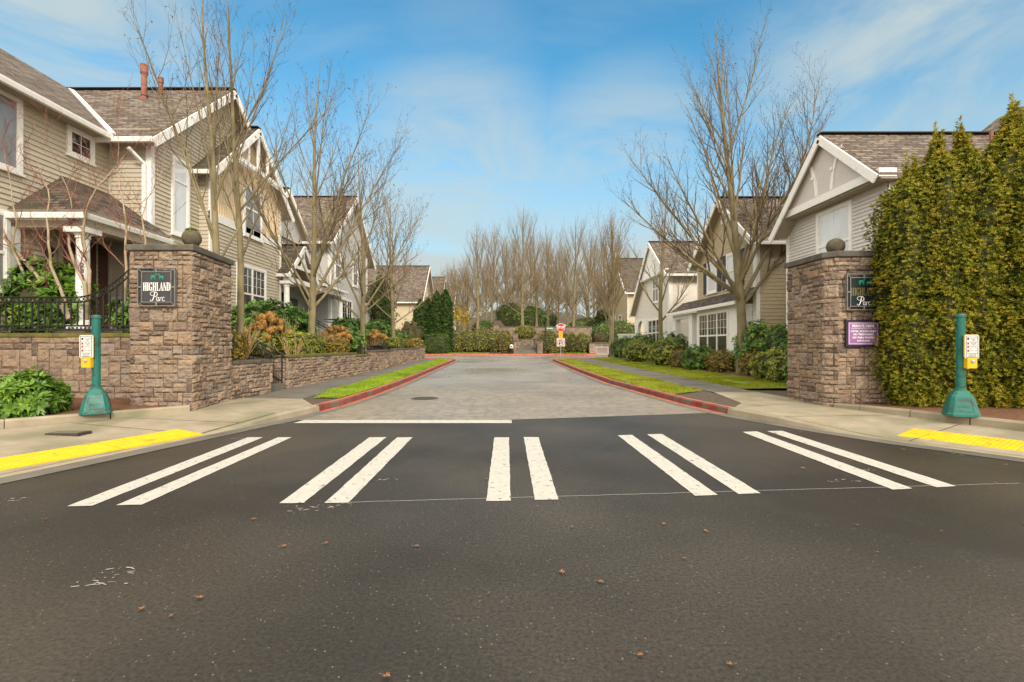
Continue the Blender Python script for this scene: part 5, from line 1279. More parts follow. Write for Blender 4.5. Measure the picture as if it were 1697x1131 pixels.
def house_b():
    t = thing('house', 'grey lap sided house behind the first bare trunk, with white columned porch', 'house', (-12, 32, 1.9))
    S = 'siding_grey'; zb = 1.3
    clap('gable_wall', t, (-10.08, 28.4, 0), UY, UX, [(0, zb), (7.6, zb), (7.6, 7.9), (3.9, 11.2), (0, 7.9)], S)
    clap('front_wall', t, (-16, 28.4, 0), UX, -UY, [(0, zb), (5.92, zb), (5.92, 7.9), (0, 7.9)], S)
    clap('recessed_wall', t, (-11.6, 22.3, 0), UY, UX, [(0, zb), (6.1, zb), (6.1, 7.4), (0, 7.4)], S)
    board('corner_board', t, (-10.08, 28.4, 0), UY, UX, -.02, .16, zb, 8.0, .035); board('corner_board', t, (-10.08, 28.4, 0), UX, -UY, -.16, .02, zb, 8.0, .035)
    board('corner_board', t, (-10.08, 36.0, 0), UY, UX, -.16, .02, zb, 8.0, .035)
    roof_ab(t, -9.7, -19, (27.7, 7.50), (32.3, 11.45), (36.9, 7.50))
    r = roof_ab(t, -11.1, -18, (22.2, 7.2), (25.2, 9.7), (28.2, 7.2), 'shingles', name='cross_roof')
    clap('upper_gable_wall', t, (-11.45, 22.4, 0), UY, UX, [(0, 7.2), (5.6, 7.2), (2.8, 9.5)], S)
    window(t, (-10.08, 29.1, 5.6), UY, UX, .95, 1.5, 1, ((0, .55, 1, 1), (.55, 1, 2, 2)), 'glass_mid'); window(t, (-10.08, 32.6, 5.6), UY, UX, .95, 1.5, 1, ((0, .55, 1, 1), (.55, 1, 2, 2)), 'glass_mid')
    window(t, (-10.08, 30.35, 1.95), UY, UX, 1.9, 2.45, 2, ((0, .5, 1, 1), (.5, 1, 2, 3)), 'glass_dark')
    window(t, (-11.6, 23.2, 5.2), UY, UX, .9, 1.4, 1, ((0, 1, 2, 2),), 'glass_mid')
    porch_gable(t, -9.55, -11.6, 21.6, 25.1, 4.75, 6.35, 1.7)
    mb = MB(); mb.slab([(-9.4, 25.1, 4.75), (-9.4, 29.2, 4.75), (-11.6, 29.2, 5.75), (-11.6, 25.1, 5.75)], .10); pr = mb.build('shed_roof', ['shingles_dark', 'soffit'], t)
    mb = MB(); mb.box((-9.40, 25.15, 4.62), (-9.28, 29.25, 4.76)); mb.build('gutter', 'paint_white', pr)
    mb = MB(); mb.box((-9.75, 25.2, 4.36), (-9.5, 29.0, 4.64)); mb.build('porch_beam', 'paint_white', t)
    column(t, -9.62, 28.7, 1.7, 4.36, .14)
    mb = MB(); mb.box((-11.6, 21.8, 1.2), (-9.4, 28.4, 1.7)); mb.build('porch_floor', 'concrete_grey', t)
    board('door', t, (-11.6, 26.3, 0), UY, UX, 0, 1.0, 1.7, 4.1, .05, 'door_grey'); board('side_panel', t, (-11.6, 25.2, 0), UY, UX, 0, .9, 1.7, 4.3, .045, 'dark_interior')
    mb = MB(); mb.box((-19, 28.6, 1), (-10.3, 35.9, 7.6)); mb.box((-18, 22.5, 1), (-11.8, 28.3, 7.1)); mb.build('rear_wall', S, t)
    porch_gable(t, -9.4, -10.1, 35.2, 38.0, 4.6, 6.3, 1.8)
    mb = MB(); mb.box((-14, 36.1, 1), (-10.2, 38.3, 4.6)); mb.build('side_wing', S, t)
    mb = MB(); mb.slab([(-9.7, 36.0, 4.7), (-14, 36.0, 4.7), (-14, 38.9, 4.7), (-9.7, 38.9, 4.7)], .1); mb.build('side_wing_roof', ['shingles_dark', 'soffit'], t)
house_b()

def gable_house(label, X, sg, y0, y1, zb, ze, zr, depth, siding, roof, wins, yr=None, group=None, pediment=None):
    """plain house whose gable faces the street; sg=+1 when it stands left of the street (faces +x)"""
    n = UX * sg; yr = (y0 + y1) / 2 if yr is None else yr
    t = thing('house', label, 'house', (X - sg * 2, yr, zb), group)
    sl0 = (zr - ze) / (yr - y0 + .4); 
    clap('gable_wall', t, (X, y0, 0), UY, n, [(0, zb), (y1 - y0, zb), (y1 - y0, ze + .2), (yr - y0, zr - .2), (0, ze + .2)], siding, .16)
    xb = X - sg * depth
    o = (min(X, xb), y0, 0); clap('front_wall', t, o, UX, -UY, [(0, zb), (depth, zb), (depth, ze + .1), (0, ze + .1)], siding, .16)
    board('corner_board', t, (X, y0, 0), UY, n, -.02, .16, zb, ze + .2, .035); board('corner_board', t, (X, y1, 0), UY, n, -.16, .02, zb, ze + .2, .035)
    roof_ab(t, X + sg * .4, xb, (y0 - .55, ze), (yr, zr + .1), (y1 + .55, ze), roof)
    for (u0, z0, w, h, gl) in wins: window(t, (X, y0 + u0, z0), UY, n, w, h, 1, ((0, .5, 1, 1), (.5, 1, 2, 2)), gl)
    mb = MB(); mb.box((min(X - sg * .3, xb), y0 + .2, zb), (max(X - sg * .3, xb), y1 - .2, ze - .1)); mb.build('rear_wall', siding, t)
    return t
gable_house('tan house just beyond the cross street behind the columnar conifers', -10.0, 1, 59.0, 69.5, 1.0, 6.8, 12.0, 13, 'siding_tan', 'shingles', [(2, 2.2, 1.2, 1.6, 'glass_dark'), (6, 2.2, 1.2, 1.6, 'glass_dark'), (4.4, 7.4, 1.2, 1.6, 'glass_mid')], group='houses far down the left side')
t = gable_house('tan house with brown roof second behind the columnar conifers', -9.6, 1, 73.5, 84, 1.6, 7.2, 12.6, 12, 'siding_tan', 'shingles', [(2, 3.0, 1.2, 1.6, 'glass_dark'), (6, 3.0, 1.2, 1.6, 'glass_dark')], group='houses far down the left side')
gable_house('pale house with brown roof farthest down the left side', -9.2, 1, 88, 99, 2.0, 7.6, 12.8, 12, 'siding_cream', 'shingles', [(2, 3.4, 1.3, 1.8, 'glass_dark'), (6, 3.4, 1.3, 1.8, 'glass_dark')], group='houses far down the left side')
gable_house('tan house beyond the cross street partly behind the white house', 14.6, -1, 56, 66, 1.4, 7.6, 12.4, 12, 'siding_tan', 'shingles_dark', [(3, 3.6, 1.2, 1.6, 'glass_dark'), (6, 3.6, 1.2, 1.6, 'glass_dark')])
def far_garage():
    t = thing('house', 'low pale building with shallow gable seen behind the stop sign', 'house', (9, 92, 3.5))
    n = -UY
    clap('front_wall', t, (5.2, 90, 0), UX, n, [(0, 2.5), (9, 2.5), (9, 4.8), (3.2, 6.2), (0, 4.8)], 'siding_cream', .2)
    mb = MB(); mb.slab([(5.0, 89.6, 4.8), (5.0, 102, 4.8), (8.5, 102, 6.9), (8.5, 89.6, 6.9)], .15); mb.slab([(13, 89.6, 4.4), (13, 102, 4.4), (8.5, 102, 6.9), (8.5, 89.6, 6.9)], .15); mb.build('roof', ['shingles', 'paint_white'], t)
    mb = MB(); mb.box((5.4, 90.2, 2.5), (12.6, 101, 4.6)); mb.build('rear_wall', 'siding_cream', t)
far_garage()

def house_r1():
    t = thing('house', 'pale mauve sided house with white curved gable trim above the right pillar', 'house', (13, 16, .6))
    S = 'siding_mauve'; n = -UX; X = 10.6
    clap('gable_wall', t, (X, 13.25, 0), UY, n, [(0, .35), (4.68, .35), (4.68, 5.9), (4.2, 6.3), (0, 6.3)], S, .11)
    clap('front_wall', t, (X, 13.25, 0), UX, -UY, [(0, .35), (10, .35), (10, 6.1), (0, 6.1)], S, .11)
    clap('far_wall', t, (X, 17.93, 0), UX, UY, [(0, .35), (6, .35), (6, 5.6), (0, 5.6)], S, .11)
    board('corner_board', t, (X, 17.93, 0), UY, n, -.14, .02, .35, 5.75, .035)
    roof = roof_ab(t, 10.0, 17.2, (12.9, 6.12), (15.22, 8.16), (17.98, 5.55), rake_w=.23, gut=False)
    # pediment with its curved braces
    flat('pediment', t, (10.16, 12.97, 0), UY, n, [(.1, 6.18), (4.42, 6.18), (4.42, 6.25), (2.25, 8.0), (.1, 6.22)], 'panel_mauve', 0, .0, .04)
    mb = MB(); o = (10.16, 12.97, 0); mb.obox(o, UY, n, -.03, 4.48, 6.04, 6.27, -.42, .05); tr = mb.build('pediment_trim', 'paint_white', t)
    mb = MB()
    for s, cx in ((1, 2.25), (-1, 2.25)):
        pts = []
        for k in range(9):
            a = k / 8; z = lerp(6.30, 7.72 - .22, a); off = .42 + .50 * a ** 2.2
            pts.append((cx + s * (1.02 - .62 * (1 - a ** 1.0) * 0 - .0) * 0 + s * (.36 + .40 * (a ** 2)), z))
        for (s0, z0), (s1, z1) in zip(pts, pts[1:]):
            q = lambda a, z, d: Vector(o) + UY * a + UZ * z + n * d
            w = .055
            mb.prism([q(s0 - w, z0, .035), q(s0 + w, z0, .035), q(s1 + w, z1, .035), q(s1 - w, z1, .035)], [q(s0 - w, z0, -.002), q(s0 + w, z0, -.002), q(s1 + w, z1, -.002), q(s1 - w, z1, -.002)])
    mb.build('curved_brace', 'paint_white', t)
    for s in (1.85, 2.75):
        mb = MB(); mb.obox(o, UY, n, s - .05, s + .05, 6.88, 6.98, 0, .07); mb.build('gable_knob', 'paint_white', t)
    mb = MB(); mb.box((10.18, 12.95, 5.99), (10.62, 17.4, 6.015)); mb.build('soffit', 'soffit', t)
    window(t, (X, 14.66, 3.6), UY, n, 1.46, 2.22, 1, ((0, .52, 2, 1), (.52, 1, 2, 1)), 'glass_sky_pale', trim=.09)
    # taller main roof to the right, and a pipe
    mb = MB(); mb.slab([(16.2, 12.0, 7.4), (16.2, 20, 7.4), (20.5, 20, 10.9), (20.5, 12.0, 10.9)], .15); mb.slab([(24.8, 12.0, 7.4), (24.8, 20, 7.4), (20.5, 20, 10.9), (20.5, 12.0, 10.9)], .15); mb.build('main_roof', ['shingles', 'soffit'], t)
    mb = MB(); mb.lathe((15.0, 14.8, 7.7), [(.08, 0), (.05, .05), (.05, .36), (.01, .37)], 10); mb.build('roof_pipe', 'pipe_rust', t)
    mb = MB(); mb.box((10.8, 13.5, .35), (20.4, 17.8, 5.9)); mb.box((16.8, 12.4, .35), (24.4, 19.8, 7.2)); mb.build('rear_wall', S, t)
house_r1()

def house_r2():
    t = thing('house', 'tan shingled house with dark shutters and white bay window', 'house', (13, 23, .7))
    S = 'siding_tan'; n = -UX; X = 10.5
    clap('gable_wall', t, (X, 19.9, 0), UY, n, [(0, .4), (6.0, .4), (6.0, 5.95), (2.8, 8.25), (0, 6.05)], S, .13)
    clap('front_wall', t, (X, 19.9, 0), UX, -UY, [(0, .4), (7, .4), (7, 5.9), (0, 5.9)], S, .155, .02, .19)
    clap('far_wall', t, (X, 25.9, 0), UX, UY, [(0, .4), (5, .4), (5, 5.6), (0, 5.6)], S, .13)
    board('corner_board', t, (X, 19.9, 0), UY, n, -.02, .24, .4, 5.9, .035); board('corner_board', t, (X, 19.9, 0), UX, -UY, -.04, .12, .4, 5.8, .04)
    board('corner_board', t, (X, 25.9, 0), UY, n, -.12, .02, .4, 5.8, .035)
    roof_ab(t, 10.1, 18, (19.35, 5.72), (22.7, 8.45), (26.15, 5.72), rake_w=.26)
    window(t, (X, 21.42, 4.2), UY, n, .98, 1.42, 1, ((0, .5, 1, 1), (.5, 1, 2, 1)), 'glass_sky_pale'); window(t, (X, 23.6, 4.2), UY, n, .92, 1.42, 1, ((0, .5, 1, 1), (.5, 1, 2, 1)), 'glass_sky_pale')
    for y in (20.88, 22.52, 23.06, 24.66): board('shutter', t, (X, y, 0), UY, n, 0, .38, 4.12, 5.72, .06, 'shutter_dark')
    mb = MB(); mb.obox((X, 22.35, 0), UY, n, 0, .7, 7.25, 7.75, .01, .06); mb.build('gable_vent', 'siding_cream', t)
    # white bay with its shed roof
    mb = MB(); mb.slab([(9.62, 19.8, 3.32), (9.62, 28.0, 3.32), (X, 28.0, 3.95), (X, 19.8, 3.95)], .09); pr = mb.build('shed_roof', ['shingles_dark', 'soffit'], t)
    mb = MB(); mb.box((9.52, 19.8, 3.20), (9.64, 28.05, 3.34)); mb.build('gutter', 'paint_white', pr)
    mb = MB(); mb.box((9.86, 20.2, .4), (X + .3, 24.45, 3.25)); bay = mb.build('bay', 'paint_white', t)
    window(bay, (9.86, 21.05, 1.15), UY, n, 3.0, 1.85, 3, ((0, .44, 1, 1), (.44, 1, 3, 3)), 'glass_dark', trim=.08) if False else window(t, (9.86, 21.05, 1.15), UY, n, 3.0, 1.85, 3, ((0, .44, 1, 1), (.44, 1, 3, 3)), 'glass_dark', trim=.08, name='bay_window')
    mb = MB(); mb.box((9.80, 24.9, .4), (10.10, 25.35, 3.2)); mb.box((9.80, 27.3, .4), (10.10, 27.75, 3.2)); mb.box((9.82, 25.35, 2.95), (10.08, 27.3, 3.2)); mb.build('porch_post', 'paint_white', t)
    mb = MB(); mb.box((10.8, 20.1, .4), (18, 25.7, 5.7)); mb.build('rear_wall', S, t)
house_r2()

def house_r3():
    t = thing('house', 'white house with steep catslide gable and arched porch opening', 'house', (13, 34, .8))
    S = 'siding_cream'; n = -UX; X = 10.5
    clap('gable_wall', t, (X, 30.3, 0), UY, n, [(0, .5), (4.7, .5), (4.7, 6.9), (3.0, 8.3), (0, 6.1)], S, .13)
    clap('catslide_wall', t, (X, 35.0, 0), UY, n, [(0, 3.5), (3.0, 3.5), (3.0, 4.1), (0, 6.9)], S, .13)
    clap('front_wall', t, (X, 30.3, 0), UX, -UY, [(0, .5), (8, .5), (8, 6.0), (0, 6.0)], S, .13)
    board('corner_board', t, (X, 30.3, 0), UY, n, -.02, .22, .5, 6.05, .035); board('corner_board', t, (X, 30.3, 0), UX, -UY, -.04, .2, .5, 6.0, .035)
    r = roof_ab(t, 10.1, 18, (29.7, 5.95), (33.3, 8.65), (38.2, 3.95), rake_w=.24)
    flat('pediment', t, (10.22, 30.1, 0), UY, n, [(.3, 6.3), (5.6, 6.3), (3.2, 8.45)], 'paint_white', 0, .0, .05)
    mb = MB(); mb.box((10.16, 30.1, 6.15), (10.5, 35.6, 6.32)); mb.build('pediment_trim', 'paint_white', t)
    window(t, (X, 32.35, 4.5), UY, n, 1.15, 1.6, 2, ((0, .55, 1, 1), (.55, 1, 1, 1)), 'glass_mid'); window(t, (X, 31.9, 1.5), UY, n, 2.6, 1.75, 3, ((0, .5, 1, 1), (.5, 1, 1, 2)), 'glass_dark')
    # arch: side piers, an arched head, and the shaded porch behind
    mb = MB(); o = Vector((X, 35.0, 0)); q = lambda s, z, d: o + UY * s + UZ * z + n * d
    mb.obox(o, UY, n, 0, .55, .5, 3.5, -.2, .03); mb.obox(o, UY, n, 2.35, 3.0, .5, 3.5, -.2, .03)
    for k in range(12):
        a0 = math.pi * k / 12; a1 = math.pi * (k + 1) / 12; c = 1.45; R = .9
        p = [(c - R * math.cos(a0), 2.45 + R * math.sin(a0)), (c - R * math.cos(a1), 2.45 + R * math.sin(a1)), (c - R * math.cos(a1), 3.5), (c - R * math.cos(a0), 3.5)]
        mb.prism([q(s, z, .03) for s, z in p], [q(s, z, -.2) for s, z in p])
    mb.build('porch_arch', 'trim_arch', t)
    mb = MB(); mb.box((11.9, 34.9, .5), (12.0, 38.0, 3.9)); mb.build('porch_back_wall', 'siding_cream', t)
    mb = MB(); mb.box((9.2, 38.05, .5), (10.45, 38.2, 2.30)); mb.box((9.15, 38.0, 2.30), (10.45, 38.25, 2.42)); mb.build('porch_parapet', 'paint_white', t)
    mb = MB(); mb.box((10.8, 30.5, .5), (18, 34.8, 5.9)); mb.box((12.1, 34.8, .5), (18, 37.8, 3.9)); mb.build('rear_wall', S, t)
house_r3()

# ------------------------------------------------------------------ trees and shrubs
def tree_mesh(seed, H, r0, fork, spread=1.0, n1=15, leaf=0, lean=(0, 0), fine=1.0, z0=0.0, sides=1.0, low=58, up=.09, wander=.06, reach=.55, knee=.30, top=20, extra=()):
    rnd = random.Random(seed); tr = MB(); cr = MB()
    def wob(v, a): return (v + Vector((rnd.uniform(-a, a), rnd.uniform(-a, a), rnd.uniform(-a, a)))).normalized()
    ns = 14; pts = []; rad = []; p = Vector((0, 0, -.15)); d = Vector((lean[0], lean[1], 1)).normalized()
    for k in range(ns + 1):
        f = k / ns; pts.append(p.copy()); rad.append(max(.006, r0 * (1 - f) ** .85 * (1.0 + .45 * max(0, 1 - f * H / .35))))
        d = wob(d + Vector((0, 0, .05)), wander * .6); p = p + d * (H / ns)
    tr.tube(pts, rad, max(6, int(12 * sides)), 0, .5)
    def at(ps, rs, f):
        k = min(int(f * (len(ps) - 1)), len(ps) - 2); g = f * (len(ps) - 1) - k
        return ps[k].lerp(ps[k + 1], g), lerp(rs[k], rs[k + 1], g), (ps[k + 1] - ps[k]).normalized()
    tips = []
    def side_dir(d, ang, az):
        a = d.cross(Vector((.3, .2, 1)) if abs(d.z) < .9 else Vector((1, 0, 0))).normalized(); b = d.cross(a)
        return (d * math.cos(ang) + (a * math.cos(az) + b * math.sin(az)) * math.sin(ang)).normalized()
    def branch(p, d, L, r, lvl, trop):
        n = {1: 8, 2: 6, 3: 4, 4: 2}[lvl]; ps = [p.copy()]; rs = [r]; w = {1: .09, 2: .13, 3: .16, 4: .2}[lvl] * (wander / .06) * .8
        for k in range(n):
            d = wob(d + Vector((0, 0, trop)), w); p = p + d * (L / n); ps.append(p.copy()); rs.append(max(.0022, r * (1 - .88 * (k + 1) / n)))
        mb = tr if lvl == 1 else cr
        mb.tube(ps, rs, {1: 7, 2: 5, 3: 3, 4: 3}[lvl], 0, {1: .5, 2: .85, 3: .35, 4: .15}[lvl] + rnd.uniform(-.12, .12))
        if lvl >= 3 or (lvl == 2 and fine < .6): tips.append((ps[-1], d)); 
        if lvl < 4:
            gap = {1: .46, 2: .35, 3: .28}[lvl] / fine
            m = max(1 if lvl < 3 else 0, int(L / gap + rnd.random())); az = rnd.uniform(0, 6.28)
            for k in range(m):
                f = lerp(.16 if lvl > 1 else .24, .98, (k + rnd.uniform(.2, .8)) / m); q, rr, dd = at(ps, rs, f); az += 2.4 + rnd.uniform(-.5, .5)
                l = L * {1: rnd.uniform(.26, .44), 2: rnd.uniform(.25, .48), 3: rnd.uniform(.25, .55)}[lvl] * (1.1 - .6 * f)
                l = max(l, {1: .45, 2: .22, 3: .10}[lvl]); nd = side_dir(dd, math.radians(rnd.uniform(26, 46)), az); nd = (nd + Vector((0, 0, .25))).normalized()
                branch(q, nd, l, min(rr * .62, {1: .034, 2: .013, 3: .006}[lvl] * (H / 12)), lvl + 1, {1: .10, 2: .07, 3: .04}[lvl])
    az = rnd.uniform(0, 6.28)
    for i in range(n1):
        f = (fork + (H * .80 - fork) * (i / max(1, n1 - 1)) ** 1.05) / H + rnd.uniform(-.012, .012); q, rr, dd = at(pts, rad, min(f, .93)); az += 2.399 + rnd.uniform(-.35, .35)
        a = math.radians((low if i / n1 < knee and i % 3 != 2 else lerp(30, top, i / n1)) * rnd.uniform(.8, 1.15)) * spread
        L = H * min(reach, .99 - f) * rnd.uniform(.68, 1.0)
        branch(q, side_dir(dd, a, az), L, rr * rnd.uniform(.36, .52), 1, up)
    for f, dv, L in extra:
        q, rr, dd = at(pts, rad, f); branch(q, Vector(dv).normalized(), L, rr * .50, 1, up * .3)
    for k in range(leaf):
        q, d = rnd.choice(tips); q = q + Vector((rnd.gauss(0, .03), rnd.gauss(0, .03), rnd.gauss(0, .03))); s = rnd.uniform(.014, .032)
        a = wob(Vector((0, 0, .1)), 1.0) * s; b = wob(Vector((0, 0, .1)), 1.0) * s
        cr.face([q - a, q + b * .7, q + a, q - b * .7], 1, rnd.random())
    return tr, cr
TREE_PROTO = {}
def tree(label, loc, key, args, bark='bark', twig='twig', group=None, rz=0.0, sc=(1, 1, 1), cat='tree', name='bare_tree'):
    if key in TREE_PROTO:
        t = copy_tree(TREE_PROTO[key]); t['label'] = label
        if group: t['group'] = group
        t.location = loc
    else:
        tr, cr = tree_mesh(**args)
        t = thing(name, label, cat, (0, 0, 0), group)
        tr.build('trunk', bark, t, smooth=True); cr.build('crown', [twig, 'dry_leaf'], t)
        t.location = loc; TREE_PROTO[key] = t
    t.rotation_euler = (0, 0, rz); t.scale = sc
    return t
GL = 'bare trees in the left front gardens'; GR = 'bare trees along the right lawn'; GF = 'bare trees of the park beyond the cross street'
tree('slender bare tree rising behind the left gate pillar, forking low', (-7.05, 11.95, 1.3), 'la', dict(seed=11, H=9.6, r0=.105, fork=2.2, spread=.66, n1=9, leaf=260, low=38, up=.04, fine=1.0, reach=.5, extra=((.32, (-.46, 0, .9), 6.6), (.36, (-.2, .2, .95), 5.8), (.40, (.34, 0, .95), 5.0))), rz=0, group=GL)
tree('slender bare tree with a straight speckled trunk against the tan bay gable', (-6.95, 12.75, 1.3), 'lb', dict(seed=23, H=10.2, r0=.10, fork=2.6, spread=.74, n1=11, leaf=320, low=50, up=.045, fine=1.0, reach=.42, extra=((.38, (.55, 0, .8), 4.4), (.5, (.4, .1, .9), 4.2))), rz=0, group=GL)
tree('bare tree with a forked mossy trunk before the grey house porch', (-7.0, 17.7, 1.35), 'lc', dict(seed=5, H=11.1, r0=.135, fork=1.55, spread=1.05, n1=16, leaf=2800, low=52, up=.045, fine=1.15, reach=.44, extra=((.17, (-.42, 0, .9), 7.2), (.18, (.50, .1, .85), 7.6), (.24, (.3, -.2, .9), 6.5), (.15, (.55, .3, .7), 4.2))), rz=0, group=GL)
tree('bare tree with twin mossy stems before the grey house windows', (-7.0, 24.3, 1.35), 'ld', dict(seed=8, H=10.6, r0=.135, fork=1.6, spread=1.1, n1=18, leaf=3400, low=54, up=.045, fine=1.15, reach=.46, extra=((.17, (-.3, 0, .95), 8.0), (.19, (.45, .2, .85), 6.5))), rz=.2, group=GL)
tree('bare tree farthest along the left stone walls with reddish twigs', (-6.9, 30.6, 1.4), 'le', dict(seed=15, H=11.0, r0=.14, fork=1.7, spread=1.1, n1=20, leaf=3800, low=54, up=.045, fine=1.2, reach=.46), rz=2.6, group=GL)
tree('large bare tree with thick lichen spotted trunk beside the right gate pillar', (9.68, 19.4, .35), 'ra', dict(seed=3, H=15.0, r0=.20, fork=2.9, spread=.95, n1=20, leaf=4600, low=50, up=.045, fine=1.2, reach=.40, knee=.2, top=15, extra=((.205, (.50, .05, .86), 10.6), (.215, (-.78, -.1, .56), 6.4), (.235, (-.55, .25, .75), 8.2), (.25, (.15, -.5, .8), 6), (.20, (-.5, -.3, .8), 6.5), (.27, (.36, .2, .9), 8.0))), 'bark', rz=0, group=GR)
tree('small bare tree with thin pale trunk before the white house', (9.5, 29.0, .5), 'rb', dict(seed=31, H=11.6, r0=.155, fork=2.6, spread=.85, n1=15, leaf=900, low=54, up=.045, fine=1.0, reach=.46), rz=.5, group=GR)
tree('dense upright bare tree at the far end of the right lawn', (9.9, 43.6, .62), 'rc', dict(seed=44, H=13.3, r0=.24, fork=2.2, spread=.62, n1=28, leaf=4200, low=44, up=.055, fine=1.25, reach=.5), twig='twig_far', group=GR, rz=1.0)
far = [('fa', 64, 14.0, 792, 60.5, 'bare tree with a pale trunk above the left end of the clipped hedge'), ('fb', 71, 16.0, 866, 60.5, 'tallest bare tree of the park, right above the far steps'), ('fc', 83, 14.6, 951, 61, 'reddish twigged bare tree behind the retaining wall, right of the stop sign')]
def fargs(seed, H, fork=1.7): return dict(seed=seed, H=H, r0=.21, fork=fork, spread=1.1, n1=24, leaf=1800, low=48 + seed % 9, up=.045, fine=1.3, reach=.46 + .01 * (seed % 7), knee=.25 + .02 * (seed % 6), top=16, sides=.6)
for key, seed, H, px, y, lab in far:
    x = (px - VX) / FPX * y; tree(lab, (x, y, T(x, y)), key, fargs(seed, H), twig='twig_far', group=GF, rz=seed)
more = [(757, 66, 'fa', .80, 'bare tree standing beside the pale far house'), (775, 70, 'fb', .72, 'bare tree behind the yellow leaved small tree'), (815, 64, 'fc', .88, 'bare tree with branching stems above the middle of the clipped hedge'),
        (838, 72, 'fa', .95, 'bare tree between the clipped hedge and the far steps, set back'), (889, 66, 'fc', .90, 'bare tree right behind the street name post'), (908, 70, 'fa', 1.0, 'bare tree left of the stop sign on the upper lawn'),
        (926, 74, 'fb', .86, 'bare tree above the stop sign'), (975, 66, 'fb', .84, 'bare tree behind the burgundy shrub'), (1001, 70, 'fa', 1.02, 'bare tree left of the dense upright tree, set back'),
        (1043, 62, 'fc', .80, 'bare tree in front of the far tan house roof'), (742, 74, 'fc', .82, 'bare tree just right of the street lamp'), (850, 84, 'fb', .95, 'bare tree deep in the park above the round topiary'), (800, 88, 'fc', .95, 'bare tree deep in the park behind the pale trunk'),
        (940, 90, 'fa', 1.1, 'bare tree deep in the park behind the low pale building'), (880, 98, 'fc', 1.1, 'bare tree deepest in the park in the gap above the post'), (985, 84, 'fb', 1.0, 'bare tree deep in the park at the right'), (768, 94, 'fa', .95, 'bare tree deep in the park at the left'), (915, 82, 'fc', .95, 'bare tree deep in the park behind the stop sign')]
DEEP = [(735, 100), (752, 112), (772, 106), (790, 118), (806, 104), (824, 122), (842, 108), (858, 118), (873, 104), (890, 124), (905, 108), (922, 118), (938, 105), (955, 122), (972, 110), (990, 118), (1006, 104), (1022, 116), (1040, 100), (1056, 110)]
for k, (px, y, key, s, lab) in enumerate(more):
    x = (px - VX) / FPX * y; tree(lab, (x, y, T(x, y)), key, None, rz=k * 1.37, sc=(s, s, s * (1 + .06 * (k % 3))), group=GF)

for k, (px, y) in enumerate(DEEP):
    x = (px - VX) / FPX * y; c = .78 + .05 * (k * 7 % 5)
    tree('bare tree in the hazy farthest row of the park, one of many alike', (x, y, T(x, y)), ('fa', 'fb', 'fc')[k % 3], None, rz=k * 2.1, sc=(c * 1.1, c * 1.1, c), group='farthest row of bare trees')
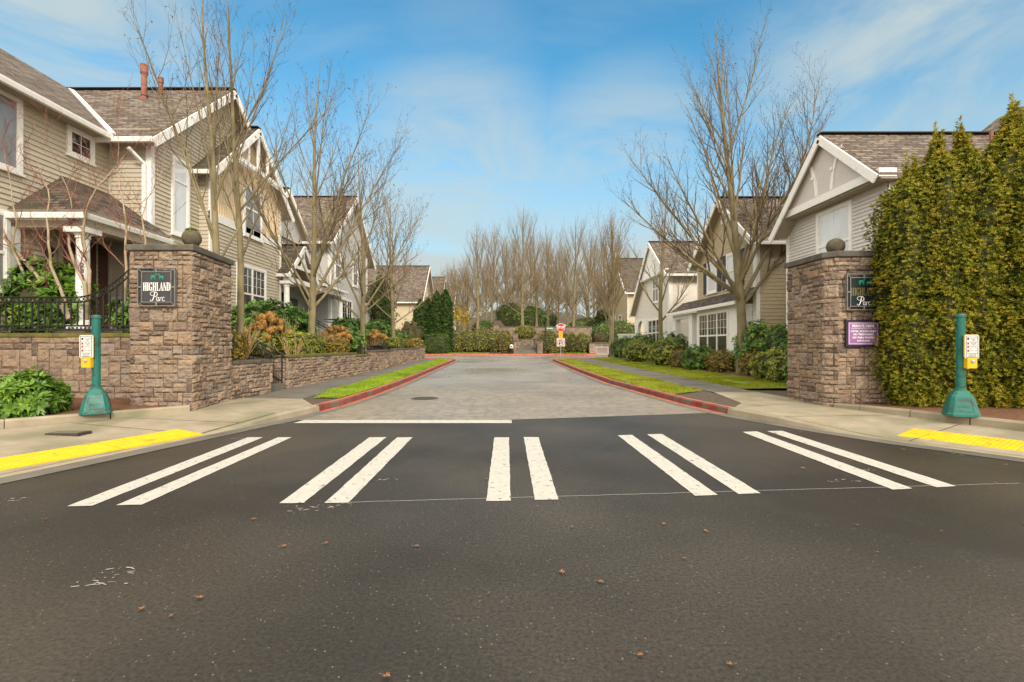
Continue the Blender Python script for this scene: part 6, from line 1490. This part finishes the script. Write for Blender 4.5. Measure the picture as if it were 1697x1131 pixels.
# leafy plants ------------------------------------------------------------------
def leaf_cloud(seed, rad, n, leaf, whorl=6, lump=.22, lumpf=2.3, p=2.0, zmin=-.35, spread=60, up=.35, shell=.25, core=True, corescale=.84, fold=.18, cone=None, droop=0.0, tintvar=.18, lumpm=None):
    """clusters of folded leaves on a lumpy body; returns verts, quads, tint, material ids"""
    rg = np.random.default_rng(seed)
    rad = np.array(rad, float)
    m = int(n * 2.2); D = rg.normal(size=(m, 3)); D /= np.linalg.norm(D, axis=1)[:, None]; D = D[D[:, 2] > zmin][:n]
    def radius(D):
        b = 1.0 / (np.abs(D) ** p).sum(1) ** (1 / p)
        off = Vector((seed * 1.7, seed * .37, 0)); l = np.array([noise.noise(Vector(d) * lumpf + off) + .5 * noise.noise(Vector(d) * lumpf * 2.3 + off) for d in (D if lumpm is None else D * b[:, None] * rad * (lumpm / lumpf))])
        return b * (1 + lump * l), l
    r, l = radius(D)
    depth = 1 - shell * rg.random(len(D)) ** 1.6
    C = D * (r * depth)[:, None] * rad
    if cone is not None:                                     # columnar outline: width falls off towards the top
        h = np.clip((C[:, 2] / rad[2] + 1) / 2, 0, 1); C[:, :2] *= np.interp(h, cone[0], cone[1])[:, None]
    nrm = D / rad; nrm /= np.linalg.norm(nrm, axis=1)[:, None]
    ax = nrm + np.array([0, 0, up]) + rg.normal(0, .25, (len(D), 3)); ax /= np.linalg.norm(ax, axis=1)[:, None]
    C = np.repeat(C, whorl, 0); ax = np.repeat(ax, whorl, 0); N = len(C)
    az = (np.tile(np.arange(whorl), len(D)) / whorl * 2 * np.pi) + np.repeat(rg.uniform(0, 6.28, len(D)), whorl) + rg.normal(0, .25, N)
    ref = np.where(np.abs(ax[:, 2:3]) < .9, np.array([[0, 0, 1.0]]), np.array([[1.0, 0, 0]])); a = np.cross(ax, ref); a /= np.linalg.norm(a, axis=1)[:, None]; b = np.cross(ax, a)
    ang = np.radians(spread) * rg.uniform(.55, 1.2, N)
    d = ax * np.cos(ang)[:, None] + (a * np.cos(az)[:, None] + b * np.sin(az)[:, None]) * np.sin(ang)[:, None]; d[:, 2] -= droop; d /= np.linalg.norm(d, axis=1)[:, None]
    s = np.cross(d, ax); s /= np.maximum(np.linalg.norm(s, axis=1), 1e-6)[:, None]; nn = np.cross(s, d)
    L = leaf[0] * rg.uniform(.6, 1.2, N)[:, None]; W = leaf[1] * rg.uniform(.7, 1.2, N)[:, None]
    base = C + d * L * .06; mid = C + d * L * .52; tip = C + d * L - nn * L * .08
    V = np.stack([base, mid - s * W * .5 + nn * W * fold, tip, mid + s * W * .5 + nn * W * fold, mid], 1).reshape(-1, 3)
    i = np.arange(N)[:, None] * 5
    Q = np.concatenate([i + np.array([[0, 1, 2, 4]]), i + np.array([[0, 4, 2, 3]])], 1).reshape(-1, 4)
    tn = np.clip(.48 + np.repeat(rg.normal(0, tintvar, len(D)) + l * .45, whorl) + rg.normal(0, .10, N), 0, 1)
    Tt = np.repeat(tn, 2); M = np.zeros(len(Q), int)
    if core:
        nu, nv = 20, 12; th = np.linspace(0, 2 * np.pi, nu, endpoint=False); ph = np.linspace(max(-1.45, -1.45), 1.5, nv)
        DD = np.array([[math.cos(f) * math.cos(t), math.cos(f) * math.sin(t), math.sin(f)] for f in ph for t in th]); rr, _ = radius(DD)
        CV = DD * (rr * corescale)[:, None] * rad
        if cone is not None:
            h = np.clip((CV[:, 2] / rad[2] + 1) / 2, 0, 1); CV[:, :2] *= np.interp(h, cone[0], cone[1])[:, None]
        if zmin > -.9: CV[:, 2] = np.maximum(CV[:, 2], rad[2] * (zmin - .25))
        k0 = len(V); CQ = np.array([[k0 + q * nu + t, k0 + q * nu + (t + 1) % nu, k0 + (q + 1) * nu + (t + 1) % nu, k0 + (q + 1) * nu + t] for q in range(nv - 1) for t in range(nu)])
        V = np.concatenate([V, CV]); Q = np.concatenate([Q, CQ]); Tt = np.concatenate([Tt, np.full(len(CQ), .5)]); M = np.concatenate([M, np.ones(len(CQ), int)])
    return V, Q, Tt, M
def shrub(name, label, cat, loc, rad, seed, mat, n=700, leaf=(.12, .045), group=None, stems=True, rz=0, **kw):
    t = thing(name, label, cat, loc, group)
    V, Q, Tt, M = leaf_cloud(seed, rad, n, leaf, **kw)
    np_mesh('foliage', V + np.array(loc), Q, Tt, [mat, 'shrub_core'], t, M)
    if stems:
        mb = MB(); rnd = random.Random(seed); c = Vector(loc)
        for k in range(5):
            a = k * 1.26 + rnd.random(); b = c + Vector((math.cos(a) * rad[0] * .25, math.sin(a) * rad[1] * .25, -rad[2] * .95)); e = c + Vector((math.cos(a) * rad[0] * .6, math.sin(a) * rad[1] * .6, 0))
            mb.tube([b, b.lerp(e, .5) + Vector((0, 0, .05)), e], [.02, .015, .01], 5)
        mb.build('stems', 'bark', t)
    t.rotation_euler = (0, 0, rz)
    return t
def stand(x, y, rz_, dz=0.0, k=.72): return (x, y, T(x, y) + rz_ * k + dz)

# columnar conifers
cone_prof = ([0, .10, .74, .82, .89, .95, 1.0], [.97, 1.0, 1.0, .90, .70, .42, .14])
hedge_prof = (([0, .3, .6, .86, .93, .97, 1.0], [.88, .90, .97, 1.0, .78, .50, .2]), ([0, .3, .6, .80, .88, .95, 1.0], [.90, .92, 1.0, 1.0, .78, .48, .2]))
def conifers():
    spots = [(8.56, 10.10, 5.15, .54), (9.03, 10.0, 5.62, .54), (9.52, 10.0, 5.72, .54), (10.02, 9.9, 5.20, .56), (10.48, 9.9, 6.10, .68), (11.12, 9.8, 6.10, .68), (11.9, 9.7, 6.2, .74)]
    labs = ['tall yellowish conifer nearest the right pillar, overlapping its signs', 'tall yellowish conifer second from the right pillar, with a pointed tip', 'tall conifer with an orange tinged tip, third from the right pillar', 'lower rounded conifer between the orange tipped one and the tallest one',
            'tallest pointed conifer of the right hedge', 'dark topped conifer cut by the right picture edge', 'conifer at the outer end of the right hedge']
    protos = []
    for v in range(2):
        t = thing('columnar_conifer', labs[v], 'conifer', (0, 0, 0), 'tall yellowish conifers beside the right pillar')
        V, Q, Tt, M = leaf_cloud(60 + v, (.66, .66, 2.85), 15000, (.078, .019), whorl=8, lump=.30, lumpm=5.0, p=4.5, zmin=-1, spread=38, up=.75, shell=.34, cone=hedge_prof[v], corescale=.78, fold=.25, tintvar=.16)
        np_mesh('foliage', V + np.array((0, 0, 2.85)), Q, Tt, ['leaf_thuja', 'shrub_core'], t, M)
        mb = MB(); mb.tube([(0, 0, -.1), (0, 0, 4.8)], [.09, .02], 8); mb.build('trunk', 'bark_grey', t); protos.append(t)
    for k, (x, y, zt, r) in enumerate(spots):
        t = protos[k] if k < 2 else copy_tree(protos[(0, 1, 1, 0, 1, 1, 0)[k]]); t['label'] = labs[k]
        t.location = (x, y, .26); s = (zt - .26) / 5.85; t.scale = (r / .58, r / .58, s); t.rotation_euler = (0, 0, k * 1.9)
conifers()
def green_conifers():
    labs = ['dark green columnar conifer at the left of the far group', 'dark green columnar conifer, second of the far group', 'tallest dark green columnar conifer of the far group', 'dark green columnar conifer at the right end of the far group']
    proto = None
    for k, (px, y, py) in enumerate(((697, 51.8, 499), (709, 52.2, 497), (724, 51.8, 486), (738, 52, 484))):
        if proto is None:
            t = proto = thing('columnar_conifer', labs[0], 'conifer', (0, 0, 0), 'dark green conifers beyond the cross street')
            V, Q, Tt, M = leaf_cloud(91, (.72, .72, 3.3), 2600, (.20, .07), whorl=7, lump=.18, lumpm=2.2, p=3.2, zmin=-1, spread=48, up=.9, shell=.25, cone=hedge_prof[1], corescale=.82)
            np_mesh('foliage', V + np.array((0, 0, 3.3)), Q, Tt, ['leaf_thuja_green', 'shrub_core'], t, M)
            mb = MB(); mb.tube([(0, 0, -.1), (0, 0, 5)], [.1, .02], 8); mb.build('trunk', 'bark_grey', t)
        else: t = copy_tree(proto); t['label'] = labs[k]
        b = P(px, 590, y); zt = P(px, py, y).z; t.location = (b.x, y, .7); t.scale = (1, 1, (zt - .7) / 6.5); t.rotation_euler = (0, 0, k * 1.3)
conifers_far = green_conifers()
shrub('clipped_hedge', 'dark green boxy hedge at the foot of the far conifers', 'hedge', (P(724, 590, 51).x, 51.0, 1.55), (1.25, .7, 1.1), 7, 'leaf_thuja_green', 1500, (.13, .05), p=7, lump=.06, stems=False, zmin=-1)

# planting at the left
RH = dict(whorl=9, spread=72, up=.55, lump=.25, droop=.12, fold=.14)
shrub('rhododendron', 'glossy green rhododendron in the bottom left planting bed', 'shrub', (-8.72, 8.75, .52), (.62, .60, .44), 1, 'leaf_rhodo', 520, (.16, .056), **{**RH, 'zmin': -.8, 'shell': .2})
shrub('rhododendron', 'glossy rhododendron spilling at the lower left picture edge', 'shrub', (-9.5, 8.0, .50), (.85, .8, .45), 2, 'leaf_rhodo', 420, (.16, .056), **{**RH, 'zmin': -.8})
shrub('rhododendron', 'large rhododendron behind the iron fence, left of the porch column', 'shrub', (-11.15, 11.75, 2.55), (1.05, .62, .98), 3, 'leaf_rhodo', 560, (.19, .06), **{**RH, 'zmin': -.9})
shrub('rhododendron', 'rhododendron behind the iron fence at the left picture edge', 'shrub', (-12.3, 11.7, 2.5), (.7, .5, .75), 14, 'leaf_rhodo', 300, (.19, .06), **{**RH, 'zmin': -.9})
shrub('rhododendron', 'lower rhododendron behind the upswept end of the iron fence', 'shrub', (-8.75, 11.75, 2.25), (.72, .42, .50), 4, 'leaf_rhodo', 260, (.18, .06), **{**RH, 'zmin': -.9})
shrub('rhododendron', 'broad dark rhododendron below the double window of the beige house', 'shrub', (-8.5, 17.7, 2.12), (1.25, 2.0, .95), 5, 'leaf_dark', 1100, (.20, .075), **{**RH, 'zmin': -.7})
shrub('rhododendron', 'dark rhododendron behind the second hydrangea', 'shrub', (-8.3, 26.2, 2.2), (.9, 1.7, .75), 6, 'leaf_dark', 550, (.20, .075), **{**RH, 'zmin': -.7})
shrub('rhododendron', 'dark rhododendron behind the third hydrangea', 'shrub', (-8.0, 31.5, 2.25), (.9, 1.9, .85), 8, 'leaf_dark', 500, (.20, .075), **{**RH, 'zmin': -.7})
BX = dict(whorl=6, spread=62, up=.4, lump=.10, lumpf=3.5, p=5, zmin=-1, shell=.16, stems=False, corescale=.9)
def boxw(label, loc, rad, seed, mat='leaf_box', n=1500, leaf=(.055, .026), name='box_hedge', cat='hedge', **kw): return shrub(name, label, cat, loc, rad, seed, mat, n, leaf, **{**BX, **kw})
boxw('small clipped box bush at the near side of the first steps', (-6.95, 12.35, 1.42), (.30, .42, .40), 21, 'leaf_bronze', 1200, (.05, .025))
boxw('clipped box hedge at the near end of the long stepped wall', (-6.85, 16.6, 1.50), (.42, 1.25, .40), 22, 'leaf_box', 2600)
boxw('clipped box hedge set back behind the first handrail', (-7.6, 15.3, 1.55), (.4, .6, .38), 23, 'leaf_box', 1300)
boxw('rounded bronze box bush above the stepped end of the long wall', (-6.75, 19.7, 1.42), (.42, .72, .38), 24, 'leaf_bronze', 1600, p=3)
boxw('loose pale green bush beside the second handrail', (-7.0, 22.6, 1.65), (.55, .8, .42), 25, 'leaf_rhodo', 420, (.12, .05), p=2.2, lump=.3, whorl=7, name='bush', cat='shrub')
boxw('clipped box hedge above the farthest left stone wall', (-6.6, 29.6, 1.62), (.42, 1.5, .36), 26, 'leaf_box', 1800)
boxw('small bronze box ball at the far end of the left walls', (-6.35, 32.7, 1.62), (.35, .5, .32), 27, 'leaf_bronze', 700, p=2.5)
boxw('yellow green spreading bush left of the far conifers', (-6.9, 38.4, 1.5), (.7, .8, .55), 28, 'leaf_yellow', 350, (.10, .04), p=2, lump=.35, name='bush', cat='shrub')
boxw('dull green bush between the first hydrangea and its tree trunk', (-7.35, 18.6, 1.50), (.4, .7, .35), 29, 'leaf_box', 700, p=2.3, lump=.3, name='bush', cat='shrub')
boxw('green bush behind the far end of the left stone walls', (-7.6, 35.2, 1.8), (.9, 1.2, .8), 30, 'leaf_dark', 500, (.14, .06), p=2.2, lump=.3, name='bush', cat='shrub')

def hydrangea(label, loc, rad, n, seed, hr=.115):
    t = thing('hydrangea', label, 'shrub', loc, 'hydrangeas with dry brown flower heads'); rnd = random.Random(seed); c = Vector(loc)
    st = MB(); heads = []
    rg = np.random.default_rng(seed)
    for k in range(n):
        for _ in range(30):
            a = rnd.uniform(0, 6.28); f = rnd.random() ** .5; p = c + Vector((rad[0] * f * math.cos(a), rad[1] * f * math.sin(a), rad[2] * (1 - .75 * f * f) + rnd.uniform(-.14, .08)))
            if all((p - q).length > hr * 1.6 for q in heads): break
        heads.append(p); b = c + Vector((rnd.uniform(-.25, .25) * rad[0], rnd.uniform(-.3, .3) * rad[1], -.25))
        st.tube([b, b.lerp(p, .5) + Vector((rnd.uniform(-.05, .05), rnd.uniform(-.05, .05), .06)), p], [.010, .008, .006], 4, 0, rnd.random())
    for k in range(n * 5):
        b = c + Vector((rnd.uniform(-.9, .9) * rad[0], rnd.uniform(-.9, .9) * rad[1], -.25)); e = b + Vector((rnd.uniform(-.3, .3), rnd.uniform(-.3, .3), rnd.uniform(.35, .35 + rad[2]))); st.tube([b, b.lerp(e, .5), e], [.007, .006, .003], 3, 0, rnd.random())
    st.build('stems', 'stalk', t)
    proto = None
    for p in heads:
        if proto is None:
            D = rg.normal(size=(260, 3)); D /= np.linalg.norm(D, axis=1)[:, None]
            q = D * hr * rg.uniform(.80, 1.05, 260)[:, None] * np.array([1.08, 1.08, .88]); a = np.cross(D, rg.normal(size=(260, 3))); a /= np.linalg.norm(a, axis=1)[:, None]; b = np.cross(D, a); s = rg.uniform(.016, .028, 260)[:, None]; D2 = D * .010
            V = np.stack([q - a * s - b * s, q + a * s - b * s + D2, q + a * s + b * s, q - a * s + b * s + D2], 1).reshape(-1, 3)
            nu = 12; CV = np.array([[math.cos(f) * math.cos(u) * hr * .86, math.cos(f) * math.sin(u) * hr * .86, math.sin(f) * hr * .74] for f in np.linspace(-1.5, 1.5, 8) for u in np.linspace(0, 6.2832, nu, endpoint=False)]); k0 = len(V)
            CQ = [[k0 + i * nu + j, k0 + i * nu + (j + 1) % nu, k0 + (i + 1) * nu + (j + 1) % nu, k0 + (i + 1) * nu + j] for i in range(7) for j in range(nu)]
            proto = np_mesh('flower_head', np.concatenate([V, CV]) + np.array(c), np.concatenate([np.arange(len(V)).reshape(-1, 4), np.array(CQ)]), np.concatenate([np.clip(rg.normal(.5, .25, 260), 0, 1), np.full(len(CQ), .2)]), ['hydrangea_dry'], t)
            h = proto
        else: h = proto.copy(); COL.objects.link(h); h.parent = t
        h.location = p - c; h.rotation_euler = (rnd.uniform(-.4, .4), rnd.uniform(-.4, .4), rnd.uniform(0, 6)); s = rnd.uniform(.72, 1.2); h.scale = (s, s, s)
hydrangea('hydrangea with large dry brown heads beside the first steps', (-7.6, 15.75, 1.55), (.60, 1.0, .92), 26, 1, .135)
hydrangea('hydrangea with dry brown heads in front of the grey house column', (-7.3, 21.2, 1.6), (.55, .75, .75), 20, 2, .125)
hydrangea('hydrangea with small dry heads above the third steps', (-7.4, 27.6, 1.75), (.65, 1.7, .55), 30, 3, .12)
def straw(label, loc, n, seed, h=.75, sp=.5):
    mb = MB(); rnd = random.Random(seed); c = Vector(loc)
    for k in range(n):
        a = rnd.uniform(0, 6.28); b = c + Vector((math.cos(a) * .12, math.sin(a) * .2, -.1)); e = b + Vector((math.cos(a) * rnd.uniform(.05, sp), math.sin(a) * rnd.uniform(.05, sp), rnd.uniform(.45, 1) * h)); m = b.lerp(e, .55) + Vector((0, 0, .10))
        mb.tube([b, m, e], [.008, .007, .003], 3, 0, rnd.random())
    tag(mb.build('dry_grass', 'stalk'), label, 'dry plant', 'dry straw coloured plants on the left terrace')
straw('tuft of dry straw stalks at the near end of the long wall', (-6.55, 15.05, 1.25), 26, 1, .85, .4)
straw('dry straw stalks spreading right of the forked trunk', (-7.3, 19.4, 1.5), 70, 2, .75, .6)
straw('dry straw stalks behind the near bush of the first steps', (-7.0, 13.0, 1.3), 60, 3, .95, .45)

# small multi-stemmed maple behind the iron fence
def maple():
    t = thing('japanese_maple', 'small bare maple with twisting tan stems in front of the porch', 'tree', (-10.9, 11.35, 1.7)); rnd = random.Random(77); tr = MB(); cr = MB()
    Y = 11.35
    stems = [([(116, 530), (104, 508), (70, 470), (40, 432), (14, 402), (-14, 372)], .072), ([(116, 530), (108, 502), (96, 470), (84, 440), (80, 405), (78, 360), (82, 330)], .045), ([(142, 530), (144, 500), (141, 470), (124, 440), (114, 408), (112, 375), (120, 352)], .050), ([(142, 530), (147, 490), (148, 450), (140, 420), (138, 380), (142, 350), (150, 330)], .048), ([(205, 505), (208, 470), (208, 420), (210, 380), (206, 350), (200, 320)], .035), ([(232, 480), (236, 440), (240, 400), (236, 360), (244, 330)], .030), ([(70, 470), (50, 440), (30, 420), (8, 392)], .04), ([(60, 478), (38, 450), (20, 410), (28, 370), (20, 330)], .035)]
    def tw(p, d, L, r, lvl):
        n = 5 if lvl < 2 else 3; ps = [p.copy()]; rs = [r]
        for k in range(n):
            d = (d + Vector((rnd.uniform(-.3, .3), rnd.uniform(-.25, .25), rnd.uniform(-.1, .26)))).normalized(); p = p + d * (L / n); ps.append(p.copy()); rs.append(max(.0025, r * (1 - .85 * (k + 1) / n)))
        cr.tube(ps, rs, 4 if lvl < 2 else 3, 0 if lvl else 1, rnd.random())
        if lvl < 3:
            for k in range({0: 5, 1: 4, 2: 3}[lvl]):
                j = rnd.randrange(1, n + 1); q = ps[j]; nd = (d + Vector((rnd.uniform(-.9, .9), rnd.uniform(-.7, .7), rnd.uniform(-.2, .7)))).normalized(); tw(q, nd, L * rnd.uniform(.38, .62), max(.003, rs[j] * .75), lvl + 1)
    for i, (px, r) in enumerate(stems):
        ps = []
        for k, (x, y) in enumerate(px):
            q = P(x, y, Y + .28 * math.sin(i * 2.1 + k * .8) * (k / len(px))); ps.append(q)
        sm = []
        for a, b in zip(ps, ps[1:]):
            for f in (0, .5): sm.append(a.lerp(b, f) + Vector((rnd.uniform(-.015, .015), rnd.uniform(-.015, .015), 0)))
        sm.append(ps[-1]); rs = [lerp(r, r * .35, k / (len(sm) - 1)) for k in range(len(sm))]
        tr.tube(sm, rs, 8, 0, rnd.random())
        for k in range(len(sm) // 3, len(sm)):
            if rnd.random() < .8:
                d = Vector((rnd.uniform(-1, 1), rnd.uniform(-.5, .5), rnd.uniform(.1, 1))).normalized(); tw(sm[k], d, rnd.uniform(.5, 1.1), rs[k] * .55, 1)
        tw(sm[-1], (sm[-1] - sm[-2]).normalized(), 1.5, rs[-1], 0)
    tr.build('trunk', 'bark_pale', t, smooth=True); cr.build('crown', ['twig_red', 'bark_pale'], t)
maple()

# planting at the right
R = 'shrubs along the right lawn'
def rshrub(label, x, y, rad, seed, mat, n, leaf, **kw): return shrub('shrub', label, 'shrub', (x, y, .22 + G(y) + rad[2] * .72), rad, seed, mat, n, leaf, group=R, **{**dict(whorl=7, spread=68, up=.45, lump=.26, zmin=-.85, droop=.1), **kw})
rshrub('pale leaved viburnum like shrub touching the right gate pillar', 9.65, 14.7, (.85, 1.0, .66), 41, 'leaf_rhodo', 620, (.13, .05))
rshrub('mottled green shrub right of the thick trunk', 9.55, 16.7, (.75, .95, .62), 42, 'leaf_box', 620, (.11, .045))
rshrub('yellow bronze clipped bush touching the thick trunk', 9.75, 18.5, (.6, .75, .60), 43, 'leaf_bronze', 900, (.06, .03), lump=.15)
rshrub('bronze clipped bush left of the thick trunk', 9.45, 20.7, (.65, .8, .58), 44, 'leaf_bronze', 900, (.06, .03), lump=.15)
rshrub('light green leafy shrub below the bay window', 9.2, 22.4, (.75, .9, .66), 45, 'leaf_rhodo', 520, (.13, .05))
rshrub('orange tinged clipped hedge below the bay window', 9.15, 24.2, (.6, 1.0, .52), 46, 'leaf_bronze', 900, (.06, .03), p=3.5, lump=.1)
rshrub('large grey green shrub right of the thin pale trunk', 9.1, 26.8, (.95, 1.4, .78), 47, 'leaf_box', 800, (.12, .05))
rshrub('taller dark shrub before the porch posts', 9.75, 27.6, (.8, 1.6, 1.05), 48, 'leaf_rhodo', 700, (.14, .055))
rshrub('round mottled shrub left of the thin pale trunk', 9.0, 31.6, (1.0, 1.5, .78), 49, 'leaf_box', 800, (.12, .05))
rshrub('large dark green shrub in front of the white house', 9.6, 33.4, (.9, 2.0, 1.05), 50, 'leaf_dark', 850, (.14, .06))
rshrub('dark green shrub beside the dense upright tree', 9.7, 38.6, (.9, 1.8, 1.0), 51, 'leaf_dark', 700, (.14, .06))
rshrub('tall bright shrub under the shingled wall of the tan house', 10.05, 19.2, (.65, 1.1, 1.22), 52, 'leaf_rhodo', 620, (.14, .055))
rshrub('tall shrub beside the white corner of the mauve house', 10.15, 17.6, (.55, .9, 1.15), 53, 'leaf_dark', 480, (.14, .055))
rshrub('small bronze bush at the wall of the tan house', 11.4, 19.2, (.7, .45, 1.2), 54, 'leaf_bronze', 500, (.08, .035))

# beyond the cross street
K = 'clipped mounds beyond the cross street'
def mound(label, px, py, y, rx, rz, seed, mat, n=700, leaf=(.11, .05), ry=1.0, lump=.26, **kw):
    c = P(px, py, y); return shrub('clipped_shrub', label, 'shrub', (c.x, y, c.z), (rx, ry, rz), seed, mat, n, leaf, group=K, stems=False, corescale=.9, whorl=6, spread=62, lump=lump, lumpf=3.0, zmin=-1, **kw)
mound('clipped mound at the left end of the long far hedge', 757, 570, 53.0, 1.0, 1.25, 201, 'leaf_olive')
mound('clipped mound with a lumpy top, second in the long far hedge', 775, 567, 53.0, 1.15, 1.45, 202, 'leaf_olive')
mound('clipped mound in the middle of the long far hedge', 796, 566, 53.0, 1.2, 1.5, 203, 'leaf_olive')
mound('clipped mound right of the middle of the long far hedge', 817, 567, 53.0, 1.2, 1.45, 204, 'leaf_olive')
mound('olive clipped mound at the right end of the long far hedge', 836, 568, 52.6, 1.0, 1.4, 205, 'leaf_bronze')
mound('round yellow green topiary above the far steps', 870, 552, 55.2, 1.30, .85, 206, 'leaf_olive', 900, lump=.12)
mound('tall round clipped mound behind the street name post', 908, 568, 52.6, 1.08, 1.55, 207, 'leaf_olive', lump=.14)
mound('olive clipped mound behind the stop sign post', 945, 571, 52.8, 1.25, 1.35, 208, 'leaf_olive')
mound('olive clipped mound right of the stop sign', 965, 571, 52.6, 1.0, 1.3, 209, 'leaf_olive')
mound('low pinkish bronze bush at the foot of the round mound', 922, 582, 51.7, 1.1, .5, 210, 'leaf_bronze', 350)
mound('burgundy leaved shrub above the low stone wall', 993, 564, 52.4, .75, .85, 211, 'leaf_burgundy', 350)
mound('bright green bush behind the burgundy shrub', 1003, 556, 54.0, 1.6, 1.5, 212, 'leaf_rhodo', 500, (.18, .07))
mound('bright green bush left of the arched porch', 1032, 556, 53.5, 1.7, 1.7, 213, 'leaf_rhodo', 500, (.18, .07))
mound('dark green bush at the left of the long far hedge', 746, 560, 56.0, 1.3, 1.2, 214, 'leaf_dark', 350)
mound('dark evergreen shrub behind the middle of the park', 848, 528, 66, 2.3, 2.2, 215, 'leaf_dark', 500, (.22, .09))
mound('dark evergreen shrub behind the tallest park tree', 880, 530, 67, 2.2, 2.0, 216, 'leaf_dark', 500, (.22, .09))
mound('dark bush at the left of the park behind the small lawn bank', 806, 545, 64, 2.0, 1.1, 217, 'leaf_dark', 400, (.2, .08))
mound('low evergreen bush on the upper lawn right of the stop sign', 972, 538, 66, 2.0, .9, 218, 'leaf_dark', 400, (.2, .08))
mound('low green bush on the upper lawn behind the stop sign', 955, 541, 62, 1.2, .6, 219, 'leaf_rhodo', 300, (.16, .07))
mound('evergreen bush at the far right of the upper lawn', 1010, 532, 68, 2.4, 2.0, 220, 'leaf_dark', 400, (.22, .09))
mound('dark evergreen mass left of the low pale building', 905, 533, 76, 1.9, 1.8, 221, 'leaf_dark', 350, (.25, .1))
tree('small tree still holding yellow leaves left in the park', (P(765, 540, 62).x, 62, T(P(765, 540, 62).x, 62)), 'yl', dict(seed=9, H=4.6, r0=.09, fork=1.0, spread=.8, n1=10, leaf=0, fine=.6), group=None, name='yellow_tree')
c = P(765, 524, 62); V, Q, Tt, M = leaf_cloud(301, (1.9, 1.4, 1.7), 420, (.17, .09), whorl=4, shell=.8, core=False, zmin=-1, spread=85, lump=.4)
np_mesh('leaves', V + np.array(c) - np.array(TREE_PROTO['yl'].location), Q, Tt, ['leaf_yellow', 'shrub_core'], TREE_PROTO['yl'], M)
shrub('conifer_bush', 'dark green loose conifer between the left houses', 'conifer', (-8.6, 34.8, 4.4), (.9, .9, 2.2), 303, 'leaf_thuja_green', 420, (.22, .08), whorl=7, zmin=-1, lump=.4, stems=True)
shrub('brown_shrub', 'brown leafless looking shrub in front of the far tan house', 'shrub', (P(682, 555, 46).x, 46, 2.4), (1.1, 1.1, 1.6), 305, 'leaf_burgundy', 260, (.14, .06), zmin=-1, lump=.4)

# fallen leaves
def leaves():
    proto = None; rnd = random.Random(12)
    pts = [(806, 794), (275, 792), (1331, 776), (932, 948), (1134, 925), (1454, 915), (948, 873), (1563, 812), (1170, 880), (995, 964), (1100, 868), (1285, 718), (1365, 753), (1200, 705), (1345, 720), (1380, 728), (1497, 745), (1550, 752), (1595, 755), (1620, 760), (1667, 770), (1690, 795), (1650, 800), (1580, 752), (890, 839), (760, 722), (556, 712), (330, 990), (284, 1020), (235, 1008), (540, 900), (470, 905), (690, 905), (312, 700), (345, 694), (150, 724), (60, 745), (120, 770), (210, 755), (255, 735), (1480, 700), (1500, 690), (1440, 700), (1600, 725), (1640, 735), (1405, 698), (1210, 1100), (1230, 700), (640, 1120), (1060, 1085), (1420, 870), (420, 860), (75, 860), (30, 738), (90, 752), (185, 770), (940, 780), (1155, 760), (505, 722), (1700, 868), (1560, 880)]
    for k, (px, py) in enumerate(pts):
        p = PGr(px, py, .012)
        if proto is None:
            mb = MB(); prof = [(0, -.9), (.18, -.35), (.75, -.45), (.5, -.05), (.95, .35), (.42, .3), (.3, .75), (0, 1.0), (-.3, .75), (-.42, .3), (-.95, .35), (-.5, -.05), (-.75, -.45), (-.18, -.35)]
            s = .040; ring = [(x * s, y * s, .010 * abs(x) + .006 * y * y) for x, y in prof]
            for a, b in zip(ring, ring[1:] + ring[:1]): mb.face([(0, 0, .004), a, b], 0, rnd.random())
            mb.beam((0, -.9 * s, .003), (.006, -1.7 * s, .004), .003, .003)
            o = proto = mb.build('fallen_leaf', 'dry_leaf')
        else: o = proto.copy(); COL.objects.link(o)
        # sidewalks stand higher than the road
        if py < 790 and (px < 330 or px > 1400): 
            z = .16 if (px < 260 and py < 745) or (px > 1440 and py < 705) else .07
            p = PGr(px, py, z)
        o.location = p; o.rotation_euler = (rnd.uniform(-.12, .12), rnd.uniform(-.12, .12), rnd.uniform(0, 6.28)); s = rnd.uniform(.3, .75); o.scale = (s, s, s)
        tag(o, 'small dry brown fallen leaf lying flat on the ground', 'leaf', 'fallen leaves on the road and sidewalks')
leaves()
